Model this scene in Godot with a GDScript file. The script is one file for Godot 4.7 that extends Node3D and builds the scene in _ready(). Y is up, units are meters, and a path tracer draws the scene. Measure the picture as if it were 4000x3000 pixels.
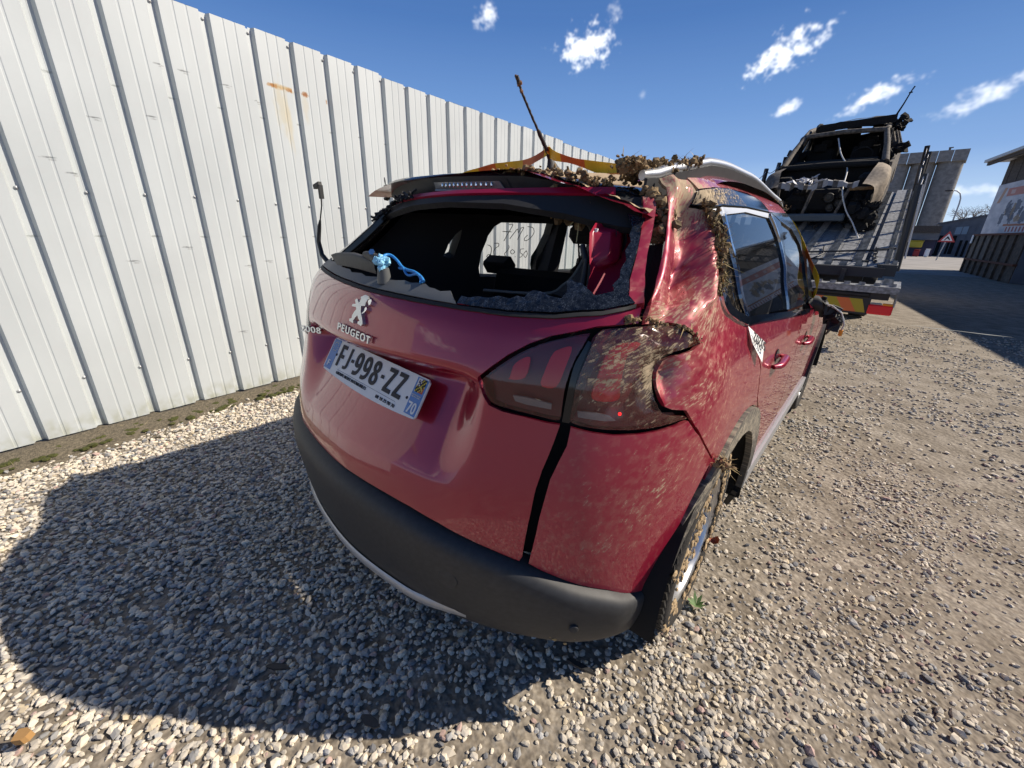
extends Node3D
# A wrecked red hatchback beside a white corrugated fence on a gravel yard,
# a tow truck carrying a burnt-out car beyond it. Metres, y up, the red car faces -z.

var M := {}                      # materials
var rng := RandomNumberGenerator.new()
var noise := FastNoiseLite.new()
var used := {}

# ------------------------------------------------------------------ mesh builder
class Mesher:
	var v := PackedVector3Array()
	var n := PackedVector3Array()
	var t := PackedVector2Array()
	var c := PackedColorArray()
	var tint := Color(1, 1, 1)
	var colored := false
	func tri(a: Vector3, b: Vector3, d: Vector3, na: Vector3, nb: Vector3, nd: Vector3, ta := Vector2(), tb := Vector2(), td := Vector2()) -> void:
		var g := (d - a).cross(b - a)
		if g.dot(na + nb + nd) < 0.0:
			v.append_array([a, d, b]); n.append_array([na, nd, nb]); t.append_array([ta, td, tb])
		else:
			v.append_array([a, b, d]); n.append_array([na, nb, nd]); t.append_array([ta, tb, td])
		c.append_array([tint, tint, tint])
	func flat(a: Vector3, b: Vector3, d: Vector3, away := Vector3.ZERO) -> void:
		var g := (d - a).cross(b - a)
		if g.length_squared() < 1e-18:
			return
		g = g.normalized()
		if away != Vector3.ZERO and g.dot(away) < 0.0:
			g = -g
		tri(a, b, d, g, g, g)
	func quad(a: Vector3, b: Vector3, d: Vector3, e: Vector3, away := Vector3.ZERO) -> void:
		flat(a, b, d, away)
		flat(a, d, e, away)
	func quad_uv(a: Vector3, b: Vector3, d: Vector3, e: Vector3, away: Vector3, r: Rect2) -> void:
		var g := away.normalized()
		tri(a, b, d, g, g, g, r.position, Vector2(r.end.x, r.position.y), r.end)
		tri(a, d, e, g, g, g, r.position, r.end, Vector2(r.position.x, r.end.y))
	func hexa(p: Array) -> void:   # 8 corners: bottom 0..3, top 4..7
		var m := Vector3.ZERO
		for q in p: m += q / 8.0
		for f in [[0, 1, 2, 3], [4, 5, 6, 7], [0, 1, 5, 4], [1, 2, 6, 5], [2, 3, 7, 6], [3, 0, 4, 7]]:
			var o: Vector3 = (p[f[0]] + p[f[1]] + p[f[2]] + p[f[3]]) / 4.0 - m
			quad(p[f[0]], p[f[1]], p[f[2]], p[f[3]], o)
	func box(at: Vector3, size: Vector3, b := Basis()) -> void:
		var h := size * 0.5
		var p := []
		for y in [-1, 1]:
			for k in [[-1, -1], [1, -1], [1, 1], [-1, 1]]:
				p.append(at + b * Vector3(h.x * k[0], h.y * y, h.z * k[1]))
		hexa(p)
	func bevel_box(at: Vector3, size: Vector3, r: float, b := Basis()) -> void:   # chamfered along all edges
		var h := size * 0.5
		var pts := []
		for sx in [-1, 1]:
			for sy in [-1, 1]:
				for sz in [-1, 1]:
					var cpt := Vector3(h.x * sx, h.y * sy, h.z * sz)
					pts.append([cpt - Vector3(0, r * sy, r * sz), cpt - Vector3(r * sx, 0, r * sz), cpt - Vector3(r * sx, r * sy, 0)])
		var gx := func(i: int, k: int) -> Vector3: return at + b * (pts[i][k] as Vector3)
		for s in 2:
			var i := s * 4
			quad(gx.call(i, 0), gx.call(i + 1, 0), gx.call(i + 3, 0), gx.call(i + 2, 0), b.x * (s * 2 - 1))
			i = s * 2
			quad(gx.call(i, 1), gx.call(i + 1, 1), gx.call(i + 5, 1), gx.call(i + 4, 1), b.y * (s * 2 - 1))
			quad(gx.call(s, 2), gx.call(s + 2, 2), gx.call(s + 6, 2), gx.call(s + 4, 2), b.z * (s * 2 - 1))
		for e in [[0, 1, 0, 1], [2, 3, 0, 1], [4, 5, 0, 1], [6, 7, 0, 1], [0, 2, 0, 2], [1, 3, 0, 2], [4, 6, 0, 2], [5, 7, 0, 2], [0, 4, 1, 2], [1, 5, 1, 2], [2, 6, 1, 2], [3, 7, 1, 2]]:
			var p0: Vector3 = gx.call(e[0], e[2]); var p1: Vector3 = gx.call(e[1], e[2]); var p2: Vector3 = gx.call(e[1], e[3]); var p3: Vector3 = gx.call(e[0], e[3])
			quad(p0, p1, p2, p3, (p0 + p2) * 0.5 - at)
		for i in 8:
			flat(gx.call(i, 0), gx.call(i, 1), gx.call(i, 2), (gx.call(i, 0) as Vector3) - at)
	func tube(path: Array, r, sides := 8, caps := true, squash := 1.0) -> void:
		var k := path.size()
		var up := Vector3.UP
		var rings := []
		for i in k:
			var d: Vector3 = (path[mini(i + 1, k - 1)] - path[maxi(i - 1, 0)]).normalized()
			if absf(d.dot(up)) > 0.95:
				up = Vector3.RIGHT if absf(d.x) < 0.8 else Vector3.BACK
			var a := d.cross(up).normalized()
			var bb := a.cross(d).normalized()
			up = bb
			var rr: float = r[i] if r is Array else r
			var ring := []
			for j in sides:
				var w := TAU * j / sides
				var o := a * cos(w) + bb * sin(w) * squash
				ring.append([path[i] + o * rr, o.normalized()])
			rings.append(ring)
		for i in k - 1:
			for j in sides:
				var j2 := (j + 1) % sides
				var A = rings[i][j]; var B = rings[i][j2]; var D = rings[i + 1][j2]; var E = rings[i + 1][j]
				tri(A[0], B[0], D[0], A[1], B[1], D[1])
				tri(A[0], D[0], E[0], A[1], D[1], E[1])
		if caps:
			for e in [0, k - 1]:
				var o: Vector3 = path[e] - path[1 if e == 0 else k - 2]
				for j in range(1, sides - 1):
					flat(rings[e][0][0], rings[e][j][0], rings[e][j + 1][0], o)
	func grid(p: Array, closed := false, uvs := []) -> void:   # rows of points, smooth
		var rows := p.size()
		var cols: int = p[0].size()
		var nn := []
		for i in rows:
			var row := []
			for j in cols:
				var ja := (j - 1 + cols) % cols if closed else maxi(j - 1, 0)
				var jb := (j + 1) % cols if closed else mini(j + 1, cols - 1)
				var du: Vector3 = p[i][jb] - p[i][ja]
				var dv: Vector3 = p[mini(i + 1, rows - 1)][j] - p[maxi(i - 1, 0)][j]
				var g := dv.cross(du)
				row.append(g.normalized() if g.length_squared() > 1e-16 else Vector3.UP)
			nn.append(row)
		for i in rows - 1:
			for j in (cols if closed else cols - 1):
				var k := (j + 1) % cols
				var u := [Vector2(), Vector2(), Vector2(), Vector2()]
				if uvs.size():
					u = [uvs[i][j], uvs[i][k], uvs[i + 1][k], uvs[i + 1][j]]
				tri(p[i][j], p[i][k], p[i + 1][k], nn[i][j], nn[i][k], nn[i + 1][k], u[0], u[1], u[2])
				tri(p[i][j], p[i + 1][k], p[i + 1][j], nn[i][j], nn[i + 1][k], nn[i + 1][j], u[0], u[2], u[3])
	func lathe(profile: Array, at: Vector3, b: Basis, sides := 32) -> void:   # profile of (radius, along b.x)
		var rows := []
		for q in profile:
			var ring := []
			for j in sides:
				var w := TAU * j / sides
				ring.append(at + b.x * q[1] + (b.y * cos(w) + b.z * sin(w)) * q[0])
			rows.append(ring)
		grid(rows, true)
	func prism(poly: PackedVector2Array, at: Vector3, b: Basis, depth: float) -> void:   # polygon in b.x/b.y, thick along b.z
		var idx := Geometry2D.triangulate_polygon(poly)
		var f := func(p: Vector2, z: float) -> Vector3: return at + b.x * p.x + b.y * p.y + b.z * z
		for i in range(0, idx.size(), 3):
			flat(f.call(poly[idx[i]], depth), f.call(poly[idx[i + 1]], depth), f.call(poly[idx[i + 2]], depth), b.z)
			flat(f.call(poly[idx[i]], 0.0), f.call(poly[idx[i + 1]], 0.0), f.call(poly[idx[i + 2]], 0.0), -b.z)
		var ccw := not Geometry2D.is_polygon_clockwise(poly)
		for i in poly.size():
			var p := poly[i]; var q := poly[(i + 1) % poly.size()]
			var e := (q - p)
			var o2 := Vector2(e.y, -e.x) * (1.0 if ccw else -1.0)
			quad(f.call(p, 0.0), f.call(q, 0.0), f.call(q, depth), f.call(p, depth), b.x * o2.x + b.y * o2.y)
	func ribbon(path: Array, across: Array, thick := 0.0006) -> void:   # strip: centre line and half-width vectors
		for i in path.size() - 1:
			var a: Vector3 = path[i] - across[i]; var b: Vector3 = path[i] + across[i]
			var d: Vector3 = path[i + 1] + across[i + 1]; var e: Vector3 = path[i + 1] - across[i + 1]
			var o := (b - a).cross(e - a).normalized() * thick
			hexa([a - o, b - o, d - o, e - o, a + o, b + o, d + o, e + o])
	func lump(at: Vector3, r: Vector3, seed_: int, nz: FastNoiseLite, b := Basis(), rough := 0.35, rings := 6, seg := 9) -> void:   # uneven closed lump
		var rows := []
		for i in rings + 1:
			var ph := PI * i / rings
			var row := []
			for j in seg:
				var th := TAU * j / seg
				var d := Vector3(sin(ph) * cos(th), cos(ph), sin(ph) * sin(th))
				var k := 1.0 + rough * nz.get_noise_3d(d.x * 1.7 + seed_ * 7.13, d.y * 1.7, d.z * 1.7 - seed_ * 3.7) * 2.0
				row.append(at + b * (d * k * r))
			rows.append(row)
		for i in rings:
			for j in seg:
				var k := (j + 1) % seg
				quad(rows[i][j], rows[i][k], rows[i + 1][k], rows[i + 1][j], (rows[i][j] + rows[i + 1][k]) * 0.5 - at)
	func mesh() -> ArrayMesh:
		var a := []
		a.resize(Mesh.ARRAY_MAX)
		a[Mesh.ARRAY_VERTEX] = v
		a[Mesh.ARRAY_NORMAL] = n
		a[Mesh.ARRAY_TEX_UV] = t
		if colored:
			a[Mesh.ARRAY_COLOR] = c
		var m := ArrayMesh.new()
		m.add_surface_from_arrays(Mesh.PRIMITIVE_TRIANGLES, a)
		return m

# ------------------------------------------------------------------ scene helpers
func numbered(called: String) -> String:
	if not used.has(called):
		used[called] = 0
		return called
	used[called] += 1
	return "%s_%03d" % [called, used[called]]

func tag(o: Node3D, label: String, category: String, group := "") -> Node3D:
	o.set_meta("label", label)
	o.set_meta("category", category)
	if group:
		o.set_meta("group", group)
	return o

func thing(called: String, label: String, category: String, at := Vector3.ZERO, turn := Vector3.ZERO, group := "") -> Node3D:
	var o := Node3D.new()
	o.name = numbered(called)
	add_child(o)
	o.position = at
	o.rotation = turn
	return tag(o, label, category, group)

func put(called: String, b: Mesher, m: Material, parent: Node3D = self, label := "") -> MeshInstance3D:
	return put_mesh(called, b.mesh(), m, parent, label)

func put_mesh(called: String, b: Mesh, m: Material, parent: Node3D = self, label := "") -> MeshInstance3D:
	var o := MeshInstance3D.new()
	o.name = numbered(called) if parent == self else called
	o.mesh = b
	o.material_override = m
	parent.add_child(o, true)
	if label:
		o.set_meta("label", label)
	return o

func structure(called: String, b: Mesher, m: Material) -> MeshInstance3D:
	var o := put(called, b, m)
	o.set_meta("kind", "structure")
	return o

func lettering(called: String, words: String, wide: float, high: float, deep: float, xf: Transform3D, m: Material, parent: Node3D, face := "Droid Sans", weight := 400) -> MeshInstance3D:
	var f := SystemFont.new()
	f.font_names = PackedStringArray([face])
	f.font_weight = weight
	var t := TextMesh.new()
	t.font = f
	t.text = words
	t.font_size = 64
	t.pixel_size = 0.01
	t.depth = 0.1
	t.curve_step = 2.0
	var box := t.get_aabb()
	var o := put_mesh(called, t, m, parent)
	var sc := Vector3(wide / box.size.x, high / box.size.y, deep / 0.1)
	var c := box.position + box.size * 0.5
	var b := Basis(xf.basis.x * sc.x, xf.basis.y * sc.y, xf.basis.z * sc.z)
	o.transform = Transform3D(b, xf.origin - b * c)
	return o

func lin(r: float, g: float, b: float, a := 1.0) -> Color:
	var k := Color(r, g, b).linear_to_srgb()
	k.a = a
	return k

func mat(key: String, r: float, g: float, b: float, rough := 0.8, metal := 0.0) -> StandardMaterial3D:
	var m := StandardMaterial3D.new()
	m.resource_name = key
	m.albedo_color = lin(r, g, b)
	m.roughness = rough
	m.metallic = metal
	M[key] = m
	return m

func noise_texture(size: int, freq: float, lo: Color, hi: Color, seed_: int, octaves := 5, as_normal := false, strength := 4.0) -> NoiseTexture2D:
	var f := FastNoiseLite.new()
	f.seed = seed_
	f.noise_type = FastNoiseLite.TYPE_SIMPLEX_SMOOTH
	f.frequency = freq
	f.fractal_octaves = octaves
	var t := NoiseTexture2D.new()
	t.width = size
	t.height = size
	t.seamless = true
	t.noise = f
	if as_normal:
		t.as_normal_map = true
		t.bump_strength = strength
	else:
		var g := Gradient.new()
		g.set_color(0, lo)
		g.set_color(1, hi)
		t.color_ramp = g
	return t

func mottle(m: StandardMaterial3D, size: float, lo: float, hi: float, seed_: int, freq := 0.012, relief := 0.0) -> StandardMaterial3D:   # uneven tone by world position
	m.albedo_texture = noise_texture(512, freq, Color(lo, lo, lo), Color(hi, hi, hi), seed_)
	m.uv1_triplanar = true
	m.uv1_scale = Vector3.ONE / size
	if relief > 0.0:
		m.heightmap_enabled = true
		m.heightmap_texture = noise_texture(512, freq * 3.0, Color.BLACK, Color.WHITE, seed_ + 1)
		m.heightmap_scale = relief
	return m

# ------------------------------------------------------------------ light, air, camera
const SUN := Vector3(0.87, 1.0, -0.86)      # towards the sun

func make_camera_and_light() -> void:
	var cam := Camera3D.new()
	cam.name = "camera"
	cam.position = Vector3(1.1115, 1.2928, 0.4082)
	cam.rotation = Vector3(-0.3574, 0.7108, 0.0242)
	cam.fov = rad_to_deg(2.0 * atan(1500.0 / 1593.0))
	cam.near = 0.05
	cam.far = 1200.0
	add_child(cam)
	cam.current = true
	var sun := DirectionalLight3D.new()
	sun.name = "sun"
	sun.light_energy = 1.5
	sun.light_color = Color(1.0, 0.955, 0.89)
	sun.light_angular_distance = 0.53
	sun.shadow_enabled = true
	sun.basis = Basis.looking_at(-SUN, Vector3.UP)
	add_child(sun)
	var env := Environment.new()
	env.background_mode = Environment.BG_SKY
	var sky := Sky.new()
	var sm := PanoramaSkyMaterial.new()
	sm.panorama = ImageTexture.create_from_image(sky_picture())
	sky.sky_material = sm
	env.sky = sky
	env.tonemap_mode = Environment.TONE_MAPPER_LINEAR
	env.tonemap_exposure = 1.5
	env.sdfgi_enabled = true
	env.ssao_enabled = true
	env.ssil_enabled = true
	var w := WorldEnvironment.new()
	w.name = "world"
	w.environment = env
	add_child(w)

func sky_picture() -> Image:   # clear spring sky with small fair-weather clouds
	var wide := 3072
	var high := 1536
	var im := Image.create(wide, high, false, Image.FORMAT_RGB8)
	var stops := [[-90.0, Color(0.26, 0.24, 0.21)], [-2.0, Color(0.30, 0.30, 0.31)], [0.0, Color(0.50, 0.60, 0.70)], [3.0, Color(0.36, 0.48, 0.64)], [8.0, Color(0.175, 0.295, 0.52)], [13.0, Color(0.115, 0.225, 0.455)], [21.0, Color(0.058, 0.140, 0.345)], [32.0, Color(0.034, 0.092, 0.25)], [55.0, Color(0.020, 0.058, 0.17)], [90.0, Color(0.015, 0.044, 0.135)]]
	var at := func(el: float) -> Color:
		for i in stops.size() - 1:
			if el <= stops[i + 1][0]:
				return (stops[i][1] as Color).lerp(stops[i + 1][1], clampf((el - stops[i][0]) / (stops[i + 1][0] - stops[i][0]), 0, 1))
		return stops[-1][1]
	for y in high:
		var el := 90.0 - (y + 0.5) * 180.0 / high
		im.fill_rect(Rect2i(0, y, wide, 1), (at.call(el) as Color).linear_to_srgb())
	var f := FastNoiseLite.new()
	f.seed = 11
	f.frequency = 1.0
	f.fractal_octaves = 6
	f.fractal_gain = 0.55
	# azimuth (0 = ahead of the car, + to the right), elevation, half-width, half-height, strength, shear
	var clouds := [[-44.6, 21.4, 1.6, 1.5, 0.8, 0.2], [-33.1, 18.9, 3.5, 2.3, 1.25, 0.1], [-30.4, 21.4, 1.0, 1.3, 0.45, 0.0], [-12.8, 16.9, 3.7, 1.9, 1.35, 0.35], [-4.6, 12.6, 3.2, 1.15, 1.05, 0.3], [-11.6, 12.4, 1.4, 0.75, 0.85, 0.3], [3.4, 11.6, 3.6, 1.2, 0.72, 0.42], [5.6, 4.3, 4.0, 0.75, 0.6, 0.0], [-26.4, 14.6, 0.5, 0.6, 0.3, 0.0],
		[38.0, 14.0, 7.0, 2.6, 1.1, 0.1], [64.0, 20.0, 5.0, 2.4, 1.0, 0.2], [120.0, 16.0, 6.0, 2.2, 1.0, 0.1], [165.0, 24.0, 6.0, 3.0, 1.0, 0.2], [-150.0, 13.0, 8.0, 2.2, 1.0, 0.0], [-95.0, 18.0, 5.0, 2.0, 1.0, 0.1], [-115.0, 30.0, 4.0, 2.0, 0.8, 0.1]]
	for c in clouds:
		var px0 := int((c[0] - c[2] * 1.6 + 360.0) / 360.0 * wide)
		var px1 := int((c[0] + c[2] * 1.6 + 360.0) / 360.0 * wide)
		var py0 := int((90.0 - c[1] - c[3] * 1.8) / 180.0 * high)
		var py1 := int((90.0 - c[1] + c[3] * 1.8) / 180.0 * high)
		for y in range(py0, py1 + 1):
			var el := 90.0 - (y + 0.5) * 180.0 / high
			for x in range(px0, px1 + 1):
				var az := (x + 0.5) * 360.0 / wide - 360.0
				var u: float = (az - c[0]) / c[2]
				var w: float = (el - c[1] - c[5] * (az - c[0])) / c[3]
				var body := 1.0 - sqrt(u * u + w * w * (1.0 if w > 0.0 else 1.5))
				if body < -0.7:
					continue
				var q := f.get_noise_3d(az * 0.55, el * 0.8, c[0]) * 0.75 + f.get_noise_3d(az * 2.1 + 40.0, el * 2.6, c[0]) * 0.3
				var a := clampf((body * 1.0 + q * 1.25 - 0.05) * 0.95, 0.0, 1.0) * float(c[4])
				a = clampf(a, 0.0, 0.97)
				if a <= 0.004:
					continue
				var xx := posmod(x, wide)
				var under := clampf(0.5 - w * 0.6 + q * 0.5, 0.0, 1.0)
				var white := Color(0.93, 0.95, 0.98).lerp(Color(0.62, 0.70, 0.82), under * 0.55)
				im.set_pixel(xx, y, im.get_pixel(xx, y).srgb_to_linear().lerp(white, a * a * (3.0 - 2.0 * a)).linear_to_srgb())
	return im

# ------------------------------------------------------------------ materials
func make_materials() -> void:
	noise.seed = 5
	noise.frequency = 1.0
	var p := mat("car paint", 0.30, 0.005, 0.030, 0.34, 0.30)
	p.clearcoat_enabled = true
	p.clearcoat = 1.0
	p.clearcoat_roughness = 0.035
	mat("paint inside", 0.30, 0.005, 0.030, 0.36, 0.0)
	mat("black plastic", 0.022, 0.023, 0.025, 0.62)
	mottle(M["black plastic"], 0.35, 0.75, 1.0, 31)
	var bp := mat("bumper plastic", 0.036, 0.037, 0.039, 0.60)
	mottle(bp, 0.22, 0.70, 1.0, 33, 0.02)
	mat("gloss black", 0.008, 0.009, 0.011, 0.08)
	mat("rubber", 0.014, 0.014, 0.014, 0.75)
	mottle(mat("tyre", 0.045, 0.040, 0.034, 0.92), 0.15, 0.45, 1.0, 35, 0.02, 0.1)
	mat("dark trim", 0.020, 0.021, 0.025, 0.85)
	mat("headliner", 0.050, 0.052, 0.060, 0.92)
	mat("seat fabric", 0.013, 0.013, 0.015, 0.95)
	mat("chrome", 0.75, 0.76, 0.78, 0.07, 1.0)
	mat("satin silver", 0.55, 0.56, 0.57, 0.34, 0.85)
	mat("skid silver", 0.42, 0.43, 0.44, 0.45, 0.55)
	mat("badge silver", 0.62, 0.64, 0.64, 0.28, 0.8)
	mat("void", 0.004, 0.004, 0.004, 0.95)  # near-black: shade of gaps and hollows put into the colour
	var g := mat("window glass", 0.02, 0.025, 0.03, 0.02)
	g.albedo_color = Color(0.05, 0.06, 0.07, 0.62)
	g.transparency = BaseMaterial3D.TRANSPARENCY_ALPHA
	var g2 := mat("clear glass", 0.6, 0.8, 0.7, 0.03)
	g2.albedo_color = Color(0.55, 0.75, 0.68, 0.16)
	g2.transparency = BaseMaterial3D.TRANSPARENCY_ALPHA
	var cg := mat("crazed glass", 0.018, 0.022, 0.030, 0.10)
	cg.normal_enabled = true
	cg.normal_texture = crackle(true)
	cg.normal_scale = 0.55
	cg.albedo_texture = crackle(false)
	cg.albedo_color = Color(1, 1, 1)
	cg.uv1_triplanar = true
	cg.uv1_scale = Vector3.ONE / 0.22
	mat("dusty glass", 0.10, 0.105, 0.105, 0.55)
	var mud := mat("mud", 1, 1, 1, 0.97)
	mud.vertex_color_use_as_albedo = true
	var straw := mat("straw", 1, 1, 1, 0.85)
	straw.vertex_color_use_as_albedo = true
	mat("white paint", 0.80, 0.80, 0.79, 0.5)
	mat("paper", 0.78, 0.78, 0.76, 0.8)
	mat("ink", 0.02, 0.02, 0.025, 0.7)
	mat("plate white", 0.62, 0.63, 0.63, 0.38)
	mat("plate blue", 0.035, 0.16, 0.42, 0.4)
	mat("plate yellow", 0.75, 0.6, 0.08, 0.5)
	mat("blue cord", 0.03, 0.22, 0.55, 0.5)
	mat("pale cord", 0.25, 0.55, 0.75, 0.6)
	var tape := mat("barrier tape", 1, 1, 1, 0.35)
	tape.vertex_color_use_as_albedo = true
	tape.backlight_enabled = true
	tape.backlight = Color(0.35, 0.35, 0.35)
	var tl := mat("lamp smoke", 0.10, 0.012, 0.016, 0.05)
	tl.albedo_color = Color(0.36, 0.02, 0.04, 0.34)
	tl.transparency = BaseMaterial3D.TRANSPARENCY_ALPHA
	mat("lamp red", 0.80, 0.010, 0.022, 0.25)
	mat("lamp dark", 0.10, 0.004, 0.008, 0.3)
	mat("lamp clear", 0.30, 0.30, 0.29, 0.2, 0.3)
	mat("amber", 0.8, 0.28, 0.02, 0.3)
	mat("hazard orange", 0.70, 0.16, 0.04, 0.45)
	mat("hazard yellow", 0.42, 0.32, 0.02, 0.45)
	mottle(mat("truck steel", 0.42, 0.43, 0.44, 0.5, 0.12), 0.6, 0.55, 1.0, 41, 0.02)
	mat("truck black", 0.018, 0.019, 0.022, 0.5)
	mottle(mat("burnt steel", 0.26, 0.225, 0.19, 0.85, 0.1), 0.7, 0.35, 1.0, 43, 0.02)
	mottle(mat("burnt rust", 0.42, 0.26, 0.12, 0.9), 0.5, 0.5, 1.0, 44, 0.02)
	mottle(mat("char", 0.016, 0.015, 0.015, 0.95), 0.3, 0.4, 1.0, 45, 0.02)
	mottle(mat("concrete", 0.30, 0.295, 0.285, 0.9), 6.0, 0.72, 1.0, 47)
	mottle(mat("concrete top", 0.30, 0.295, 0.285, 0.9), 5.0, 0.8, 1.0, 48)
	mottle(mat("slate cladding", 0.12, 0.135, 0.165, 0.7), 4.0, 0.85, 1.0, 49)
	mat("pale panel", 0.20, 0.27, 0.33, 0.6)
	mottle(mat("rusty skip", 0.115, 0.085, 0.062, 0.85), 1.6, 0.5, 1.0, 51, 0.014)
	mottle(mat("rusty skip pale", 0.17, 0.15, 0.125, 0.85), 1.6, 0.6, 1.0, 52, 0.014)
	mat("rust edge", 0.10, 0.035, 0.018, 0.9)
	mottle(mat("weathered board", 0.10, 0.085, 0.075, 0.9), 1.0, 0.6, 1.0, 53, 0.02)
	mat("galvanised", 0.38, 0.39, 0.40, 0.5, 0.5)
	mat("navy", 0.016, 0.018, 0.06, 0.6)
	mat("yellow plastic", 0.42, 0.34, 0.03, 0.6)
	mat("red plastic", 0.30, 0.02, 0.02, 0.6)
	mat("sign red", 0.45, 0.05, 0.05, 0.5)
	mat("bark", 0.16, 0.13, 0.11, 0.95)
	mat("wire", 0.10, 0.10, 0.10, 0.6)
	mat("pale wire", 0.55, 0.54, 0.52, 0.5)
	var st := mat("stone", 1, 1, 1, 0.9)
	st.vertex_color_use_as_albedo = true
	mottle(mat("moss", 0.115, 0.125, 0.022, 1.0), 0.12, 0.45, 1.0, 55, 0.03, 0.3)
	mottle(mat("soil", 0.21, 0.175, 0.12, 1.0), 0.4, 0.55, 1.0, 56, 0.03, 0.4)
	var lf := mat("leaf", 0.10, 0.17, 0.06, 0.7)
	lf.backlight_enabled = true
	lf.backlight = Color(0.2, 0.3, 0.1)
	mat("dead leaf", 0.30, 0.085, 0.045, 0.85)
	var yard := mat("yard", 0.50, 0.45, 0.375, 1.0)
	yard.albedo_texture = noise_texture(1024, 0.010, Color(0.72, 0.70, 0.67), Color(1.0, 1.0, 1.0), 61, 6)
	yard.uv1_triplanar = true
	yard.uv1_world_triplanar = true
	yard.uv1_scale = Vector3.ONE / 3.1
	yard.heightmap_enabled = true
	yard.heightmap_texture = noise_texture(1024, 0.055, Color.BLACK, Color.WHITE, 62, 4)
	yard.heightmap_scale = 1.0
	yard.detail_enabled = true
	yard.detail_uv_layer = BaseMaterial3D.DETAIL_UV_1
	yard.detail_blend_mode = BaseMaterial3D.BLEND_MODE_MUL
	yard.detail_albedo = noise_texture(1024, 0.14, Color(0.62, 0.60, 0.58), Color(1.0, 1.0, 1.0), 63, 3)
	var far := mat("road", 0.33, 0.31, 0.285, 1.0)
	mottle(far, 9.0, 0.8, 1.0, 64, 0.01)

func crackle(as_normal: bool) -> ImageTexture:   # tempered glass broken into crumbs
	var k := 512
	var cells := 40
	var r := RandomNumberGenerator.new()
	r.seed = 77
	var pts := []
	for i in cells * cells:
		pts.append(Vector3((i % cells + r.randf()) / cells, (i / cells + r.randf()) / cells, r.randf()))
	var im := Image.create(k, k, false, Image.FORMAT_RGB8)
	for y in k:
		for x in k:
			var p := Vector2((x + 0.5) / k, (y + 0.5) / k)
			var cx := int(p.x * cells)
			var cy := int(p.y * cells)
			var d1 := 9.0
			var d2 := 9.0
			var id := 0
			for j in range(-1, 2):
				for i in range(-1, 2):
					var q: Vector3 = pts[posmod(cy + j, cells) * cells + posmod(cx + i, cells)]
					var qx := q.x + (1.0 if cx + i >= cells else (-1.0 if cx + i < 0 else 0.0))
					var qy := q.y + (1.0 if cy + j >= cells else (-1.0 if cy + j < 0 else 0.0))
					var d := (p.x - qx) * (p.x - qx) + (p.y - qy) * (p.y - qy)
					if d < d1:
						d2 = d1; d1 = d; id = posmod(cy + j, cells) * cells + posmod(cx + i, cells)
					elif d < d2:
						d2 = d
			var edge := clampf((sqrt(d2) - sqrt(d1)) * cells * 3.5, 0.0, 1.0)
			var tone: float = pts[id].z
			if as_normal:
				var nx := 0.5 + (fmod(tone * 17.3, 1.0) - 0.5) * 0.5
				var ny := 0.5 + (fmod(tone * 29.7, 1.0) - 0.5) * 0.5
				im.set_pixel(x, y, Color(nx, ny, 0.93))
			else:
				var crack := 0.5 if edge < 0.14 and tone > 0.62 else 0.0
				im.set_pixel(x, y, Color(0.10, 0.115, 0.14).lerp(Color(0.72, 0.78, 0.85), crack) * (0.7 + 0.5 * tone))
	return ImageTexture.create_from_image(im)

# ------------------------------------------------------------------ ground
func ground_height(x: float, z: float) -> float:
	return 0.016 * noise.get_noise_2d(x * 0.55 + 3.0, z * 0.55) + 0.006 * noise.get_noise_2d(x * 2.3, z * 2.3 + 9.0) - 0.012

func make_ground() -> void:
	var b := Mesher.new()
	var rows := []
	var zs := []
	var xs := []
	var q := -9.0
	while q <= 3.01:
		zs.append(q); q += 0.12
	q = -3.4
	while q <= 6.01:
		xs.append(q); q += 0.12
	for z in zs:
		var row := []
		for x in xs:
			row.append(Vector3(x, ground_height(x, z), z))
		rows.append(row)
	b.grid(rows)
	structure("gravel_ground", b, M["yard"])
	var f := Mesher.new()   # the yard and road beyond the near sheet, down to the horizon
	var lim := [-700.0, -3.4, 6.0, 700.0]
	var limz := [-900.0, -9.0, 3.0, 300.0]
	for i in 3:
		for j in 3:
			if i == 1 and j == 1:
				continue
			f.quad(Vector3(lim[i], -0.012, limz[j]), Vector3(lim[i + 1], -0.012, limz[j]), Vector3(lim[i + 1], -0.012, limz[j + 1]), Vector3(lim[i], -0.012, limz[j + 1]), Vector3.UP)
	structure("yard_ground", f, M["yard"])
	var r := Mesher.new()   # paler paved road at the far end of the yard
	r.quad(Vector3(-60, -0.006, -70), Vector3(60, -0.006, -70), Vector3(60, -0.006, -24.5), Vector3(-60, -0.006, -24.5), Vector3.UP)
	structure("road", r, M["road"])
	make_gravel()

func stone_mesh(seed_: int) -> ArrayMesh:
	var r := RandomNumberGenerator.new()
	r.seed = seed_
	var gold := (1.0 + sqrt(5.0)) / 2.0
	var p := []
	for s in [-1, 1]:
		for w in [-1, 1]:
			p.append(Vector3(0, s, w * gold)); p.append(Vector3(s, w * gold, 0)); p.append(Vector3(w * gold, 0, s))
	for i in p.size():
		p[i] = (p[i] as Vector3).normalized() * r.randf_range(0.72, 1.18)
	var b := Mesher.new()
	for i in 12:
		for j in range(i + 1, 12):
			for k in range(j + 1, 12):
				var a: Vector3 = (p[i] as Vector3).normalized(); var c: Vector3 = (p[j] as Vector3).normalized(); var d: Vector3 = (p[k] as Vector3).normalized()
				if a.dot(c) > 0.3 and c.dot(d) > 0.3 and a.dot(d) > 0.3:
					b.flat(p[i], p[j], p[k], p[i] + p[j] + p[k])
	return b.mesh()

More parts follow.
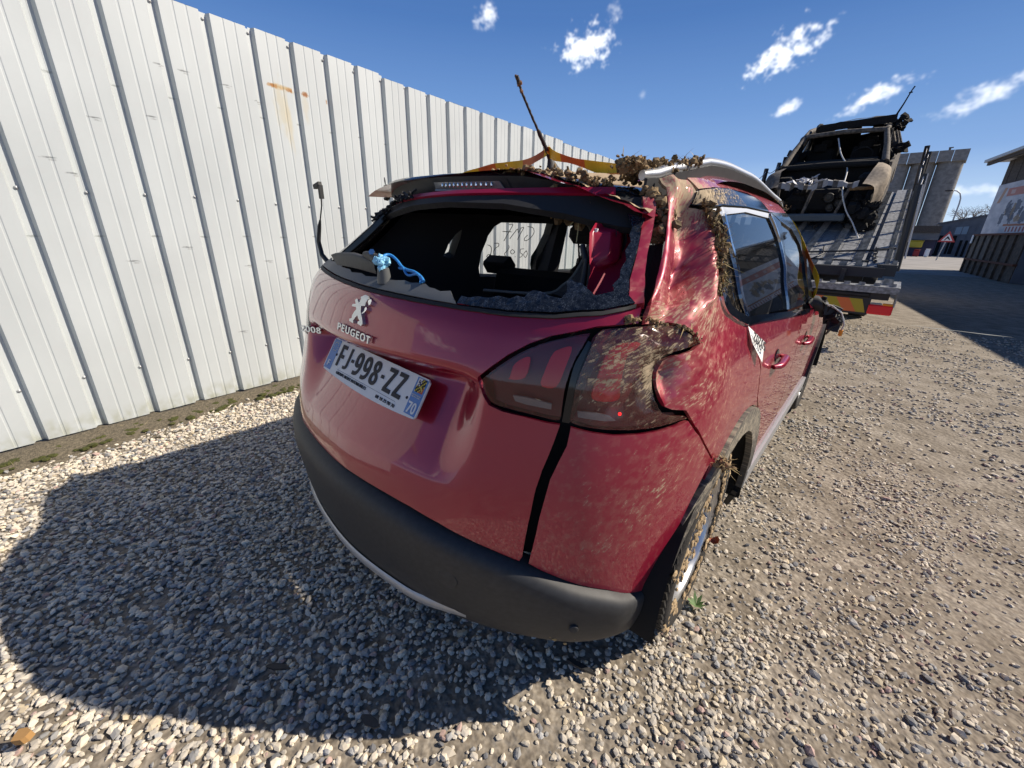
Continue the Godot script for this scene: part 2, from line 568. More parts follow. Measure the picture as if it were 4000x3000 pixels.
func make_gravel() -> void:
	var kinds := 5
	var meshes := []
	var buf := []
	for k in kinds:
		meshes.append(stone_mesh(100 + k))
		buf.append(PackedFloat32Array())
	rng.seed = 2024
	var clean := FastNoiseLite.new()
	clean.seed = 9
	clean.frequency = 0.9
	clean.fractal_octaves = 3
	var cam := Vector2(1.1115, 0.4082)
	# zones: x0, x1, z0, z1, tries per m2, smallest, largest
	var zones := [[-2.62, 1.15, -3.2, 1.05, 4600, 0.0050, 0.0125], [-2.62, 0.6, -0.6, 1.05, 260, 0.010, 0.018], [0.75, 3.9, -2.8, 0.95, 3600, 0.0035, 0.0105], [0.75, 3.9, -2.4, 0.95, 150, 0.009, 0.018], [0.8, 5.6, -8.9, -2.8, 620, 0.006, 0.014]]
	for zn in zones:
		var count := int((zn[1] - zn[0]) * (zn[3] - zn[2]) * zn[4])
		for i in count:
			var x := rng.randf_range(zn[0], zn[1])
			var z := rng.randf_range(zn[2], zn[3])
			var loose := clampf((0.55 - x) * 1.1 + 0.55, 0.0, 1.0)          # the strip along the fence is loose stone, the drive is compacted
			var patchy := clean.get_noise_2d(x, z)
			if x > 0.45 and z < 1.0:
				loose = maxf(loose, clampf(0.52 + patchy * 1.3, 0.15, 1.0))
			if x < -2.28 + 0.1 * patchy and rng.randf() < 0.72:               # soil and moss along the fence foot
				continue
			if z < -8.0 and rng.randf() < (-z - 8.0):
				continue
			if rng.randf() > loose:
				continue
			var d := Vector2(x, z).distance_to(cam)
			if z > 0.62 and x > 1.7:
				continue
			var s: float = lerpf(zn[5], zn[6], pow(rng.randf(), 1.7))
			if d > 3.5:
				s *= 1.25
			var bas := Basis(Vector3(rng.randf_range(-1, 1), rng.randf_range(-1, 1), rng.randf_range(-1, 1)).normalized(), rng.randf() * TAU) * Basis.from_scale(Vector3(1.25, 0.75, 0.95) * s)
			bas = Basis(Vector3.UP, rng.randf() * TAU) * Basis.from_scale(Vector3(1.1, 0.72, 1.0)) * bas
			var sunk := rng.randf_range(0.1, 0.55) if x > 0.6 else rng.randf_range(0.15, 0.9)
			var y := ground_height(x, z) + s * sunk * 0.8
			var pick := rng.randf()
			var tone := rng.randf_range(0.72, 1.18)
			var col := Color(0.62, 0.55, 0.44)
			if pick < 0.30: col = Color(0.50, 0.455, 0.385)
			elif pick < 0.42: col = Color(0.33, 0.325, 0.315)
			elif pick < 0.47: col = Color(0.16, 0.16, 0.165)
			elif pick < 0.53: col = Color(0.56, 0.47, 0.33)
			elif pick < 0.56: col = Color(0.42, 0.30, 0.26)
			col *= tone * (0.86 if x > 0.8 else 1.0)
			var k := rng.randi() % kinds
			buf[k].append_array(PackedFloat32Array([bas.x.x, bas.y.x, bas.z.x, x, bas.x.y, bas.y.y, bas.z.y, y, bas.x.z, bas.y.z, bas.z.z, z, col.r, col.g, col.b, 1.0]))
	for k in kinds:
		var mm := MultiMesh.new()
		mm.transform_format = MultiMesh.TRANSFORM_3D
		mm.use_colors = true
		mm.mesh = meshes[k]
		mm.instance_count = buf[k].size() / 16
		mm.buffer = buf[k]
		var o := MultiMeshInstance3D.new()
		o.name = numbered("gravel")
		o.multimesh = mm
		o.material_override = M["stone"]
		o.set_meta("kind", "stuff")
		add_child(o)
		tag(o, "loose pale grey limestone gravel covering the yard", "gravel", "loose gravel of the yard")

# ------------------------------------------------------------------ white corrugated fence
const WALL_OUT := Vector3(0.99672, 0, -0.08098)
const WALL_ALONG := Vector3(-0.08098, 0, -0.99672)
const PITCH := 0.2731

func wall_at(a: float, y: float, out := 0.0) -> Vector3:
	return WALL_ALONG * a + WALL_OUT * (-2.503 + out) + Vector3.UP * y

func fence_picture() -> ImageTexture:   # a from -1.5 to 4.5, y from 0 to 2.7: rust, scuffs, grime, painted crease shade
	var w := 1536
	var h := 690
	var im := Image.create(w, h, false, Image.FORMAT_RGB8)
	var f := FastNoiseLite.new()
	f.seed = 3
	f.frequency = 1.0
	f.fractal_octaves = 4
	for y in h:
		var yy := 2.7 * (1.0 - (y + 0.5) / h)
		for x in w:
			var a := -1.5 + 6.0 * (x + 0.5) / w
			var tone := 0.955 + 0.045 * f.get_noise_2d(a * 1.3, yy * 0.9)
			var c := Color(0.83, 0.85, 0.85) * tone
			var low := clampf((0.16 - yy + 0.05 * f.get_noise_2d(a * 5.0, yy * 3.0)) / 0.12, 0.0, 1.0) * clampf(0.45 + f.get_noise_2d(a * 14.0, yy * 9.0), 0.0, 1.0)
			c = c.lerp(Color(0.62, 0.62, 0.52), low * 0.6)
			var st := clampf(f.get_noise_2d(a * 30.0, yy * 0.8) - 0.35, 0.0, 1.0) * 0.18
			c = c.lerp(Color(0.72, 0.73, 0.70), st)
			im.set_pixel(x, y, c)
	var spot := func(a: float, yy: float, ra: float, ry: float, col: Color, amount: float, sd: float) -> void:
		var x0 := int((a - ra * 1.3 + 1.5) / 6.0 * w); var x1 := int((a + ra * 1.3 + 1.5) / 6.0 * w) + 1
		var y0 := int((1.0 - (yy + ry * 1.3) / 2.7) * h); var y1 := int((1.0 - (yy - ry * 1.3) / 2.7) * h) + 1
		for y in range(maxi(0, y0), mini(h, y1)):
			for x in range(maxi(0, x0), mini(w, x1)):
				var u := (-1.5 + 6.0 * (x + 0.5) / w - a) / ra
				var v := (2.7 * (1.0 - (y + 0.5) / h) - yy) / ry
				var k := clampf((1.0 - sqrt(u * u + v * v)) * 1.6 + f.get_noise_3d(u * 1.5 + sd, v * 1.5, sd) * 0.9, 0.0, 1.0) * amount
				if k > 0.01:
					im.set_pixel(x, y, im.get_pixel(x, y).lerp(col, k))
	spot.call(1.33, 2.266, 0.05, 0.016, Color(0.62, 0.36, 0.10), 0.95, 1.0)
	spot.call(1.45, 2.262, 0.035, 0.016, Color(0.55, 0.28, 0.08), 0.95, 2.0)
	spot.call(1.40, 2.266, 0.10, 0.02, Color(0.75, 0.60, 0.36), 0.7, 2.5)
	spot.call(1.565, 2.26, 0.03, 0.02, Color(0.56, 0.30, 0.10), 0.9, 3.0)
	spot.call(1.755, 2.26, 0.015, 0.02, Color(0.56, 0.30, 0.10), 0.7, 4.0)
	spot.call(1.37, 2.12, 0.06, 0.20, Color(0.80, 0.74, 0.60), 0.45, 5.0)
	spot.call(1.41, 2.02, 0.03, 0.22, Color(0.82, 0.75, 0.60), 0.4, 6.0)
	spot.call(1.56, 2.17, 0.03, 0.12, Color(0.82, 0.76, 0.64), 0.35, 7.0)
	for m in [[0.636, 2.211], [0.763, 2.208], [0.533, 1.913], [0.26, 1.855], [0.25, 1.061], [0.559, 1.141], [0.791, 0.507], [1.0, 2.189], [1.198, 2.139], [1.072, 1.03], [1.221, 0.883], [0.02, 1.62], [0.10, 1.55], [-0.12, 2.2], [0.93, 1.0]]:
		spot.call(m[0], m[1], 0.035, 0.005, Color(0.42, 0.43, 0.43), 0.75, m[0] * 9.0)
		spot.call(m[0] + 0.012, m[1] - 0.012, 0.02, 0.004, Color(0.5, 0.5, 0.5), 0.5, m[1] * 9.0)
	for i in range(-4, 9):  # shade of small pressed creases in each valley, painted as grey strokes
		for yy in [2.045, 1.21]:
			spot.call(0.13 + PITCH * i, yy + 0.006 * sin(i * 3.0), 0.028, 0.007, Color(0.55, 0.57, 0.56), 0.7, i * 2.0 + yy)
	return ImageTexture.create_from_image(im)

func make_fence() -> void:
	var fence := thing("corrugated_fence", "tall white corrugated steel sheet fence with rust stain behind the wrecked car", "fence", wall_at(0, 0))
	var origin := fence.position
	var wm := mat("fence sheet", 0.84, 0.85, 0.86, 0.42)
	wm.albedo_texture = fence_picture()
	wm.texture_repeat = false
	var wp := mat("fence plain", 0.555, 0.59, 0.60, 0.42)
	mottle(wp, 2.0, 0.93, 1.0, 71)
	# one pitch: distance along, depth behind the outer face
	var prof := [[0.0, 0.031], [0.018, 0.031], [0.030, 0.0], [0.095, 0.0], [0.099, 0.0022], [0.106, 0.0022], [0.110, 0.0], [0.166, 0.0], [0.170, 0.0022], [0.177, 0.0022], [0.181, 0.0], [0.243, 0.0], [0.255, 0.031]]
	for sheet in range(-3, 13):
		var b := Mesher.new()
		var a0 := 0.130 + PITCH * 4.0 * sheet
		var top := 2.575 + 0.012 * sin(sheet * 2.1)
		var lift := 0.035 + 0.008 * sin(sheet * 3.3)
		var line := []
		for k in 4:
			for q in prof:
				line.append([a0 + PITCH * k + q[0], -q[1] - 0.0012 * (absi(sheet) % 2)])
		line.append([a0 + PITCH * 4.0 + 0.024, -0.031 - 0.0012 * (absi(sheet) % 2)])
		var ys := [lift, 0.4, 0.9, 1.5, 2.1, top]
		for i in line.size() - 1:
			for j in ys.size() - 1:
				var p: Array = [[line[i], ys[j]], [line[i + 1], ys[j]], [line[i + 1], ys[j + 1]], [line[i], ys[j + 1]]]
				var w := []
				var u := []
				for e in p:
					var bow := 0.004 * noise.get_noise_2d(e[0][0] * 0.9 + 5.0, e[1] * 1.1)
					# a knocked-in crease low on one panel
					bow -= 0.02 * exp(-pow((e[0][0] - 0.75) / 0.05, 2.0) - pow((e[1] - 0.53) / 0.09, 2.0))
					w.append(wall_at(e[0][0], e[1], e[0][1] + bow) - origin)
					u.append(Vector2((e[0][0] + 1.5) / 6.0, 1.0 - e[1] / 2.7))
				var g: Vector3 = (w[3] - w[0]).cross(w[1] - w[0]).normalized()
				if g.dot(WALL_OUT) < 0.0: g = -g
				b.tri(w[0], w[1], w[2], g, g, g, u[0], u[1], u[2])
				b.tri(w[0], w[2], w[3], g, g, g, u[0], u[2], u[3])
		# folded top edge gives the sheet its thickness
		for i in line.size() - 1:
			var p0 := wall_at(line[i][0], top, line[i][1]) - origin
			var p1 := wall_at(line[i + 1][0], top, line[i + 1][1]) - origin
			b.quad(p0, p1, p1 - WALL_OUT * 0.004, p0 - WALL_OUT * 0.004, Vector3.UP)
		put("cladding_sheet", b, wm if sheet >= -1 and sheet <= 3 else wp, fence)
	var head := Mesher.new()
	var basis := Basis(WALL_OUT, Vector3.UP, WALL_OUT.cross(Vector3.UP))
	head.lathe([[0.0001, 0.0065], [0.0045, 0.006], [0.0055, 0.002], [0.0095, 0.0015], [0.0098, 0.0]], Vector3.ZERO, basis, 8)
	var hm := head.mesh()
	for i in range(-6, 46):
		for yy in [0.362, 1.46, 2.545]:
			var a := 0.1305 + PITCH * i
			var s := put_mesh("screw", hm, M["galvanised"], fence)
			s.position = wall_at(a + 0.004 * sin(i * 7.0 + yy), yy + 0.008 * sin(i * 5.0 + yy * 3.0), -0.0295) - origin
	var rail := Mesher.new()
	for yy in [0.35, 1.45, 2.45]:
		rail.box(wall_at(5.0, yy, -0.075) - origin, Vector3(0.06, 0.08, 17.0), Basis(WALL_OUT, Vector3.UP, -WALL_ALONG))
	put("back_rail", rail, M["galvanised"], fence)
	for i in 7:
		var p := Mesher.new()
		p.box(wall_at(-2.8 + i * 2.6, 1.27, -0.15) - origin, Vector3(0.09, 2.54, 0.09), Basis(WALL_OUT, Vector3.UP, -WALL_ALONG))
		put("post", p, M["galvanised"], fence)
	# soil bank with moss at the foot
	var soil := Mesher.new()
	var rows := []
	for i in 181:
		var a := -2.8 + i * 0.06
		var row := []
		for j in 9:
			var o := -0.05 + j * 0.05
			var hgt := 0.034 * (1.0 - smoothstep(0.02, 0.30, o + 0.09 * noise.get_noise_2d(a * 2.2, 3.0))) + 0.012 * noise.get_noise_2d(a * 6.0, o * 7.0)
			row.append(wall_at(a, hgt - 0.02 + 0.012 * (1.0 - o), o))
		rows.append(row)
	soil.grid(rows)
	structure("soil_bank", soil, M["soil"])
	rng.seed = 4
	var moss := Mesher.new()
	for i in 420:
		var a := rng.randf_range(-1.6, 3.0)
		if noise.get_noise_2d(a * 1.6, 20.0) < -0.12:
			continue
		var o := rng.randf_range(0.03, 0.24)
		var r := rng.randf_range(0.010, 0.032)
		moss.lump(wall_at(a, 0.012 - o * 0.03, o), Vector3(r, r * 0.38, r), i, noise, Basis(Vector3.UP, rng.randf() * 6.0), 0.3, 4, 7)
	var mo := put("moss", moss, M["moss"])
	mo.set_meta("kind", "stuff")
	tag(mo, "olive green moss cushions along the foot of the white fence", "moss")
	var gs := Mesher.new()
	gs.colored = true
	for i in 260:
		var a := rng.randf_range(-1.8, 3.2)
		var p := wall_at(a, 0.0, rng.randf_range(0.01, 0.2))
		gs.tint = Color(0.33, 0.27, 0.15) * rng.randf_range(0.6, 1.3)
		blade(gs, p, rng.randf_range(0.03, 0.13), rng.randf() * TAU, 0.0012, rng.randf_range(0.1, 0.6))
	var go := put("dry_grass", gs, M["straw"])
	go.set_meta("kind", "stuff")
	tag(go, "thin dry grass stalks lying along the foot of the white fence", "grass")

func blade(b: Mesher, at: Vector3, length: float, turn: float, half: float, lift := 1.0) -> void:
	var d := Vector3(cos(turn), lift, sin(turn)).normalized()
	var side := d.cross(Vector3.UP).normalized() * half
	if side.length_squared() < 1e-12:
		side = Vector3.RIGHT * half
	var p1 := at + d * length * 0.5
	var p2 := at + d * length + Vector3(cos(turn), -0.3, sin(turn)) * length * 0.15
	b.quad(at - side, at + side, p1 + side * 0.8, p1 - side * 0.8)
	b.flat(p1 - side * 0.8, p1 + side * 0.8, p2)

# ------------------------------------------------------------------ the red car's outer skin
# Surface coordinates: s runs round the car from the middle of the tail (0) past the corner (0.72 to 0.96)
# and along the side (metres); negative s is the far side. y is height.
const X0 := 0.04
const YW := [[.18, .81], [.30, .845], [.45, .857], [.60, .863], [.75, .865], [.85, .86], [.95, .845], [1.05, .822], [1.12, .795], [1.2, .76], [1.3, .715], [1.38, .675], [1.44, .625], [1.50, .54]]
const YZ := [[.18, -.13], [.30, -.08], [.45, -.075], [.60, -.07], [.70, -.085], [.80, -.115], [.88, -.135], [.94, -.145], [.98, -.15], [1.05, -.168], [1.10, -.185], [1.13, -.205], [1.16, -.24], [1.2, -.285], [1.3, -.40], [1.38, -.50], [1.45, -.58], [1.50, -.64]]
const YR := [[.18, .12], [.60, .13], [.9, .16], [1.1, .17], [1.3, .16], [1.5, .14]]
const YD := [[.18, .17], [.9, .18], [1.05, .19], [1.13, .21], [1.2, .25], [1.3, .26], [1.4, .22], [1.5, .18]]
var tables := {}

func tab(key: String, T: Array, y: float) -> float:
	var k := int(round(y * 1000.0))
	var hold: Dictionary = tables.get_or_add(key, {})
	if hold.has(k):
		return hold[k]
	var n := T.size()
	var out: float = T[n - 1][1]
	if y <= T[0][0]:
		out = T[0][1]
	elif y < T[n - 1][0]:
		for i in n - 1:
			if y <= T[i + 1][0]:
				var a: Array = T[i]; var b: Array = T[i + 1]
				var h: float = b[0] - a[0]
				var q: float = (b[1] - a[1]) / h
				var m0: float = q if i == 0 else 0.5 * (q + (a[1] - T[i - 1][1]) / (a[0] - T[i - 1][0]))
				var m1: float = q if i == n - 2 else 0.5 * (q + (T[i + 2][1] - b[1]) / (T[i + 2][0] - b[0]))
				var t: float = (y - a[0]) / h
				out = a[1] * (2 * t * t * t - 3 * t * t + 1) + h * m0 * (t * t * t - 2 * t * t + t) + b[1] * (-2 * t * t * t + 3 * t * t) + h * m1 * (t * t * t - t * t)
				break
	hold[k] = out
	return out

func body(s0: float, y: float) -> Vector3:
	var left := s0 < 0.0
	var s := absf(s0)
	var w := tab("w", YW, y)
	var zr := tab("z", YZ, y)
	var rc := tab("r", YR, y)
	var dr := tab("d", YD, y) + (0.02 * clampf((1.2 - y) / 0.12, 0.0, 1.0) if left else 0.0)
	var xa := w - rc
	var za := zr - dr * pow(xa / w, 1.7)
	var m := -dr * 1.7 * pow(xa / w, 0.7) / w
	var zc := za + m * rc
	var zb := zc - rc * 1.4
	var x := 0.0
	var z := 0.0
	if s <= 0.72:
		x = xa * s / 0.72
		z = zr - dr * pow(x / w, 1.7)
	elif s <= 0.96:
		var t := (s - 0.72) / 0.24
		x = (1 - t) * (1 - t) * xa + 2 * t * (1 - t) * w + t * t * w
		z = (1 - t) * (1 - t) * za + 2 * t * (1 - t) * zc + t * t * zb
	else:
		z = zb - (s - 0.96)
		x = w
		if z < -3.0:
			x = w - 0.10 * (-3.0 - z) * (-3.0 - z)
	# rounder rear corners: soft limit on how far a corner reaches out diagonally
	if s > 0.3 and s < 1.5:
		var e := 0.75 * x + 0.66 * z
		var a0 := 0.16
		if e > a0:
			var room: float = 0.27 - 0.09 * smoothstep(0.75, 1.05, y)
			var k := a0 + room * (1.0 - exp(-(e - a0) / room)) - e
			if left: k *= 0.5
			x += 0.75 * k
			z += 0.66 * k
	return Vector3(X0 + (-x if left else x), y, z)

func s_at(z: float, y: float) -> float:
	return 0.96 + body(0.9601, y).z - z

func bump(s: float, y: float, cs: float, cy: float, rs: float, ry: float) -> float:
	return exp(-pow((s - cs) / rs, 2.0) - pow((y - cy) / ry, 2.0))

func along(s: float, y: float, a: Vector2, b: Vector2, r: float) -> float:   # soft ridge or groove along a line
	var d := b - a
	var t := clampf((Vector2(s, y) - a).dot(d) / d.length_squared(), 0.0, 1.0)
	var q := (Vector2(s, y) - a - d * t).length()
	return exp(-q * q / (r * r))

func skin(s: float, y: float, off := 0.0) -> Vector3:
	var p := body(s, y)
	var x := absf(p.x - X0)
	if absf(s) < 0.66 and y < 0.99 and y > 0.58:      # number-plate recess under the tailgate ledge
		var h := 0.0
		if y > 0.975: h = lerpf(0.0, 0.012, (0.99 - y) / 0.015)
		elif y > 0.955: h = lerpf(0.012, 0.075, (0.975 - y) / 0.02)
		elif y > 0.93: h = lerpf(0.075, 0.094, (0.955 - y) / 0.025)
		elif y > 0.84: h = lerpf(0.094, 0.062, (0.93 - y) / 0.09)
		elif y > 0.70: h = lerpf(0.062, 0.014, (0.84 - y) / 0.14)
		else: h = lerpf(0.014, 0.0, clampf((0.70 - y) / 0.12, 0, 1))
		p.z -= h * (1.0 - smoothstep(0.33, 0.47, x))
	if s > 0.70 and s < 1.6 and y > 0.78:
		var inward := 0.0
		inward += 0.050 * along(s, y, Vector2(.857, 1.370), Vector2(.881, 1.200), 0.034)
		inward += 0.028 * along(s, y, Vector2(.875, 1.220), Vector2(.861, 1.125), 0.030)
		inward -= 0.016 * along(s, y, Vector2(.916, 1.300), Vector2(.945, 1.150), 0.011)
		inward -= 0.012 * along(s, y, Vector2(.805, 1.400), Vector2(.815, 1.136), 0.012)
		inward -= 0.030 * bump(s, y, 0.828, 1.395, 0.016, 0.045)
		inward += 0.006 * along(s, y, Vector2(.836, 1.235), Vector2(.931, 1.265), 0.008)
		inward += 0.005 * along(s, y, Vector2(.845, 1.205), Vector2(.936, 1.225), 0.007)
		inward -= 0.004 * along(s, y, Vector2(.846, 1.190), Vector2(.935, 1.205), 0.006)
		inward += 0.024 * bump(s, y, 0.866, 1.005, 0.022, 0.038)
		inward -= 0.010 * along(s, y, Vector2(.862, 1.026), Vector2(.865, .944), 0.009)
		inward += 0.012 * bump(s, y, 1.02, 1.06, 0.09, 0.05)
		inward += 0.004 * noise.get_noise_2d(s * 22.0, y * 22.0) * bump(s, y, 0.90, 1.2, 0.12, 0.22)
		p -= flat_normal(s, y) * inward
	if off != 0.0:
		p += flat_normal(s, y) * off
	return p

func flat_normal(s: float, y: float) -> Vector3:
	var e := 0.004
	var n := (body(s, y + e) - body(s, y - e)).cross(body(s + e, y) - body(s - e, y)).normalized()
	if n.dot(body(s, y) - Vector3(X0, 0.7, -1.6)) < 0.0:
		n = -n
	return n

func skin_normal(s: float, y: float) -> Vector3:
	var e := 0.003
	var n := (skin(s, y + e) - skin(s, y - e)).cross(skin(s + e, y) - skin(s - e, y)).normalized()
	if n.dot(flat_normal(s, y)) < 0.0:
		n = -n
	return n

func P(a: Array) -> PackedVector2Array:
	var r := PackedVector2Array()
	for i in range(0, a.size(), 2):
		r.append(Vector2(a[i], a[i + 1]))
	return r

func rounded(p: PackedVector2Array, k := 4) -> PackedVector2Array:
	var r := PackedVector2Array()
	var n := p.size()
	for i in n:
		for j in k:
			r.append(p[i].cubic_interpolate(p[(i + 1) % n], p[(i - 1 + n) % n], p[(i + 2) % n], float(j) / k))
	return r

func cut(poly: PackedVector2Array, holes: Array) -> Array:
	var left := [poly]
	for h in holes:
		var next := []
		for q in left:
			next.append_array(Geometry2D.clip_polygons(q, h))
		left = next
	return left

# A panel of the skin: the outline in (s, y), lifted by off, thick inwards, with real edges.
func panel(called: String, outline: PackedVector2Array, m: Material, parent: Node3D, off := 0.0, thick := 0.008, step := 0.03, holes := [], shrink := 0.0018, label := "") -> MeshInstance3D:
	var b := Mesher.new()
	panel_into(b, outline, off, thick, step, holes, shrink)
	return put(called, b, m, parent, label)

func panel_into(b: Mesher, outline: PackedVector2Array, off: float, thick: float, step: float, holes: Array, shrink := 0.0018) -> void:
	if Geometry2D.is_polygon_clockwise(outline):
		outline = outline.duplicate()
		outline.reverse()
	var shapes := [outline]
	if shrink > 0.0:
		shapes = Geometry2D.offset_polygon(outline, -shrink)
	var place := {}
	var at := func(q: Vector2) -> Array:
		var k := Vector2i(int(round(q.x * 20000.0)), int(round(q.y * 20000.0)))
		if not place.has(k):
			var n := skin_normal(q.x, q.y)
			place[k] = [skin(q.x, q.y) + n * off, n, Vector2((q.x - 0.45) / 2.15, (1.5 - q.y) / 1.3)]
		return place[k]
	for poly in shapes:
		var lo: Vector2 = poly[0]
		var hi: Vector2 = poly[0]
		for q in poly:
			lo = lo.min(q); hi = hi.max(q)
		var i0 := floori(lo.x / step); var i1 := ceili(hi.x / step)
		var j0 := floori(lo.y / step); var j1 := ceili(hi.y / step)
		for i in range(i0, i1):
			for j in range(j0, j1):
				var cell := PackedVector2Array([Vector2(i, j) * step, Vector2(i + 1, j) * step, Vector2(i + 1, j + 1) * step, Vector2(i, j + 1) * step])
				for piece in Geometry2D.intersect_polygons(poly, cell):
					for bit in cut(piece, holes):
						var idx := Geometry2D.triangulate_polygon(bit)
						for k in range(0, idx.size(), 3):
							var A: Array = at.call(bit[idx[k]]); var B: Array = at.call(bit[idx[k + 1]]); var D: Array = at.call(bit[idx[k + 2]])
							b.tri(A[0], B[0], D[0], A[1], B[1], D[1], A[2], B[2], D[2])
		if thick > 0.0:
			var loops := [poly]
			loops.append_array(holes)
			for loop in loops:
				for i in loop.size():
					var p: Vector2 = loop[i]; var q: Vector2 = loop[(i + 1) % loop.size()]
					var parts := maxi(1, ceili(p.distance_to(q) / 0.02))
					for k in parts:
						var A: Array = at.call(p.lerp(q, float(k) / parts)); var B: Array = at.call(p.lerp(q, float(k + 1) / parts))
						var e: Vector3 = (B[0] - A[0]).cross(A[1]).normalized()
						var a2: Vector3 = A[0] - A[1] * thick; var b2: Vector3 = B[0] - B[1] * thick
						b.tri(A[0], B[0], b2, e, e, e, A[2], B[2], B[2])
						b.tri(A[0], b2, a2, e, e, e, A[2], B[2], A[2])

func band(pts: Array, half: float) -> PackedVector2Array:   # outline of a strip along (s, y) points
	var a := PackedVector2Array()
	var r := []
	for i in pts.size():
		var d: Vector2 = (pts[mini(i + 1, pts.size() - 1)] - pts[maxi(i - 1, 0)]).normalized()
		var o := Vector2(-d.y, d.x) * half
		a.append(pts[i] + o)
		r.push_front(pts[i] - o)
	a.append_array(PackedVector2Array(r))
	return a

# ------------------------------------------------------------------ dried mud dragged over paint and lamps

func make_mud_pictures(base: Color, black: bool) -> Array:
	var w := 1290 if not black else 645
	var h := 780 if not black else 390
	var a := PackedByteArray(); a.resize(w * h * 3)
	var o := PackedByteArray(); o.resize(w * h * 3)
	var d := PackedByteArray(); d.resize(w * h * 4)
	var f := FastNoiseLite.new(); f.seed = 21; f.frequency = 1.0; f.fractal_octaves = 4
	var g := FastNoiseLite.new(); g.seed = 22; g.frequency = 1.0; g.fractal_octaves = 3
	# centre s, y, reach s, y, amount, stroke direction (radians)
	var spots := [[.83, 1.42, .10, .06, 1.05, 1.2], [.86, 1.34, .05, .05, .80, 1.3], [.84, 1.14, .05, .05, .62, .6], [.90, 1.17, .07, .09, .50, .9], [.96, 1.12, .06, .08, .62, .9], [.93, 1.32, .03, .10, .75, 1.3], [1.02, 1.10, .10, .05, .50, .9], [.845, 1.00, .018, .06, .95, .7], [.873, 1.00, .03, .04, .72, .7], [.80, 1.06, .08, .05, .62, .7], [.78, 1.00, .06, .06, .52, .7], [.72, 1.09, .05, .03, .45, .8], [.93, 1.03, .06, .05, .50, .6], [1.05, .98, .14, .06, .46, .5], [.95, .93, .08, .05, .46, .6], [1.15, .88, .18, .08, .36, .5], [.93, .78, .09, .12, .36, 1.0], [.87, .68, .08, .10, .34, 1.1], [1.05, .80, .10, .05, .42, .7], [.80, .60, .10, .03, .30, .8], [1.5, .82, .4, .16, .27, .4], [2.1, .7, .5, .3, .25, .3], [1.2, 1.42, .4, .05, .45, .3], [.9, 1.39, .06, .05, .8, 1.2], [1.00, 1.40, .06, .03, .72, .5]]
	if black:
		spots = [[1.35, .70, .6, .16, .74, .55], [1.0, .60, .14, .14, .60, 1.1], [1.7, .6, .3, .2, .52, .5], [.95, .42, .16, .12, .40, .3], [1.15, .74, .07, .05, .95, .6]]
	var cw := w / 6 + 2
	var ch := h / 6 + 2
	var ca := PackedFloat32Array(); ca.resize(cw * ch)
	var ct := PackedFloat32Array(); ct.resize(cw * ch)
	for y in ch:
		var yy := 1.5 - 1.3 * (y * 6.0) / h
		for x in cw:
			var s := 0.45 + 2.15 * (x * 6.0) / w
			var best := 0.0
			var turn := 0.6
			var sum := 0.0
			for q in spots:
				var ds: float = (s - q[0]) / q[2]
				var dy: float = (yy - q[1]) / q[3]
				var e := ds * ds + dy * dy
				if e > 5.0:
					continue
				var k: float = q[4] * exp(-e)
				sum += k * k
				if k > best:
					best = k; turn = q[5]
			ca[y * cw + x] = sqrt(sum)
			ct[y * cw + x] = turn + 0.5 * g.get_noise_2d(s * 3.0, yy * 3.0)
	for y in h:
		var yy := 1.5 - 1.3 * (y + 0.5) / h
		var fy := (y + 0.5) / 6.0
		var iy := int(fy)
		fy -= iy
		for x in w:
			var s := 0.45 + 2.15 * (x + 0.5) / w
			var fx := (x + 0.5) / 6.0
			var ix := int(fx)
			fx -= ix
			var at := iy * cw + ix
			var amount := lerpf(lerpf(ca[at], ca[at + 1], fx), lerpf(ca[at + cw], ca[at + cw + 1], fx), fy)
			var turn := ct[at]
			var u := s * cos(turn) + yy * sin(turn)
			var v := -s * sin(turn) + yy * cos(turn)
			var fine := f.get_noise_2d(u * 11.0, v * 260.0)
			var mid := f.get_noise_2d(u * 6.0 + 70.0, v * 60.0 + 9.0)
			var blot := g.get_noise_2d(s * 34.0 + 5.0, yy * 34.0)
			var n := 0.5 + 0.75 * fine + 0.60 * mid + 0.12 * blot
			var cover := clampf((n - (1.08 - amount * 1.08)) * 3.2, 0.0, 1.0)
			var film := clampf(amount * 0.75 - 0.02 + 0.30 * blot + 0.25 * mid, 0.0, 0.75) * 0.55 + 0.03
			if black: film *= 0.7
			var tone := 0.82 + 0.35 * blot + 0.25 * fine
			var k2 := maxf(cover * 0.95, film)
			var mud := Color(0.36 * tone, 0.31 * tone, 0.23 * tone) if black else Color(0.43 * tone, 0.335 * tone, 0.215 * tone)
			var c := base.lerp(mud, k2).clamp().linear_to_srgb()
			var i := (y * w + x) * 3
			a[i] = int(c.r * 255.0); a[i + 1] = int(c.g * 255.0); a[i + 2] = int(c.b * 255.0)
			o[i] = int(255.0 * (1.0 - k2) * (1.0 if not black else 0.0))
			o[i + 1] = int(255.0 * lerpf(0.36 if not black else 0.55, 0.95, k2))
			o[i + 2] = int(255.0 * lerpf(0.35 if not black else 0.0, 0.0, k2))
			if not black:
				var m := mud.clamp().linear_to_srgb()
				var j := (y * w + x) * 4
				d[j] = int(m.r * 255.0); d[j + 1] = int(m.g * 255.0); d[j + 2] = int(m.b * 255.0); d[j + 3] = int(255.0 * maxf(cover * 0.95, film * 0.5))
	if not black:
		var mf := mat("mud film", 1, 1, 1, 0.95)
		mf.transparency = BaseMaterial3D.TRANSPARENCY_ALPHA
		mf.albedo_texture = ImageTexture.create_from_image(Image.create_from_data(w, h, false, Image.FORMAT_RGBA8, d))
		mf.texture_repeat = false
	return [ImageTexture.create_from_image(Image.create_from_data(w, h, false, Image.FORMAT_RGB8, a)), ImageTexture.create_from_image(Image.create_from_data(w, h, false, Image.FORMAT_RGB8, o))]

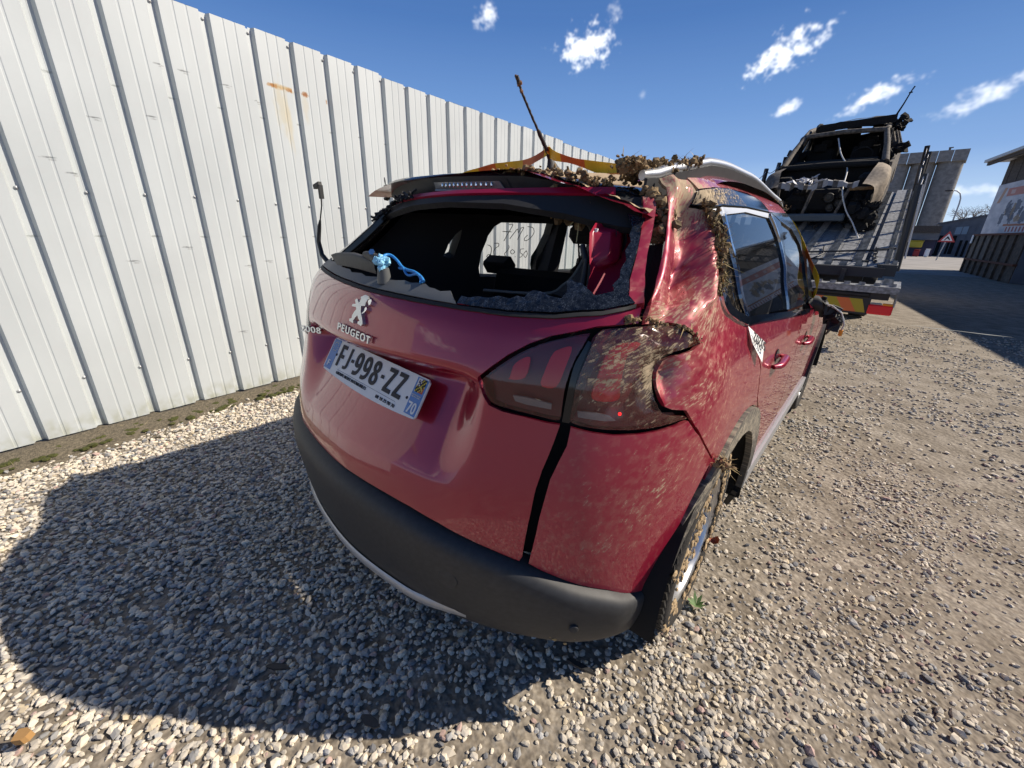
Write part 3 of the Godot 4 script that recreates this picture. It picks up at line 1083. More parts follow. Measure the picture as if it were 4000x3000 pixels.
func muddy(key: String, base: Color, black := false) -> void:
	var t := make_mud_pictures(base, black)
	var m := mat(key, 1, 1, 1, 1.0, 1.0)
	m.albedo_texture = t[0]
	m.roughness_texture = t[1]
	m.roughness_texture_channel = BaseMaterial3D.TEXTURE_CHANNEL_GREEN
	m.metallic_texture = t[1]
	m.metallic_texture_channel = BaseMaterial3D.TEXTURE_CHANNEL_BLUE
	m.texture_repeat = false
	if not black:
		m.clearcoat_enabled = true
		m.clearcoat = 1.0
		m.clearcoat_roughness = 0.04
		m.clearcoat_texture = t[1]

func make_red_car() -> void:
	muddy("muddy paint", Color(0.32, 0.005, 0.036))
	muddy("muddy plastic", Color(0.030, 0.031, 0.033), true)
	var car := thing("wrecked_car", "crumpled dark red hatchback with smashed rear window and mud caked on its right side", "car")
	var paint: Material = M["car paint"]
	var muddy_paint: Material = M["muddy paint"]
	car_tail(car, paint, muddy_paint)
	car_lamps(car)
	car_bumper(car)
	car_plate(car)
	car_side(car, muddy_paint)
	car_roof(car, muddy_paint)
	car_spoiler(car)
	car_far_side(car, paint)
	car_inside(car)
	car_front(car, paint)
	car_underside(car)
	for a in [[-0.87, 1, true], [-3.41, 1, false], [-0.87, -1, false], [-3.41, -1, false]]:
		car_wheel(car, a[0], a[1], a[2])
	car_mud(car)
	car_bits(car)

# ---- tailgate ------------------------------------------------------------
const LAMP_OUT := [.752, 1.101, .764, 1.106, .817, 1.111, .857, 1.113, .874, 1.112, .898, 1.100, .922, 1.080, .933, 1.063, .924, 1.057, .883, 1.048, .867, 1.037, .856, 1.011, .857, .974, .861, .952, .874, .923, .895, .914, .919, .909, .931, .896, .908, .892, .873, .886, .834, .883, .789, .884, .751, .887, .704, .898, .703, .924, .714, .967, .724, 1.011, .736, 1.056, .745, 1.087]
const LAMP_IN := [.742, 1.097, .711, 1.089, .654, 1.076, .602, 1.058, .549, 1.030, .505, 1.000, .473, .974, .472, .968, .483, .942, .501, .922, .530, .915, .591, .909, .645, .902, .681, .901, .688, .932, .694, .960, .710, 1.010, .725, 1.045, .739, 1.079]

func mirrored(a: Array) -> Array:
	var r := []
	for i in a.size():
		r.append(-a[i] if i % 2 == 0 else a[i])
	return r

func car_tail(car: Node3D, paint: Material, muddy_paint: Material) -> void:
	var edge := [.807, 1.143, .814, 1.113, .749, 1.105, .719, 1.094, .655, 1.081, .601, 1.062, .547, 1.034, .502, 1.003, .468, .977, .466, .967, .477, .940, .497, .919, .530, .910, .591, .904, .645, .897, .681, .895, .660, .832, .645, .786, .637, .739, .634, .686, .627, .616, .620, .555, .611, .537, .541, .557, .464, .576, .380, .595, .289, .606, .184, .610, .057, .612, -.100, .612, -.250, .612, -.429, .606, -.609, .592, -.620, .605, -.637, .739, -.660, .832, -.681, .895, -.591, .904, -.497, .919, -.466, .967, -.502, 1.003, -.547, 1.034, -.601, 1.062, -.655, 1.081, -.749, 1.105, -.814, 1.113, -.806, 1.147, -.620, 1.146, -.427, 1.143, -.135, 1.137, .008, 1.133, .234, 1.126, .398, 1.122, .534, 1.120, .656, 1.124, .748, 1.134]
	var tg := panel("tailgate", P(edge), paint, car, 0.004, 0.012, 0.015)
	# folded return along the right and lower edge of the lid
	panel("tailgate_flange", P([.813, 1.111, .749, 1.103, .713, 1.095, .744, 1.077, .763, 1.047, .715, .908, .702, .893, .681, .895, .689, .932, .713, 1.018, .743, 1.094]), M["gloss black"], car, -0.012, 0.004, 0.03)
	# upright frame strips beside the broken window
	panel("window_pillar", P([.806, 1.147, .785, 1.204, .780, 1.252, .781, 1.285, .782, 1.380, .757, 1.380, .762, 1.301, .764, 1.241, .765, 1.194, .775, 1.164, .791, 1.148]), muddy_paint, car, 0.006, 0.02, 0.01, [], 0.0)
	panel("window_pillar", P([-.806, 1.147, -.800, 1.380, -.700, 1.380, -.702, 1.149]), M["gloss black"], car, 0.004, 0.02, 0.02, [], 0.0)
	panel("window_header", P([-.74, 1.392, -.74, 1.345, -.62, 1.350, -.3, 1.375, 0.0, 1.38, .3, 1.372, .55, 1.345, .76, 1.31, .78, 1.388, .3, 1.396, 0.0, 1.398, -.3, 1.397]), M["rubber"], car, -0.006, 0.02, 0.03, [], 0.0)
	panel("header_flange", P([-.70, 1.393, -.3, 1.399, 0.0, 1.400, .3, 1.398, .70, 1.391, .70, 1.410, -.70, 1.412]), M["paint inside"], car, 0.0, 0.01, 0.04, [], 0.0)
	# shards of crazed safety glass left in the seal
	var low := P([-.703, 1.147, -.427, 1.145, -.135, 1.139, .008, 1.135, .234, 1.128, .399, 1.124, .535, 1.122, .656, 1.126, .748, 1.136, .791, 1.149])
	var up := [.775, 1.162, .749, 1.168, .726, 1.159, .717, 1.165, .700, 1.172, .685, 1.180, .668, 1.181, .654, 1.186, .647, 1.181, .659, 1.162, .654, 1.150, .619, 1.153, .604, 1.158, .589, 1.160, .574, 1.161, .566, 1.157, .561, 1.146, .540, 1.148, .527, 1.142, .493, 1.145, .465, 1.140, .433, 1.141, .410, 1.137, .385, 1.139]
	var dusty_up := [.341, 1.146, .309, 1.143, .285, 1.147, .262, 1.149, .240, 1.155, .214, 1.156, .181, 1.154, .150, 1.158, .117, 1.156, .051, 1.154, .010, 1.158, -.056, 1.155, -.100, 1.160, -.182, 1.157, -.220, 1.163, -.330, 1.163, -.389, 1.172, -.453, 1.171, -.520, 1.168, -.587, 1.166, -.700, 1.172]
	var a := P([.384, 1.124, .535, 1.122, .656, 1.126, .748, 1.136, .791, 1.149])
	a.append_array(P(up))
	panel("glass_shards", a, M["crazed glass"], car, 0.010, 0.004, 0.01, [], 0.0)
	var c := P([-.703, 1.147, -.427, 1.145, -.135, 1.139, .008, 1.135, .234, 1.128, .383, 1.123])
	c.append_array(P(dusty_up))
	panel("glass_strip", c, M["dusty glass"], car, 0.010, 0.004, 0.02, [], 0.0)
	var rr := P([.773, 1.162, .763, 1.194, .762, 1.241, .762, 1.272, .760, 1.301, .765, 1.325, .733, 1.335, .746, 1.303, .744, 1.285, .749, 1.271, .744, 1.250, .750, 1.231, .746, 1.210, .749, 1.194, .743, 1.180, .750, 1.168])
	panel("glass_shards", rr, M["crazed glass"], car, 0.010, 0.004, 0.01, [], 0.0)
	panel("glass_strip", P([-.700, 1.172, -.700, 1.370, -.655, 1.370, -.640, 1.300, -.655, 1.250, -.630, 1.200, -.600, 1.167]), M["gloss black"], car, 0.008, 0.004, 0.02, [], 0.0)
	panel("window_seal", band([Vector2(-.703, 1.142), Vector2(-.427, 1.139), Vector2(-.135, 1.133), Vector2(.234, 1.122), Vector2(.398, 1.118), Vector2(.534, 1.116), Vector2(.657, 1.119), Vector2(.749, 1.130), Vector2(.797, 1.143)], 0.0035), M["rubber"], car, 0.008, 0.006, 0.02, [], 0.0)
	# opened gap between lid and quarter panel: black sheet behind it, the shade put into its colour
	panel("gap_shade", P([.608, .524, 1.145, .536, 1.102, 1.100, .827, 1.119, .808, 1.300, .775, 1.300, .780, 1.148, .602, 1.057]), M["void"], car, -0.045, 0.0, 0.04, [], 0.0)
	# lettering and emblem
	var n := skin_normal(0.0, 1.012)
	var e1 := (skin(.085, 1.008) - skin(-.085, 1.018)).normalized()
	var e2 := n.cross(e1).normalized()
	lettering("brand_lettering", "PEUGEOT", 0.180, 0.0215, 0.005, Transform3D(Basis(e1, e2, n), skin(.000, 1.014) + n * 0.009), M["badge silver"], tg, "Droid Sans", 700)
	var lion := P([.010, 1.107, .016, 1.110, .028, 1.114, .043, 1.113, .049, 1.110, .052, 1.107, .047, 1.102, .045, 1.097, .045, 1.090, .040, 1.089, .026, 1.088, .026, 1.084, .029, 1.074, .035, 1.065, .040, 1.059, .046, 1.049, .047, 1.044, .041, 1.038, .021, 1.041, .021, 1.047, .030, 1.050, .020, 1.056, .014, 1.063, .004, 1.055, -.004, 1.047, -.003, 1.039, -.028, 1.042, -.028, 1.048, -.015, 1.051, -.015, 1.059, -.006, 1.070, .003, 1.077, -.002, 1.083, -.017, 1.082, -.026, 1.082, -.026, 1.086, -.021, 1.088, -.006, 1.090, -.016, 1.098, -.011, 1.102, -.005, 1.102, .009, 1.093, .014, 1.097, .010, 1.098, .015, 1.103])
	var em := panel("lion_emblem", lion, M["badge silver"], tg, 0.014, 0.011, 0.05, [], 0.0)
	panel("emblem_arm", P([.034, 1.070, .044, 1.077, .045, 1.084, .050, 1.088, .055, 1.086, .055, 1.081, .046, 1.074, .035, 1.069]), M["chrome"], em, 0.013, 0.009, 0.05, [], 0.0)
	panel("emblem_tail", P([.057, 1.096, .052, 1.100, .053, 1.105, .064, 1.107, .069, 1.104, .067, 1.095, .062, 1.092]), M["chrome"], em, 0.013, 0.009, 0.05, [], 0.0)
	var nl := skin_normal(-.465, .942)
	var l1 := (skin(-.400, .942) - skin(-.531, .937)).normalized()
	lettering("model_lettering", "2008", 0.115, 0.022, 0.005, Transform3D(Basis(l1, nl.cross(l1).normalized(), nl), skin(-.465, .942) + nl * 0.008), M["badge silver"], tg, "Droid Sans", 700)

# ---- lamps ---------------------------------------------------------------
func car_lamps(car: Node3D) -> void:
	for side in [1, -1]:
		for inner in [false, true]:
			var shape: Array = LAMP_IN if inner else LAMP_OUT
			if side < 0:
				shape = mirrored(shape)
			var f := func(a: Array) -> PackedVector2Array: return P(a if side > 0 else mirrored(a))
			var lamp := Node3D.new()
			lamp.name = "tail_lamp"
			car.add_child(lamp, true)
			panel("housing", P(shape), M["lamp dark"], lamp, -0.030, 0.0, 0.03, [], 0.003)
			panel("lens", rounded(P(shape), 2), M["lamp smoke"], lamp, 0.004, 0.006, 0.02, [], 0.004)
			if inner:
				panel("light_claw", rounded(f.call([.547, .987, .561, 1.020, .601, 1.037, .591, .988, .543, .979])), M["lamp red"], lamp, -0.012, 0.010, 0.03)
				panel("light_claw", rounded(f.call([.657, 1.045, .672, 1.057, .709, 1.065, .699, 1.026, .673, .973, .631, .974, .642, 1.013])), M["lamp red"], lamp, -0.012, 0.010, 0.03)
				panel("reversing_light", f.call([.553, .947, .592, .946, .660, .937, .658, .921, .592, .926, .561, .931]), M["lamp clear"], lamp, -0.010, 0.010, 0.03)
			else:
				panel("light_claw", rounded(f.call([.769, 1.051, .783, 1.068, .816, 1.079, .829, 1.071, .812, 1.050, .806, 1.036, .802, .984, .796, .949, .749, .951, .756, .995, .765, 1.036])), M["lamp red"], lamp, -0.010, 0.010, 0.02)
				panel("indicator", f.call([.720, .925, .758, .924, .782, .918, .798, .903, .773, .902, .721, .909]), M["lamp clear"], lamp, -0.010, 0.010, 0.03)
				if side > 0:
					panel("mud_smear", P(shape), M["mud film"], lamp, 0.0062, 0.0, 0.02, [], 0.004)
					var led := Mesher.new()
					led.lump(skin(.798, .921, -0.006), Vector3.ONE * 0.004, 3, noise, Basis(), 0.0, 5, 8)
					var lm := mat("lit diode", 1.0, 0.03, 0.03, 0.3)
					lm.emission_enabled = true
					lm.emission = Color(1.0, 0.06, 0.05)
					lm.emission_energy_multiplier = 2.2
					put("diode_light", led, lm, lamp)

# ---- bumper --------------------------------------------------------------
const DROP := [[-1.0, 0.0], [.25, 0.0], [.46, .030], [.61, .068], [.764, .122], [.844, .148], [.91, .178], [.96, .190], [1.1, .195]]

func bumper_y(s: float, y: float) -> float:      # the shell sags towards the crushed right corner
	return y - tab("drop", DROP, s) * clampf((y - .262) / .344, 0.0, 1.1)

func bumper_rows(rows: Array, s0: float, s1: float, taper: Callable, parts := 90) -> Array:
	var out := []
	for r in rows:
		var line := []
		for i in parts + 1:
			var s := lerpf(s0, s1, float(i) / parts)
			var k: float = taper.call(s)
			var y := bumper_y(s, r[0])
			line.append(body(s, y) + flat_normal(s, y) * (r[1] * lerpf(1.0, 0.35, k)))
		out.append(line)
	return out

func car_bumper(car: Node3D) -> void:
	# right red corner skin between lamp, wheel arch and lid gap; mirrored on the far side
	var corner := [.704, .892, .751, .882, .789, .877, .835, .877, .874, .880, .909, .886, .931, .892, .956, .859, 1.037, .802, 1.126, .747, 1.105, .713, 1.083, .661, 1.066, .608, 1.045, .552, 1.015, .485, .987, .428, .946, .414, .909, .424, .879, .436, .844, .455, .764, .481, .667, .517, .633, .534, .643, .584, .649, .623, .653, .666, .659, .710, .665, .768, .679, .809, .696, .848]
	panel("bumper_corner", P(corner), M["muddy paint"], car, 0.003, 0.012, 0.018)
	panel("bumper_corner", P(mirrored(corner)), M["car paint"], car, 0.003, 0.012, 0.04)
	# black plastic shell
	var rows := [[.606, -.030], [.600, .000], [.592, .018], [.578, .030], [.556, .036], [.52, .038], [.46, .034], [.40, .026], [.34, .016], [.29, .006], [.255, -.008], [.232, -.03], [.225, -.08]]
	var b := Mesher.new()
	var ends := func(s: float) -> float: return smoothstep(0.86, 0.98, absf(s))
	b.grid(bumper_rows(rows, -0.93, 0.985, ends, 150))
	put("bumper_shell", b, M["bumper plastic"], car)
	var skid := Mesher.new()
	var sr := [[.318, .014], [.312, .024], [.290, .022], [.262, .010], [.252, -.01], [.248, -.06]]
	var tp := func(s: float) -> float: return smoothstep(0.30, 0.50, absf(s))
	var rws := []
	for r in sr:
		var line := []
		for i in 61:
			var s := lerpf(-.62, .46, i / 60.0)
			var up := 0.018 * smoothstep(0.25, 0.46, s) + 0.018 * smoothstep(0.4, 0.62, -s)
			line.append(body(s, r[0] + up) + flat_normal(s, r[0]) * (r[1] - up * 0.6))
		rws.append(line)
	skid.grid(rws)
	put("skid_plate", skid, M["skid silver"], car)
	# towing-eye cover, sensor, reflector
	var ty := bumper_y(.42, .47)
	var n := flat_normal(.42, ty)
	var e := Mesher.new()
	var bs := Basis(n, Vector3.UP, n.cross(Vector3.UP))
	e.lathe([[0.0001, .0022], [.026, .002], [.0285, .0005], [.0290, -.003]], body(.42, ty) + n * .0360, bs, 28)
	put("towing_eye_cover", e, M["bumper plastic"], car)
	n = flat_normal(.76, .37)
	e = Mesher.new()
	e.lathe([[0.0001, .003], [.010, .003], [.012, .001], [.0125, -.004]], body(.76, .37) + n * .0360, Basis(n, Vector3.UP, n.cross(Vector3.UP)), 18)
	put("parking_sensor", e, M["bumper plastic"], car)
	# mud scraped on the corner
	rng.seed = 88
	var sm := Mesher.new()
	sm.colored = true
	for i in 70:
		var s := rng.randfn(.72, .030); var y := rng.randfn(.325, .016)
		var r := rng.randf_range(.002, .009)
		sm.tint = Color(.36, .25, .11) * rng.randf_range(.6, 1.2)
		sm.lump(body(s, y) + flat_normal(s, y) * bumper_off(y), Vector3(r, r * .8, .0025), i, noise, Basis.looking_at(-flat_normal(s, y)), .3, 4, 7)
	var so := put("mud_scrape", sm, M["mud"], car)
	so.set_meta("kind", "stuff")

func bumper_off(y: float) -> float:
	return lerpf(.010, .036, clampf((y - .34) / .12, 0.0, 1.0))

# ---- number plate --------------------------------------------------------
func car_plate(car: Node3D) -> void:
	var tilt := 0.5408
	var n := Vector3(0.006 * cos(tilt), sin(tilt), cos(tilt)).normalized()
	var x := Vector3(1, 0, 0) - n * n.x
	x = x.normalized().rotated(n, -0.045)
	var y := n.cross(x).normalized()
	var plate := Node3D.new()
	plate.name = "number_plate"
	car.add_child(plate)
	plate.transform = Transform3D(Basis(x, y, n), Vector3(0.041, 0.8836, -0.1913) + n * 0.006)
	var outline := PackedVector2Array()
	for k in [[-.252, .056], [.252, .056], [.26, .048], [.26, -.046], [.253, -.055]]:
		outline.append(Vector2(k[0], k[1]))
	for i in range(1, 12):
		var u := lerpf(.25, -.25, i / 12.0)
		outline.append(Vector2(u, -.055 - .013 * (1.0 - pow(u / .25, 2.0))))
	outline.append(Vector2(-.253, -.055)); outline.append(Vector2(-.26, -.046)); outline.append(Vector2(-.26, .048))
	var b := Mesher.new()
	b.prism(outline, Vector3(0, 0, -.003), Basis(), .005)
	put("plate_board", b, M["plate white"], plate)
	var blue := func(x0: float, x1: float) -> void:
		var q := Mesher.new()
		q.prism(PackedVector2Array([Vector2(x0, -.050), Vector2(x1, -.050), Vector2(x1, .052), Vector2(x0, .052)]), Vector3(0, 0, .0022), Basis(), .0006)
		put("blue_band", q, M["plate blue"], plate)
	blue.call(-.2555, -.213)
	blue.call(.209, .2555)
	var tx := func(words: String, cx: float, cy: float, w: float, h: float, key: String, weight: int, name_: String) -> void:
		lettering(name_, words, w, h, .0016, Transform3D(Basis(), Vector3(cx, cy, .0034)), M[key], plate, "Droid Sans", weight)
	tx.call("F", -.1775, .008, .030, .072, "ink", 700, "plate_letter")
	tx.call("J", -.1370, .008, .024, .072, "ink", 700, "plate_letter")
	tx.call("-", -.1075, .008, .014, .010, "ink", 700, "plate_dash")
	var cx := -.072
	for ch in ["9", "9", "8"]:
		tx.call(ch, cx, .008, .039, .074, "ink", 700, "plate_digit")
		cx += .049
	tx.call("-", .0655, .008, .014, .010, "ink", 700, "plate_dash")
	tx.call("Z", .104, .008, .038, .072, "ink", 700, "plate_letter")
	tx.call("Z", .153, .008, .038, .072, "ink", 700, "plate_letter")
	tx.call("GROUPE NEDEY AUTOMOBILES", -.078, -.0465, .182, .0095, "ink", 400, "dealer_text")
	tx.call("08 10 25 90 70", .118, -.0500, .094, .0095, "ink", 400, "dealer_text")
	tx.call("F", -.2345, -.030, .013, .020, "plate white", 700, "country_letter")
	tx.call("70", .2325, -.030, .036, .031, "plate white", 700, "department_number")
	tx.call("REGION BOURGOGNE", .2325, .0045, .038, .0028, "plate white", 400, "region_text")
	tx.call("FRANCHE-COMTE", .2325, -.0005, .034, .0028, "plate white", 400, "region_text")
	var stars := Mesher.new()
	for k in 12:
		var c := Vector3(-.2345 + .0145 * sin(TAU * k / 12.0), .027 + .0145 * cos(TAU * k / 12.0), .003)
		for i in 5:
			var a := TAU * i / 5.0
			stars.flat(c + Vector3(sin(a), cos(a), 0) * .0026, c + Vector3(sin(a + .7), cos(a + .7), 0) * .001, c - Vector3(sin(a + .35), cos(a + .35), 0) * .001, Vector3.BACK)
	put("star_ring", stars, M["plate yellow"], plate)
	# quartered coat of arms
	var arms := Mesher.new()
	arms.colored = true
	for i in 8:
		for j in 9:
			var right := i >= 4; var up := j >= 4
			var c := Color(.02, .02, .025)
			if not right and up: c = Color(.62, .60, .55) if i == 0 or j == 8 or (i + j) % 3 == 0 else Color(.025, .03, .09)
			elif right and up: c = Color(.55, .45, .06) if (i * 2 + j) % 3 == 0 else Color(.02, .02, .02)
			elif not right: c = Color(.55, .45, .06) if (i + j * 2) % 3 == 0 else Color(.02, .02, .02)
			else: c = Color(.45, .10, .06) if i == 7 or j == 0 else (Color(.55, .42, .10) if (i + j) % 3 != 0 else Color(.02, .02, .02))
			arms.tint = c
			arms.box(Vector3(.2325 + (i - 3.5) * .0042, .0315 + (j - 4) * .0042, .0030), Vector3(.0042, .0042, .0006))
	put("coat_of_arms", arms, M["mud"], plate)
	for sx in [-1, 1]:
		var rv := Mesher.new()
		rv.lathe([[.0001, .003], [.0028, .0028], [.0042, .001], [.0045, .0]], Vector3(.2045 * sx - .006, -.012 if sx > 0 else .004, .002), Basis(Vector3.BACK, Vector3.UP, Vector3.RIGHT), 10)
		put("rivet", rv, M["ink"], plate)
	var ln := Mesher.new()
	ln.box(Vector3(-.005, -.0375, .0024), Vector3(.33, .0007, .0006))
	put("printed_rule", ln, M["ink"], plate)

# ---- near (right) side ---------------------------------------------------
func belt(s: float) -> float:
	return lerpf(1.069, .940, clampf((s - 1.274) / 1.40, 0.0, 1.0))

func oval(cs: float, cy: float, a: float, b: float, from: float, to: float, k := 24) -> PackedVector2Array:
	var r := PackedVector2Array()
	for i in k + 1:
		var w := lerpf(from, to, float(i) / k)
		r.append(Vector2(cs + a * cos(w), cy + b * sin(w)))
	return r

func car_side(car: Node3D, paint: Material) -> void:
	var arch_s := 1.395
	var arch := PackedVector2Array()      # wheel-arch edge from rear to front
	var inner := PackedVector2Array()     # its lip from front to rear
	for i in 33:
		var w := PI - PI * i / 32.0
		arch.append(Vector2(arch_s + (.41 if cos(w) < 0.0 else .52) * cos(w), .33 + .455 * sin(w)))
		inner.append(Vector2(arch_s - (.345 if cos(w) > 0.0 else .44) * cos(w), .33 + .385 * sin(w)))
	var quarter := P([.825, 1.112, .822, 1.129, .811, 1.159, .805, 1.191, .804, 1.223, .804, 1.258, .804, 1.294, .803, 1.340, .801, 1.400, .800, 1.435, .881, 1.440, .896, 1.405, .882, 1.384, .900, 1.368, .915, 1.365, .930, 1.331, .943, 1.274, .956, 1.219, .983, 1.181, 1.038, 1.149, 1.101, 1.119, 1.177, 1.093, 1.275, 1.066, 1.420, .970, 1.515, .890, 1.520, .860, 1.569, .787, 1.641, .735])
	for i in range(arch.size() - 1, -1, -1):
		var q := arch[i]
		if q.x < 1.62 and q.x > 1.11:
			quarter.append(q + Vector2(0, .004))
	quarter.append_array(P([1.129, .749, 1.033, .810, .954, .867, .923, .914, .894, .921, .878, .930, .865, .955, .861, .974, .863, 1.008, .870, 1.033, .885, 1.043, .925, 1.052, .939, 1.062, .926, 1.083, .901, 1.104, .874, 1.117, .857, 1.117]))
	panel("quarter_panel", quarter, paint, car, 0.0, 0.010, 0.010, [], 0.0018, "crumpled rear quarter panel smeared with dried mud")
	# roof-side strip above the windows
	panel("roof_side", P([.881, 1.446, 1.001, 1.462, 1.300, 1.470, 1.700, 1.470, 2.050, 1.445, 2.100, 1.400, 1.660, 1.392, 1.587, 1.434, 1.441, 1.451, 1.203, 1.445, .986, 1.429, .900, 1.414]), paint, car, 0.0, 0.01, 0.03)
	panel("window_top_trim", P([.889, 1.410, .986, 1.427, 1.203, 1.443, 1.441, 1.449, 1.589, 1.432, 1.641, 1.405, 1.658, 1.389, 1.291, 1.388, .991, 1.376, .922, 1.366, .897, 1.372, .882, 1.384]), M["gloss black"], car, 0.004, 0.01, 0.02)
	var film := panel("trim_mud", P([.889, 1.410, .986, 1.427, 1.203, 1.443, 1.291, 1.388, .991, 1.376, .922, 1.366, .897, 1.372, .882, 1.384]), M["mud film"], car, 0.0055, 0.0, 0.02, [], 0.003)
	film.set_meta("label", "dried mud smeared on the window trim")
	# window frame strip below the trim
	panel("window_frame", P([.931, 1.364, .993, 1.374, 1.291, 1.386, 1.658, 1.387, 1.660, 1.370, 1.617, 1.367, 1.266, 1.373, 1.014, 1.354, .963, 1.345, .931, 1.340]), M["satin silver"], car, 0.0, 0.012, 0.02, [], 0.0, "grey window frame strip streaked with mud")
	var g1 := P([.931, 1.339, .963, 1.343, 1.006, 1.277, 1.138, 1.171, 1.272, 1.083, 1.176, 1.100, 1.099, 1.126, 1.042, 1.156, .989, 1.190, .955, 1.238, .940, 1.298])
	var g2 := P([1.015, 1.352, 1.265, 1.371, 1.619, 1.365, 1.732, 1.294, 1.853, 1.182, 1.911, 1.030, 1.320, 1.074, 1.175, 1.183, 1.076, 1.277])
	var g3 := P([1.845, 1.360, 2.103, 1.332, 2.294, 1.266, 2.421, 1.174, 2.479, 1.085, 2.527, .992, 2.025, 1.017, 1.973, 1.119, 1.889, 1.242])
	panel("quarter_window", g1, M["window glass"], car, -0.004, 0.004, 0.03, [], 0.0)
	panel("rear_door_window", g2, M["window glass"], car, -0.004, 0.004, 0.03, [], 0.0)
	panel("front_door_window", g3, M["window glass"], car, -0.004, 0.004, 0.03, [], 0.0)
	panel("window_mud", g1, M["mud film"], car, -0.0025, 0.0, 0.03, [], 0.004)
	panel("window_divider", P([.964, 1.346, 1.016, 1.354, 1.076, 1.279, 1.176, 1.185, 1.322, 1.074, 1.273, 1.080, 1.138, 1.171, 1.006, 1.277]), M["gloss black"], car, 0.002, 0.014, 0.02, [], 0.0)
	panel("chrome_strip", band([Vector2(.985, 1.350), Vector2(1.040, 1.277), Vector2(1.156, 1.178), Vector2(1.296, 1.078)], .006), M["chrome"], car, 0.007, 0.008, 0.02, [], 0.0)
	panel("door_pillar", P([1.618, 1.368, 1.660, 1.388, 1.700, 1.390, 1.845, 1.362, 1.889, 1.242, 1.973, 1.119, 2.025, 1.017, 1.911, 1.028, 1.853, 1.182, 1.732, 1.294]), M["gloss black"], car, 0.002, 0.014, 0.03, [], 0.0)
	panel("chrome_strip", band([Vector2(1.660, 1.380), Vector2(1.770, 1.294), Vector2(1.885, 1.182), Vector2(1.945, 1.028)], .006), M["chrome"], car, 0.006, 0.008, 0.03, [], 0.0)
	panel("windscreen_pillar", P([1.845, 1.362, 1.700, 1.390, 2.080, 1.405, 2.350, 1.300, 2.600, 1.130, 2.720, .945, 2.527, .990, 2.479, 1.085, 2.421, 1.174, 2.294, 1.266, 2.103, 1.332]), M["gloss black"], car, 0.003, 0.014, 0.04, [], 0.0)
	# chrome line under the windows
	var line := [Vector2(.963, 1.205), Vector2(.987, 1.175), Vector2(1.041, 1.143), Vector2(1.100, 1.115), Vector2(1.179, 1.089), Vector2(1.277, 1.066)]
	for i in 8:
		line.append(Vector2(1.40 + i * .165, belt(1.40 + i * .165)))
	panel("belt_moulding", band(line, .0105), M["chrome"], car, 0.008, 0.012, 0.03, [], 0.0)
	# doors, wing, sill
	var rd := P([1.277, 1.060])
	for i in 6:
		rd.append(Vector2(1.42 + i * .166, belt(1.42 + i * .166) - .006))
	rd.append_array(P([2.330, .970, 2.360, .700, 2.395, .405, 1.930, .405, 1.915, .500]))
	for i in arch.size():
		var q := arch[arch.size() - 1 - i]
		if q.x > 1.66 and q.y > .50:
			rd.append(q + Vector2(.006, .004))
	rd.append_array(P([1.571, .790, 1.523, .860, 1.517, .892, 1.422, .972]))
	panel("rear_door", rd, paint, car, 0.0, 0.012, 0.03, [], 0.003)
	panel("front_door", P([2.333, .967, 2.700, .934, 3.020, .930, 3.180, .800, 3.220, .600, 3.200, .405, 2.398, .405, 2.363, .700]), paint, car, 0.0, 0.012, 0.04, [], 0.003)
	var wing := P([3.030, .925, 3.500, .900, 4.000, .820, 4.250, .720, 4.300, .500])
	wing.append_array(oval(3.95, .33, .43, .40, 0.35, PI - .2, 16))
	wing.append_array(P([3.450, .405, 3.210, .405, 3.225, .600, 3.190, .800]))
	panel("front_wing", wing, M["car paint"], car, 0.0, 0.012, 0.04, [], 0.003)
	panel("sill_cover", P([1.860, .400, 3.500, .400, 3.500, .270, 1.860, .250]), M["skid silver"], car, 0.012, 0.03, 0.05, [], 0.0)
	panel("sill_edge", P([1.84, .30, 3.52, .30, 3.52, .215, 1.84, .20]), M["black plastic"], car, 0.006, 0.02, 0.05, [], 0.0)
	# wheel-arch mouldings
	var ringp := P([.945, .372, .955, .410])
	for q in arch:
		if q.y > .405 or q.x > arch_s:
			ringp.append(q)
	for q in inner:
		if q.y > .36 or q.x > arch_s:
			ringp.append(q)
	ringp.append_array(P([1.02, .315, .97, .33]))
	panel("arch_moulding", ringp, M["muddy plastic"], car, 0.010, 0.022, 0.02, [], 0.0, "mud streaked black wheel arch moulding")
	var rf := oval(3.95, .33, .47, .435, PI, 0.0, 24)
	rf.append_array(oval(3.95, .33, .40, .375, 0.0, PI, 24))
	panel("arch_moulding", rf, M["black plastic"], car, 0.016, 0.035, 0.04, [], 0.0)
	# door handles, each with a dark oval painted for its shaded recess
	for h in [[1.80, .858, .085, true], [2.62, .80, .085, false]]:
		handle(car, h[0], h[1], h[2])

func handle(car: Node3D, s: float, y: float, half: float) -> void:
	var root := Node3D.new()
	root.name = "door_handle"
	car.add_child(root, true)
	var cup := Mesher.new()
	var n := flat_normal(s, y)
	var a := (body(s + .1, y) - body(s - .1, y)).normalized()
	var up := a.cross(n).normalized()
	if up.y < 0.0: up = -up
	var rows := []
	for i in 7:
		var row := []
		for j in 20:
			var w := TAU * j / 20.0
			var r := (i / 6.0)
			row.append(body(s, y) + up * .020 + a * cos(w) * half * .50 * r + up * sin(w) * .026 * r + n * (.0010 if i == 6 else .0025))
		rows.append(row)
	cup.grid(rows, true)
	put("recess_shade", cup, M["gloss black"], root)  # black oval on the surface, recess shade put into its colour
	var g := Mesher.new()
	var path := []
	var rad := []
	for i in 11:
		var t := i / 10.0 * 2.0 - 1.0
		path.append(body(s, y) + a * half * t + n * (.024 - .018 * pow(absf(t), 6.0)) + up * .004 * t)
		rad.append(.017 - .006 * pow(absf(t), 3.0))
	g.tube(path, rad, 10, true, 0.75)
	put("grip", g, M["car paint"], root)

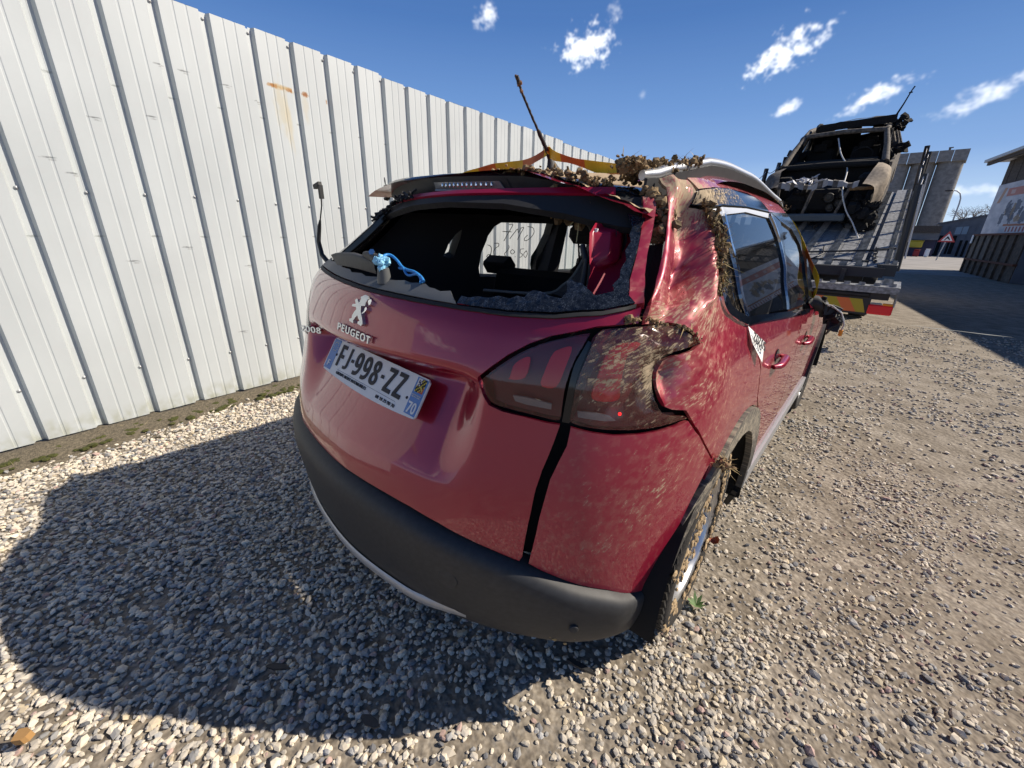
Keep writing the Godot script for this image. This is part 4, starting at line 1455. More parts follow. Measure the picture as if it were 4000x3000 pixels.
# ---- roof, rails, spoiler, aerial ---------------------------------------
func roof_y(x: float, z: float) -> float:
	var u := (x - X0) / 0.615
	var base := 1.468 + 0.062 * smoothstep(-0.55, -1.45, z) - 0.05 * smoothstep(-1.7, -2.5, z)
	var crush := 0.078 * smoothstep(0.18, 0.62, x) * smoothstep(-1.18, -0.72, z)
	crush += 0.010 * noise.get_noise_2d(x * 9.0, z * 9.0) * smoothstep(0.15, 0.5, x) * smoothstep(-1.2, -0.8, z)
	return base - 0.022 * u * u - 0.03 * pow(absf(u), 8.0) - crush

func car_roof(car: Node3D, paint: Material) -> void:
	var b := Mesher.new()
	var rows := []
	for i in 49:
		var z := lerpf(-0.60, -2.42, i / 48.0)
		var row := []
		for j in 41:
			var x := X0 + lerpf(-0.615, 0.615, j / 40.0)
			row.append(Vector3(x, roof_y(x, z), z))
		rows.append(row)
	b.grid(rows)
	put("roof", b, M["car paint"], car)
	# mud lying on the crushed corner of the roof
	var m := Mesher.new()
	m.colored = true
	rows = []
	for i in 33:
		var z := lerpf(-0.64, -1.12, i / 32.0)
		var row := []
		for j in 41:
			var x := lerpf(0.08, 0.645, j / 40.0)
			var k := noise.get_noise_2d(x * 14.0, z * 14.0) + 0.6 * noise.get_noise_2d(x * 45.0, z * 45.0)
			var inside := smoothstep(-1.15, -0.80, z) * smoothstep(0.05, 0.32, x)
			row.append(Vector3(x, roof_y(x, z) - 0.004 + inside * (0.010 + 0.010 * k), z))
		rows.append(row)
	m.tint = Color(0.40, 0.30, 0.185)
	m.grid(rows)
	put("roof_mud", m, M["mud"], car, "layer of tan mud on the crushed roof corner")
	for side in [1, -1]:
		var r := Mesher.new()
		var path := []
		var rad := []
		for i in 25:
			var t := i / 24.0
			var z := lerpf(-0.70, -2.62, t)
			var x := 0.585 if side > 0 else 2 * X0 - 0.585
			var lift := 0.045 * smoothstep(0.0, 0.10, t) * (1.0 - smoothstep(0.90, 1.0, t)) - 0.006
			var yy := roof_y(X0 + 0.56 * side, z) + lift
			if side > 0:
				yy = maxf(yy, lerpf(1.440, 1.512, smoothstep(0.0, 0.32, t)) - 0.075 * smoothstep(0.55, 1.0, t) + lift * 0.4)
			path.append(Vector3(x, yy, z))
			rad.append(0.014 if t > 0.03 and t < 0.97 else 0.010)
		r.tube(path, rad, 10, true, 1.25)
		put("roof_rail", r, M["satin silver"] if side < 0 else M["satin silver"], car)
		if side > 0:
			var fl := Mesher.new()
			var pts := []
			var ac := []
			for i in 25:
				pts.append(path[i] + Vector3(0.010, -0.034, 0))
				ac.append(Vector3(0.003, 0.026, 0))
			fl.ribbon(pts, ac, 0.004)
			put("rail_base", fl, M["black plastic"], car)
	# aerial
	var a := Mesher.new()
	var base := Vector3(0.0, roof_y(0.0, -1.12) - 0.006, -1.12)
	var ring := []
	for q in [[0.0, .034, .058, 0.0], [.02, .026, .046, .006], [.04, .018, .034, .014], [.062, .010, .017, .030], [.072, .008, .010, .042]]:
		var row := []
		for j in 16:
			var w := TAU * j / 16.0
			row.append(base + Vector3(cos(w) * q[1], q[0], sin(w) * q[2] + q[3]))
		ring.append(row)
	a.grid(ring, true)
	put("aerial_base", a, M["black plastic"], car)
	var w2 := Mesher.new()
	var path2 := []
	var rad2 := []
	var tips := [Vector3(0, 1.596, -1.062), Vector3(0, 1.689, -.964), Vector3(0, 1.757, -.897), Vector3(0, 1.798, -.868)]
	path2.append(Vector3(0, base.y + .06, -1.085)); rad2.append(.0085)
	for i in 36:
		var t := i / 35.0 * 2.999
		var k := int(t)
		var p: Vector3 = tips[k].lerp(tips[mini(k + 1, 3)], t - k)
		path2.append(p + Vector3(sin(i * 2.2), 0, cos(i * 2.2)) * .0006)
		rad2.append((.0075 if t < .6 else .0042) + (.0008 if i % 3 == 0 else 0.0) + (.0022 if t > 2.5 else 0.0))
	w2.tube(path2, rad2, 8)
	put("aerial_rod", w2, M["black plastic"], car)
	var tm := Mesher.new()
	tm.colored = true
	rng.seed = 12
	for i in 16:
		tm.tint = Color(.24, .13, .07) * rng.randf_range(.6, 1.2)
		tm.lump(Vector3(0, 1.757, -.897).lerp(Vector3(0, 1.800, -.866), rng.randf()) + Vector3(rng.randfn(0, .003), 0, rng.randfn(0, .003)), Vector3.ONE * rng.randf_range(.003, .007), i, noise)
	put("aerial_mud", tm, M["mud"], car)

func car_spoiler(car: Node3D) -> void:
	# stations across the tail: x, top y, z of the trailing edge, lower y
	var st := [[-.615, 1.452, -.735, 1.434], [-.60, 1.466, -.705, 1.425], [-.545, 1.478, -.682, 1.413], [-.47, 1.481, -.662, 1.407], [-.40, 1.482, -.647, 1.405], [-.25, 1.478, -.620, 1.408], [-.10, 1.474, -.603, 1.407], [.12, 1.465, -.604, 1.399], [.25, 1.458, -.618, 1.391], [.36, 1.440, -.636, 1.376], [.44, 1.424, -.655, 1.362], [.51, 1.414, -.673, 1.356], [.55, 1.406, -.685, 1.350], [.595, 1.383, -.700, 1.335], [.634, 1.362, -.715, 1.330], [.65, 1.348, -.73, 1.325]]
	var rows := []
	for k in 9:
		rows.append([])
	for q in st:
		var x: float = q[0]; var t: float = q[1]; var z: float = q[2]; var l: float = q[3]
		var f := -0.95
		rows[0].append(Vector3(x, maxf(roof_y(clampf(x, -.56, .64), f), t - .02) - .012, f))
		rows[1].append(Vector3(x, t + .010, z - .12))
		rows[2].append(Vector3(x, t + .003, z - .03))
		rows[3].append(Vector3(x, t - .002, z - .006))
		rows[4].append(Vector3(x, t - .011, z))
		rows[5].append(Vector3(x, lerpf(t, l, .62), z - .012))
		rows[6].append(Vector3(x, l + .004, z - .020))
		rows[7].append(Vector3(x, l - .002, z - .034))
		rows[8].append(Vector3(x, l + .002, z - .16))
	var up := Mesher.new()
	up.grid([rows[0], rows[1], rows[2], rows[3], rows[4]])
	put("spoiler_top", up, M["gloss black"], car)
	var lo := Mesher.new()
	lo.grid([rows[4], rows[5], rows[6], rows[7], rows[8]])
	put("spoiler_face", lo, M["black plastic"], car)
	# broken left tip
	rng.seed = 31
	var tip := Mesher.new()
	for i in 26:
		var p := Vector3(-.615, 1.452, -.735) + Vector3(rng.randfn(-.012, .018), rng.randfn(0, .013), rng.randfn(0, .016))
		tip.box(p, Vector3(rng.randf_range(.006, .03), rng.randf_range(.003, .01), rng.randf_range(.006, .02)), Basis.from_euler(Vector3(rng.randf() * 6, rng.randf() * 6, rng.randf() * 6)))
	put("torn_tip", tip, M["bumper plastic"], car)
	var seal := Mesher.new()
	for i in 70:
		var s := lerpf(-.76, -.35, rng.randf())
		var y := lerpf(1.32, 1.395, clampf((s + .76) / .25, 0, 1)) + rng.randfn(0, .005)
		seal.box(skin(s, y, .012), Vector3(rng.randf_range(.01, .05), .004, .008), Basis.from_euler(Vector3(rng.randf() * 1.2, rng.randf() * 6, rng.randf_range(-.7, .5))))
	put("torn_seal", seal, M["bumper plastic"], car)
	# high brake light
	var bl := Node3D.new()
	bl.name = "brake_light"
	car.add_child(bl)
	var fr := Mesher.new()
	var pt := func(u: float, v: float, o: float) -> Vector3:
		var x := lerpf(-.155, .185, u)
		var t := lerpf(1.474, 1.461, u); var l := lerpf(1.407, 1.396, u)
		return Vector3(x, lerpf(t - .013, l, v), lerpf(-.602, -.622, v) - .05 * pow(x / .35, 2.0) + o)
	fr.hexa([pt.call(-.03, .78, 0.0), pt.call(1.06, .78, 0.0), pt.call(1.02, .12, 0.0), pt.call(-.02, .12, 0.0), pt.call(-.03, .78, .008), pt.call(1.06, .78, .008), pt.call(1.02, .12, .008), pt.call(-.02, .12, .008)])
	put("light_frame", fr, M["black plastic"], bl)
	var re := Mesher.new()
	re.hexa([pt.call(.03, .60, .006), pt.call(.98, .60, .006), pt.call(.94, .22, .006), pt.call(.03, .22, .006), pt.call(.03, .60, .0105), pt.call(.98, .60, .0105), pt.call(.94, .22, .0105), pt.call(.03, .22, .0105)])
	put("reflector_strip", re, M["lamp clear"], bl)
	for i in 12:
		var d := Mesher.new()
		d.lump(pt.call(.17 + i * .062, .41, .012), Vector3(.0035, .008, .003), i, noise, Basis(), .05, 5, 8)
		put("diode", d, M["chrome"], bl)
	var lip := Mesher.new()
	lip.hexa([pt.call(.02, .70, .006), pt.call(1.03, .70, .006), pt.call(1.02, .62, .006), pt.call(.02, .62, .006), pt.call(.02, .70, .014), pt.call(1.03, .70, .014), pt.call(1.02, .62, .011), pt.call(.02, .62, .011)])
	put("light_lip", lip, M["lamp clear"], bl)

# ---- far (left) side, seen through the broken window ---------------------
func car_far_side(car: Node3D, paint: Material) -> void:
	var door_hole := P([-1.700, 1.105, -1.563, 1.197, -1.466, 1.290, -1.451, 1.341, -1.476, 1.368, -1.968, 1.378, -2.061, 1.288, -2.144, 1.203, -2.330, 1.035, -2.300, 1.005, -1.760, 1.045])
	var quarter_hole := P([-1.302, 1.181, -1.236, 1.244, -1.212, 1.296, -1.226, 1.322, -1.277, 1.273, -1.384, 1.180, -1.373, 1.168])
	var front_hole := P([-2.460, 1.030, -2.280, 1.203, -2.190, 1.290, -2.130, 1.370, -2.400, 1.365, -2.620, 1.290, -2.900, 1.150, -3.050, 1.020])
	var holes := [door_hole, quarter_hole, front_hole]
	panel("far_window_frame", P([-.806, 1.148, -.800, 1.440, -2.150, 1.460, -2.500, 1.400, -2.950, 1.200, -3.150, .950, -1.301, 1.000, -.812, 1.114]), M["gloss black"], car, 0.0, 0.0, 0.06, holes, 0.0)
	panel("far_inner_trim", P([-.829, .483, -.781, 1.400, -2.150, 1.425, -2.500, 1.380, -2.950, 1.180, -3.150, .950, -3.150, .600]), M["headliner"], car, -0.055, 0.0, 0.06, holes, 0.0)
	for h in holes:                       # reveals between outer frame and inner trim
		var rv := Mesher.new()
		for i in h.size():
			var p: Vector2 = h[i]; var q: Vector2 = h[(i + 1) % h.size()]
			rv.quad(skin(p.x, p.y), skin(q.x, q.y), skin(q.x, q.y, -.055), skin(p.x, p.y, -.055))
		put("window_reveal", rv, M["rubber"], car)
	panel("far_door_window", door_hole, M["clear glass"], car, -0.02, 0.0, 0.08, [], 0.0)
	panel("far_quarter_window", quarter_hole, M["clear glass"], car, -0.02, 0.0, 0.08, [], 0.0)
	panel("far_front_window", front_hole, M["clear glass"], car, -0.02, 0.0, 0.08, [], 0.0)
	panel("far_body_side", P([-.643, .542, -.716, .876, -.759, 1.104, -.810, 1.125, -1.301, 1.010, -3.150, .945, -4.000, .820, -4.250, .720, -4.250, .450, -3.500, .300, -1.900, .300, -1.850, .450, -1.620, .680, -1.392, .739, -1.175, .666, -1.050, .323]), paint, car, 0.0, 0.0, 0.06, [], 0.0)
	# marker writing on the inside of the far door window
	var ink := Mesher.new()
	for stroke in [[-1.605, 1.343, -1.639, 1.344, -1.654, 1.315, -1.676, 1.277, -1.700, 1.247], [-1.603, 1.303, -1.681, 1.302], [-1.732, 1.261, -1.718, 1.294, -1.716, 1.319, -1.755, 1.298, -1.743, 1.323, -1.762, 1.329, -1.786, 1.290, -1.814, 1.256], [-1.794, 1.335, -1.846, 1.331, -1.897, 1.309, -1.924, 1.280, -1.921, 1.254, -1.893, 1.251, -1.867, 1.268, -1.869, 1.285], [-1.592, 1.226, -1.640, 1.215, -1.697, 1.185, -1.736, 1.157, -1.716, 1.155, -1.703, 1.169, -1.761, 1.159], [-1.637, 1.234, -1.672, 1.234, -1.703, 1.217, -1.695, 1.206, -1.722, 1.182, -1.779, 1.159], [-1.890, 1.154, -1.845, 1.171, -1.838, 1.188, -1.813, 1.211, -1.783, 1.222], [-1.873, 1.196, -1.923, 1.181, -1.928, 1.167, -1.877, 1.182, -1.873, 1.196], [-1.984, 1.198, -1.956, 1.195, -1.991, 1.175, -2.042, 1.162, -2.063, 1.147, -2.048, 1.144], [-2.031, 1.186, -2.089, 1.164, -2.121, 1.140, -2.055, 1.162, -2.031, 1.186], [-1.814, 1.161, -1.82, 1.16], [-1.994, 1.149, -2.002, 1.147]]:
		var q := P(stroke)
		var path := []
		for i in q.size() - 1:
			for k in 4:
				var r := q[i].cubic_interpolate(q[i + 1], q[maxi(i - 1, 0)], q[mini(i + 2, q.size() - 1)], k / 4.0)
				path.append(skin(r.x, r.y, -.024))
		path.append(skin(q[q.size() - 1].x, q[q.size() - 1].y, -.024))
		ink.tube(path, .0022, 5)
	put("marker_writing", ink, M["ink"], car)

# ---- cabin ---------------------------------------------------------------
func car_inside(car: Node3D) -> void:
	var h := Mesher.new()
	var rows := []
	for i in 17:
		var z := lerpf(-0.70, -2.40, i / 16.0)
		var row := []
		for j in 17:
			var x := X0 + lerpf(-0.585, 0.585, j / 16.0)
			row.append(Vector3(x, minf(roof_y(x, z) - 0.045, 1.452), z))
		rows.append(row)
	h.grid(rows)
	put("headliner", h, M["headliner"], car)
	var lid := Mesher.new()            # inside of the tailgate and load bay
	lid.box(Vector3(X0, .60, -.90), Vector3(1.02, .02, .80))
	put("load_floor", lid, M["seat fabric"], car)
	panel("lid_inner_trim", P([-.610, .576, .610, .576, .671, .882, .726, 1.095, .601, 1.117, .200, 1.118, -.200, 1.128, -.600, 1.135, -.726, 1.095, -.671, .882]), M["dark trim"], car, -0.075, 0.02, 0.05, [], 0.0)
	panel("near_inner_trim", P([.893, .472, .843, 1.114, .901, 1.160, 1.202, 1.070, 1.302, 1.030, 3.100, .920, 3.100, .600]), M["dark trim"], car, -0.075, 0.0, 0.06, [], 0.0)
	var sb := Mesher.new()             # rear bench
	sb.bevel_box(Vector3(X0 - .03, .84, -1.40), Vector3(1.24, .52, .13), .04, Basis(Vector3.RIGHT, -0.22))
	put("rear_seat_back", sb, M["seat fabric"], car)
	var cu := Mesher.new()
	cu.bevel_box(Vector3(X0, .58, -1.75), Vector3(1.26, .16, .55), .05)
	put("rear_seat_cushion", cu, M["seat fabric"], car)
	for x in [-.62, X0 - .02, .42]:
		var hr := Mesher.new()
		hr.bevel_box(Vector3(x + .0, 1.105, -1.455), Vector3(.255, .105, .10), .045, Basis(Vector3.RIGHT, -0.2))
		put("rear_headrest", hr, M["seat fabric"], car)
	for x in [-.345, .45]:
		var fs := Mesher.new()
		fs.bevel_box(Vector3(x, .86, -2.22), Vector3(.50, .62, .14), .05, Basis(Vector3.RIGHT, -0.28))
		put("front_seat_back", fs, M["seat fabric"], car)
		var fh := Mesher.new()
		fh.bevel_box(Vector3(x - .05, 1.295, -2.06), Vector3(.27, .14, .10), .045, Basis(Vector3.RIGHT, -0.2))
		for d in [-.07, .07]:
			fh.tube([Vector3(x - .05 + d, 1.12, -2.10), Vector3(x - .05 + d, 1.25, -2.07)], .006, 6)
		put("front_headrest", fh, M["seat fabric"], car)
		var fc := Mesher.new()
		fc.bevel_box(Vector3(x, .55, -2.48), Vector3(.52, .16, .50), .05)
		put("front_seat_cushion", fc, M["seat fabric"], car)
	var bp := Mesher.new()             # far belt pillar
	bp.hexa([Vector3(-.735, .98, -2.14), Vector3(-.735, .98, -1.96), Vector3(-.66, .98, -1.98), Vector3(-.66, .98, -2.12), Vector3(-.60, 1.41, -2.10), Vector3(-.60, 1.41, -1.96), Vector3(-.55, 1.41, -1.98), Vector3(-.55, 1.41, -2.08)])
	put("belt_pillar", bp, M["headliner"], car)
	var da := Mesher.new()
	da.bevel_box(Vector3(X0, .90, -2.95), Vector3(1.36, .26, .46), .08)
	put("dashboard", da, M["dark trim"], car)
	var wheel := Mesher.new()
	var ring := []
	for i in 33:
		var w := TAU * i / 32.0
		ring.append(Vector3(-.345, .98, -2.68) + Vector3(cos(w) * .17, sin(w) * .155, -sin(w) * .08))
	wheel.tube(ring, .014, 7, false)
	put("steering_wheel", wheel, M["rubber"], car)
	var mirror := Mesher.new()
	mirror.bevel_box(Vector3(X0, 1.33, -2.50), Vector3(.24, .07, .03), .015)
	put("inside_mirror", mirror, M["rubber"], car)
	# bare red door-post metal, right side of the load opening
	var ip := Mesher.new()
	var edge := [Vector3(.585, 1.152, -.50), Vector3(.600, 1.215, -.525), Vector3(.590, 1.271, -.53), Vector3(.580, 1.303, -.525), Vector3(.565, 1.318, -.60), Vector3(.575, 1.306, -.665), Vector3(.590, 1.268, -.668), Vector3(.605, 1.210, -.625), Vector3(.625, 1.148, -.585)]
	var lo := [Vector3(.585, 1.120, -.46), Vector3(.575, 1.20, -.50), Vector3(.560, 1.26, -.51), Vector3(.552, 1.295, -.52), Vector3(.548, 1.318, -.55)]
	var hi := [Vector3(.655, 1.115, -.52), Vector3(.632, 1.20, -.60), Vector3(.612, 1.26, -.65), Vector3(.600, 1.295, -.675), Vector3(.585, 1.318, -.69)]
	rows = []
	for i in 21:
		var t := i / 20.0 * 3.999
		var k := int(t)
		var a: Vector3 = lo[k].lerp(lo[k + 1], t - k); var c: Vector3 = hi[k].lerp(hi[k + 1], t - k)
		var row := []
		for j in 15:
			var u := j / 14.0
			var p := a.lerp(c, u)
			# long pressed recess with rounded ends
			var e := Vector2((u - .40) / .26, (i / 20.0 - .60) / .30)
			var r := smoothstep(1.05, .72, sqrt(pow(absf(e.x), 3.0) + pow(absf(e.y), 3.0)))
			row.append(p + Vector3(.030 * r, 0, -.008 * r) - Vector3(.016 * sin(PI * u), 0, 0))
		rows.append(row)
	ip.grid(rows)
	put("inner_door_post", ip, M["paint inside"], car)
	for k in [[.50, .44], [.72, .46]]:
		var ho := Mesher.new()
		var c := (lo[2] as Vector3).lerp(hi[2], .40) + Vector3(.012, (k[0] - .55) * .20, -.005 - (k[0] - .55) * .05)
		ho.lathe([[.0001, 0.0], [.009, 0.0]], c, Basis(Vector3(-.8, 0, .6), Vector3.UP, Vector3(.6, 0, .8)), 14)
		put("bolt_hole", ho, M["void"], car)
	# weather strip round the opening
	var ws := Mesher.new()
	var loop := []
	var raw := [Vector3(-.60, 1.34, -.70), Vector3(-.40, 1.372, -.685), Vector3(.0, 1.385, -.68), Vector3(.24, 1.361, -.70), Vector3(.34, 1.345, -.71), Vector3(.40, 1.330, -.72), Vector3(.43, 1.312, -.72), Vector3(.443, 1.279, -.72), Vector3(.435, 1.247, -.715), Vector3(.405, 1.177, -.70), Vector3(.372, 1.140, -.69), Vector3(.30, 1.105, -.68), Vector3(.0, 1.09, -.66)]
	for i in raw.size() - 1:
		for k in 5:
			loop.append((raw[i] as Vector3).cubic_interpolate(raw[i + 1], raw[maxi(i - 1, 0)], raw[mini(i + 2, raw.size() - 1)], k / 5.0))
	ws.tube(loop, .0055, 7)
	put("weather_strip", ws, mat("seal grey", .11, .11, .10, .7), car)
	var dk := Mesher.new()             # dark moulded trim between strip and door post
	for i in range(20, loop.size() - 6):
		var p: Vector3 = loop[i]; var q: Vector3 = loop[i + 1]
		var o := Vector3(.16, 0.0, .10)
		dk.quad(p, q, q + o, p + o)
	put("inner_trim", dk, M["dark trim"], car)
	var strut := Mesher.new()
	strut.tube([Vector3(.50, 1.10, -.50), Vector3(.53, 1.17, -.545), Vector3(.525, 1.23, -.56)], [.012, .010, .006], 8)
	strut.tube([Vector3(.525, 1.22, -.56), Vector3(.50, 1.262, -.575)], .009, 6)
	put("gas_strut", strut, M["black plastic"], car)
	for q in [[Vector3(.555, 1.135, -.50), Vector3(.568, 1.165, -.515)], [Vector3(.552, 1.235, -.545), Vector3(.55, 1.26, -.545)], [Vector3(.55, 1.285, -.55), Vector3(.552, 1.305, -.55)], [Vector3(.42, 1.362, -.66), Vector3(.465, 1.360, -.66)]]:
		var cl := Mesher.new()
		cl.tube([q[0], q[1]], .0058, 7)
		put("pale_clip", cl, M["paper"], car)

# ---- front end and underside --------------------------------------------
func car_front(car: Node3D, paint: Material) -> void:
	var b := Mesher.new()
	var rows := []
	for i in 13:
		var t := i / 12.0
		var z := lerpf(-2.95, -4.02, t)
		var row := []
		for j in 17:
			var u := j / 16.0 * 2.0 - 1.0
			row.append(Vector3(X0 + u * (.72 - .12 * t * t), lerpf(.985, .80, t * t) + .03 * (1 - u * u), z))
		rows.append(row)
	b.grid(rows)
	put("bonnet", b, paint, car)
	var f := Mesher.new()
	rows = []
	for i in 9:
		var y := lerpf(.80, .22, i / 8.0)
		var row := []
		for j in 21:
			var u := j / 20.0 * 2.0 - 1.0
			row.append(Vector3(X0 + u * .76, y, -4.02 - .10 * sin(PI * i / 8.0) + .30 * pow(absf(u), 3.0)))
		rows.append(row)
	f.grid(rows)
	put("front_bumper", f, paint, car)
	var w := Mesher.new()
	rows = []
	for i in 7:
		var t := i / 6.0
		var row := []
		for j in 13:
			var u := j / 12.0 * 2.0 - 1.0
			row.append(Vector3(X0 + u * lerpf(.56, .70, t), lerpf(1.455, .985, t), lerpf(-2.42, -3.0, t) + .10 * u * u))
		rows.append(row)
	w.grid(rows)
	put("windscreen", w, M["window glass"], car)

func car_underside(car: Node3D) -> void:
	var b := Mesher.new()
	b.box(Vector3(X0, .36, -2.20), Vector3(1.30, .14, 3.3))
	put("floor_pan", b, M["void"], car)
	for z in [-.87, -3.41]:
		for side in [1, -1]:
			var a := Mesher.new()
			var rows := []
			for x in [.900, .60]:
				var row := []
				for i in 25:
					var w := lerpf(-0.15, PI + .15, i / 24.0)
					row.append(Vector3(X0 + side * (x - X0), .33 + .395 * sin(w), z + .44 * cos(w)))
				rows.append(row)
			a.grid(rows)
			var fan := []
			for i in 24:
				a.flat(Vector3(X0 + side * .56, .33, z), rows[1][i], rows[1][i + 1])
			put("wheel_liner", a, M["void"], car)

func car_wheel(car: Node3D, z: float, side: int, near: bool) -> void:
	var w := Node3D.new()
	w.name = "wheel"
	car.add_child(w, true)
	w.position = Vector3(X0 + side * .735, .318, z)
	if near:
		w.rotation = Vector3(0.5, 0.02, -0.03)
	var ax := Vector3(side, 0, 0)
	var bs := Basis(ax, Vector3.UP, Vector3.BACK * side)
	var t := Mesher.new()
	t.lathe([[.222, -.085], [.255, -.101], [.292, -.104], [.309, -.094], [.313, -.075], [.315, 0.0], [.313, .075], [.309, .094], [.292, .104], [.262, .103], [.236, .096], [.222, .085]], Vector3.ZERO, bs, 64)
	var ty := put("tyre", t, M["tyre"], w)
	if near:
		var tr := Mesher.new()
		for i in 66:
			var a := TAU * i / 66.0
			for k in 5:
				var x: float = [-.082, -.045, 0.0, .045, .082][k]
				var r: float = .3185 if absf(x) < .07 else .3155
				var o := Basis(ax, a + .02 * (k % 2))
				var c := o * (Vector3.UP * r)
				tr.box(Vector3(side * x, 0, 0) + c, Vector3(.030, .009, .0215), o * Basis(Vector3.UP, .28 * (1 if x > 0 else -1)))
		put("tread", tr, M["tyre"], ty)
	var r := Mesher.new()
	r.lathe([[.205, -.08], [.212, .02], [.205, .06], [.214, .085], [.224, .093], [.227, .087]], Vector3.ZERO, bs, 48)
	put("rim", r, M["satin silver"], w)
	var dk := Mesher.new()
	dk.lathe([[.0001, -.02], [.19, -.02], [.206, .0]], Vector3.ZERO, bs, 32)
	put("brake_drum", dk, M["void"], w)
	var hub := Mesher.new()
	hub.lathe([[.0001, .070], [.028, .069], [.034, .062], [.062, .058], [.070, .045], [.072, .0]], Vector3.ZERO, bs, 24)
	put("hub", hub, M["satin silver"], w)
	for i in 5:
		var o := Basis(ax, TAU * i / 5.0 + .35)
		for k in [-1, 1]:
			var sp := Mesher.new()
			var line := []
			for j in 7:
				var q := j / 6.0
				var rad := lerpf(.055, .212, q)
				var turn: float = k * lerpf(.10, .26, q) + .12 * q
				line.append([o * (Basis(ax, turn) * (Vector3.UP * rad)) + ax * lerpf(.056, .078, q), lerpf(.014, .017, q), o * (Basis(ax, turn) * Vector3.BACK)])
			for j in 6:
				var A = line[j]; var B = line[j + 1]
				var d := ax * .024
				sp.hexa([A[0] - A[2] * A[1] - d, A[0] + A[2] * A[1] - d, B[0] + B[2] * B[1] - d, B[0] - B[2] * B[1] - d, A[0] - A[2] * A[1] * .6, A[0] + A[2] * A[1] * .6, B[0] + B[2] * B[1] * .6, B[0] - B[2] * B[1] * .6])
			put("spoke", sp, M["satin silver"] if k > 0 else M["skid silver"], w)
		var bo := Mesher.new()
		bo.lathe([[.0001, .066], [.009, .065], [.010, .05]], o * (Basis(ax, .0) * (Vector3.UP * .046)), bs, 8)
		put("wheel_bolt", bo, M["rubber"], w)
	if near:
		var m := Mesher.new()
		m.colored = true
		rng.seed = 55
		for i in 520:
			var a := rng.randf() * TAU
			var rad: float
			if rng.randf() < .7: rad = rng.randf_range(.225, .315)
			else: rad = rng.randf_range(.05, .22)
			if noise.get_noise_2d(cos(a) * 2.0 + 8.0, sin(a) * 2.0) < -.12 and rad > .22:
				continue
			m.tint = Color(.40, .29, .165) * rng.randf_range(.55, 1.15)
			var q := rng.randf_range(.004, .014)
			var x := .099 if rad > .225 else .075
			m.lump(Vector3(side * x, cos(a) * rad, sin(a) * rad), Vector3(q * .45, q, q * 1.3), i, noise, Basis(ax, -a), .4, 4, 7)
		var mo := put("wheel_mud", m, M["mud"], w)
		mo.set_meta("kind", "stuff")

# ---- clods, straw, loose bits -------------------------------------------
func clods(b: Mesher, straw: Mesher, line: Array, count: int, spread: float, lo: float, hi: float, dark := 1.0) -> void:
	for i in count:
		var t := rng.randf() * (line.size() - 1)
		var k := mini(int(t), line.size() - 2)
		var p: Vector3 = (line[k] as Vector3).lerp(line[k + 1], t - k)
		p += Vector3(rng.randfn(0, spread), rng.randfn(0, spread * .7), rng.randfn(0, spread))
		var r := lerpf(lo, hi, pow(rng.randf(), 2.2))
		b.tint = Color(.24, .165, .085) * rng.randf_range(.45, 1.3) * dark
		b.lump(p, Vector3(r, r * rng.randf_range(.5, .9), r * rng.randf_range(.7, 1.2)), i + int(p.x * 900.0), noise, Basis.from_euler(Vector3(rng.randf() * 6, rng.randf() * 6, 0)), .55, 4, 6)
		if rng.randf() < .35:
			straw.tint = Color(.40, .30, .14) * rng.randf_range(.5, 1.3)
			blade(straw, p, rng.randf_range(.012, .05), rng.randf() * TAU, .0011, rng.randf_range(-.6, .9))

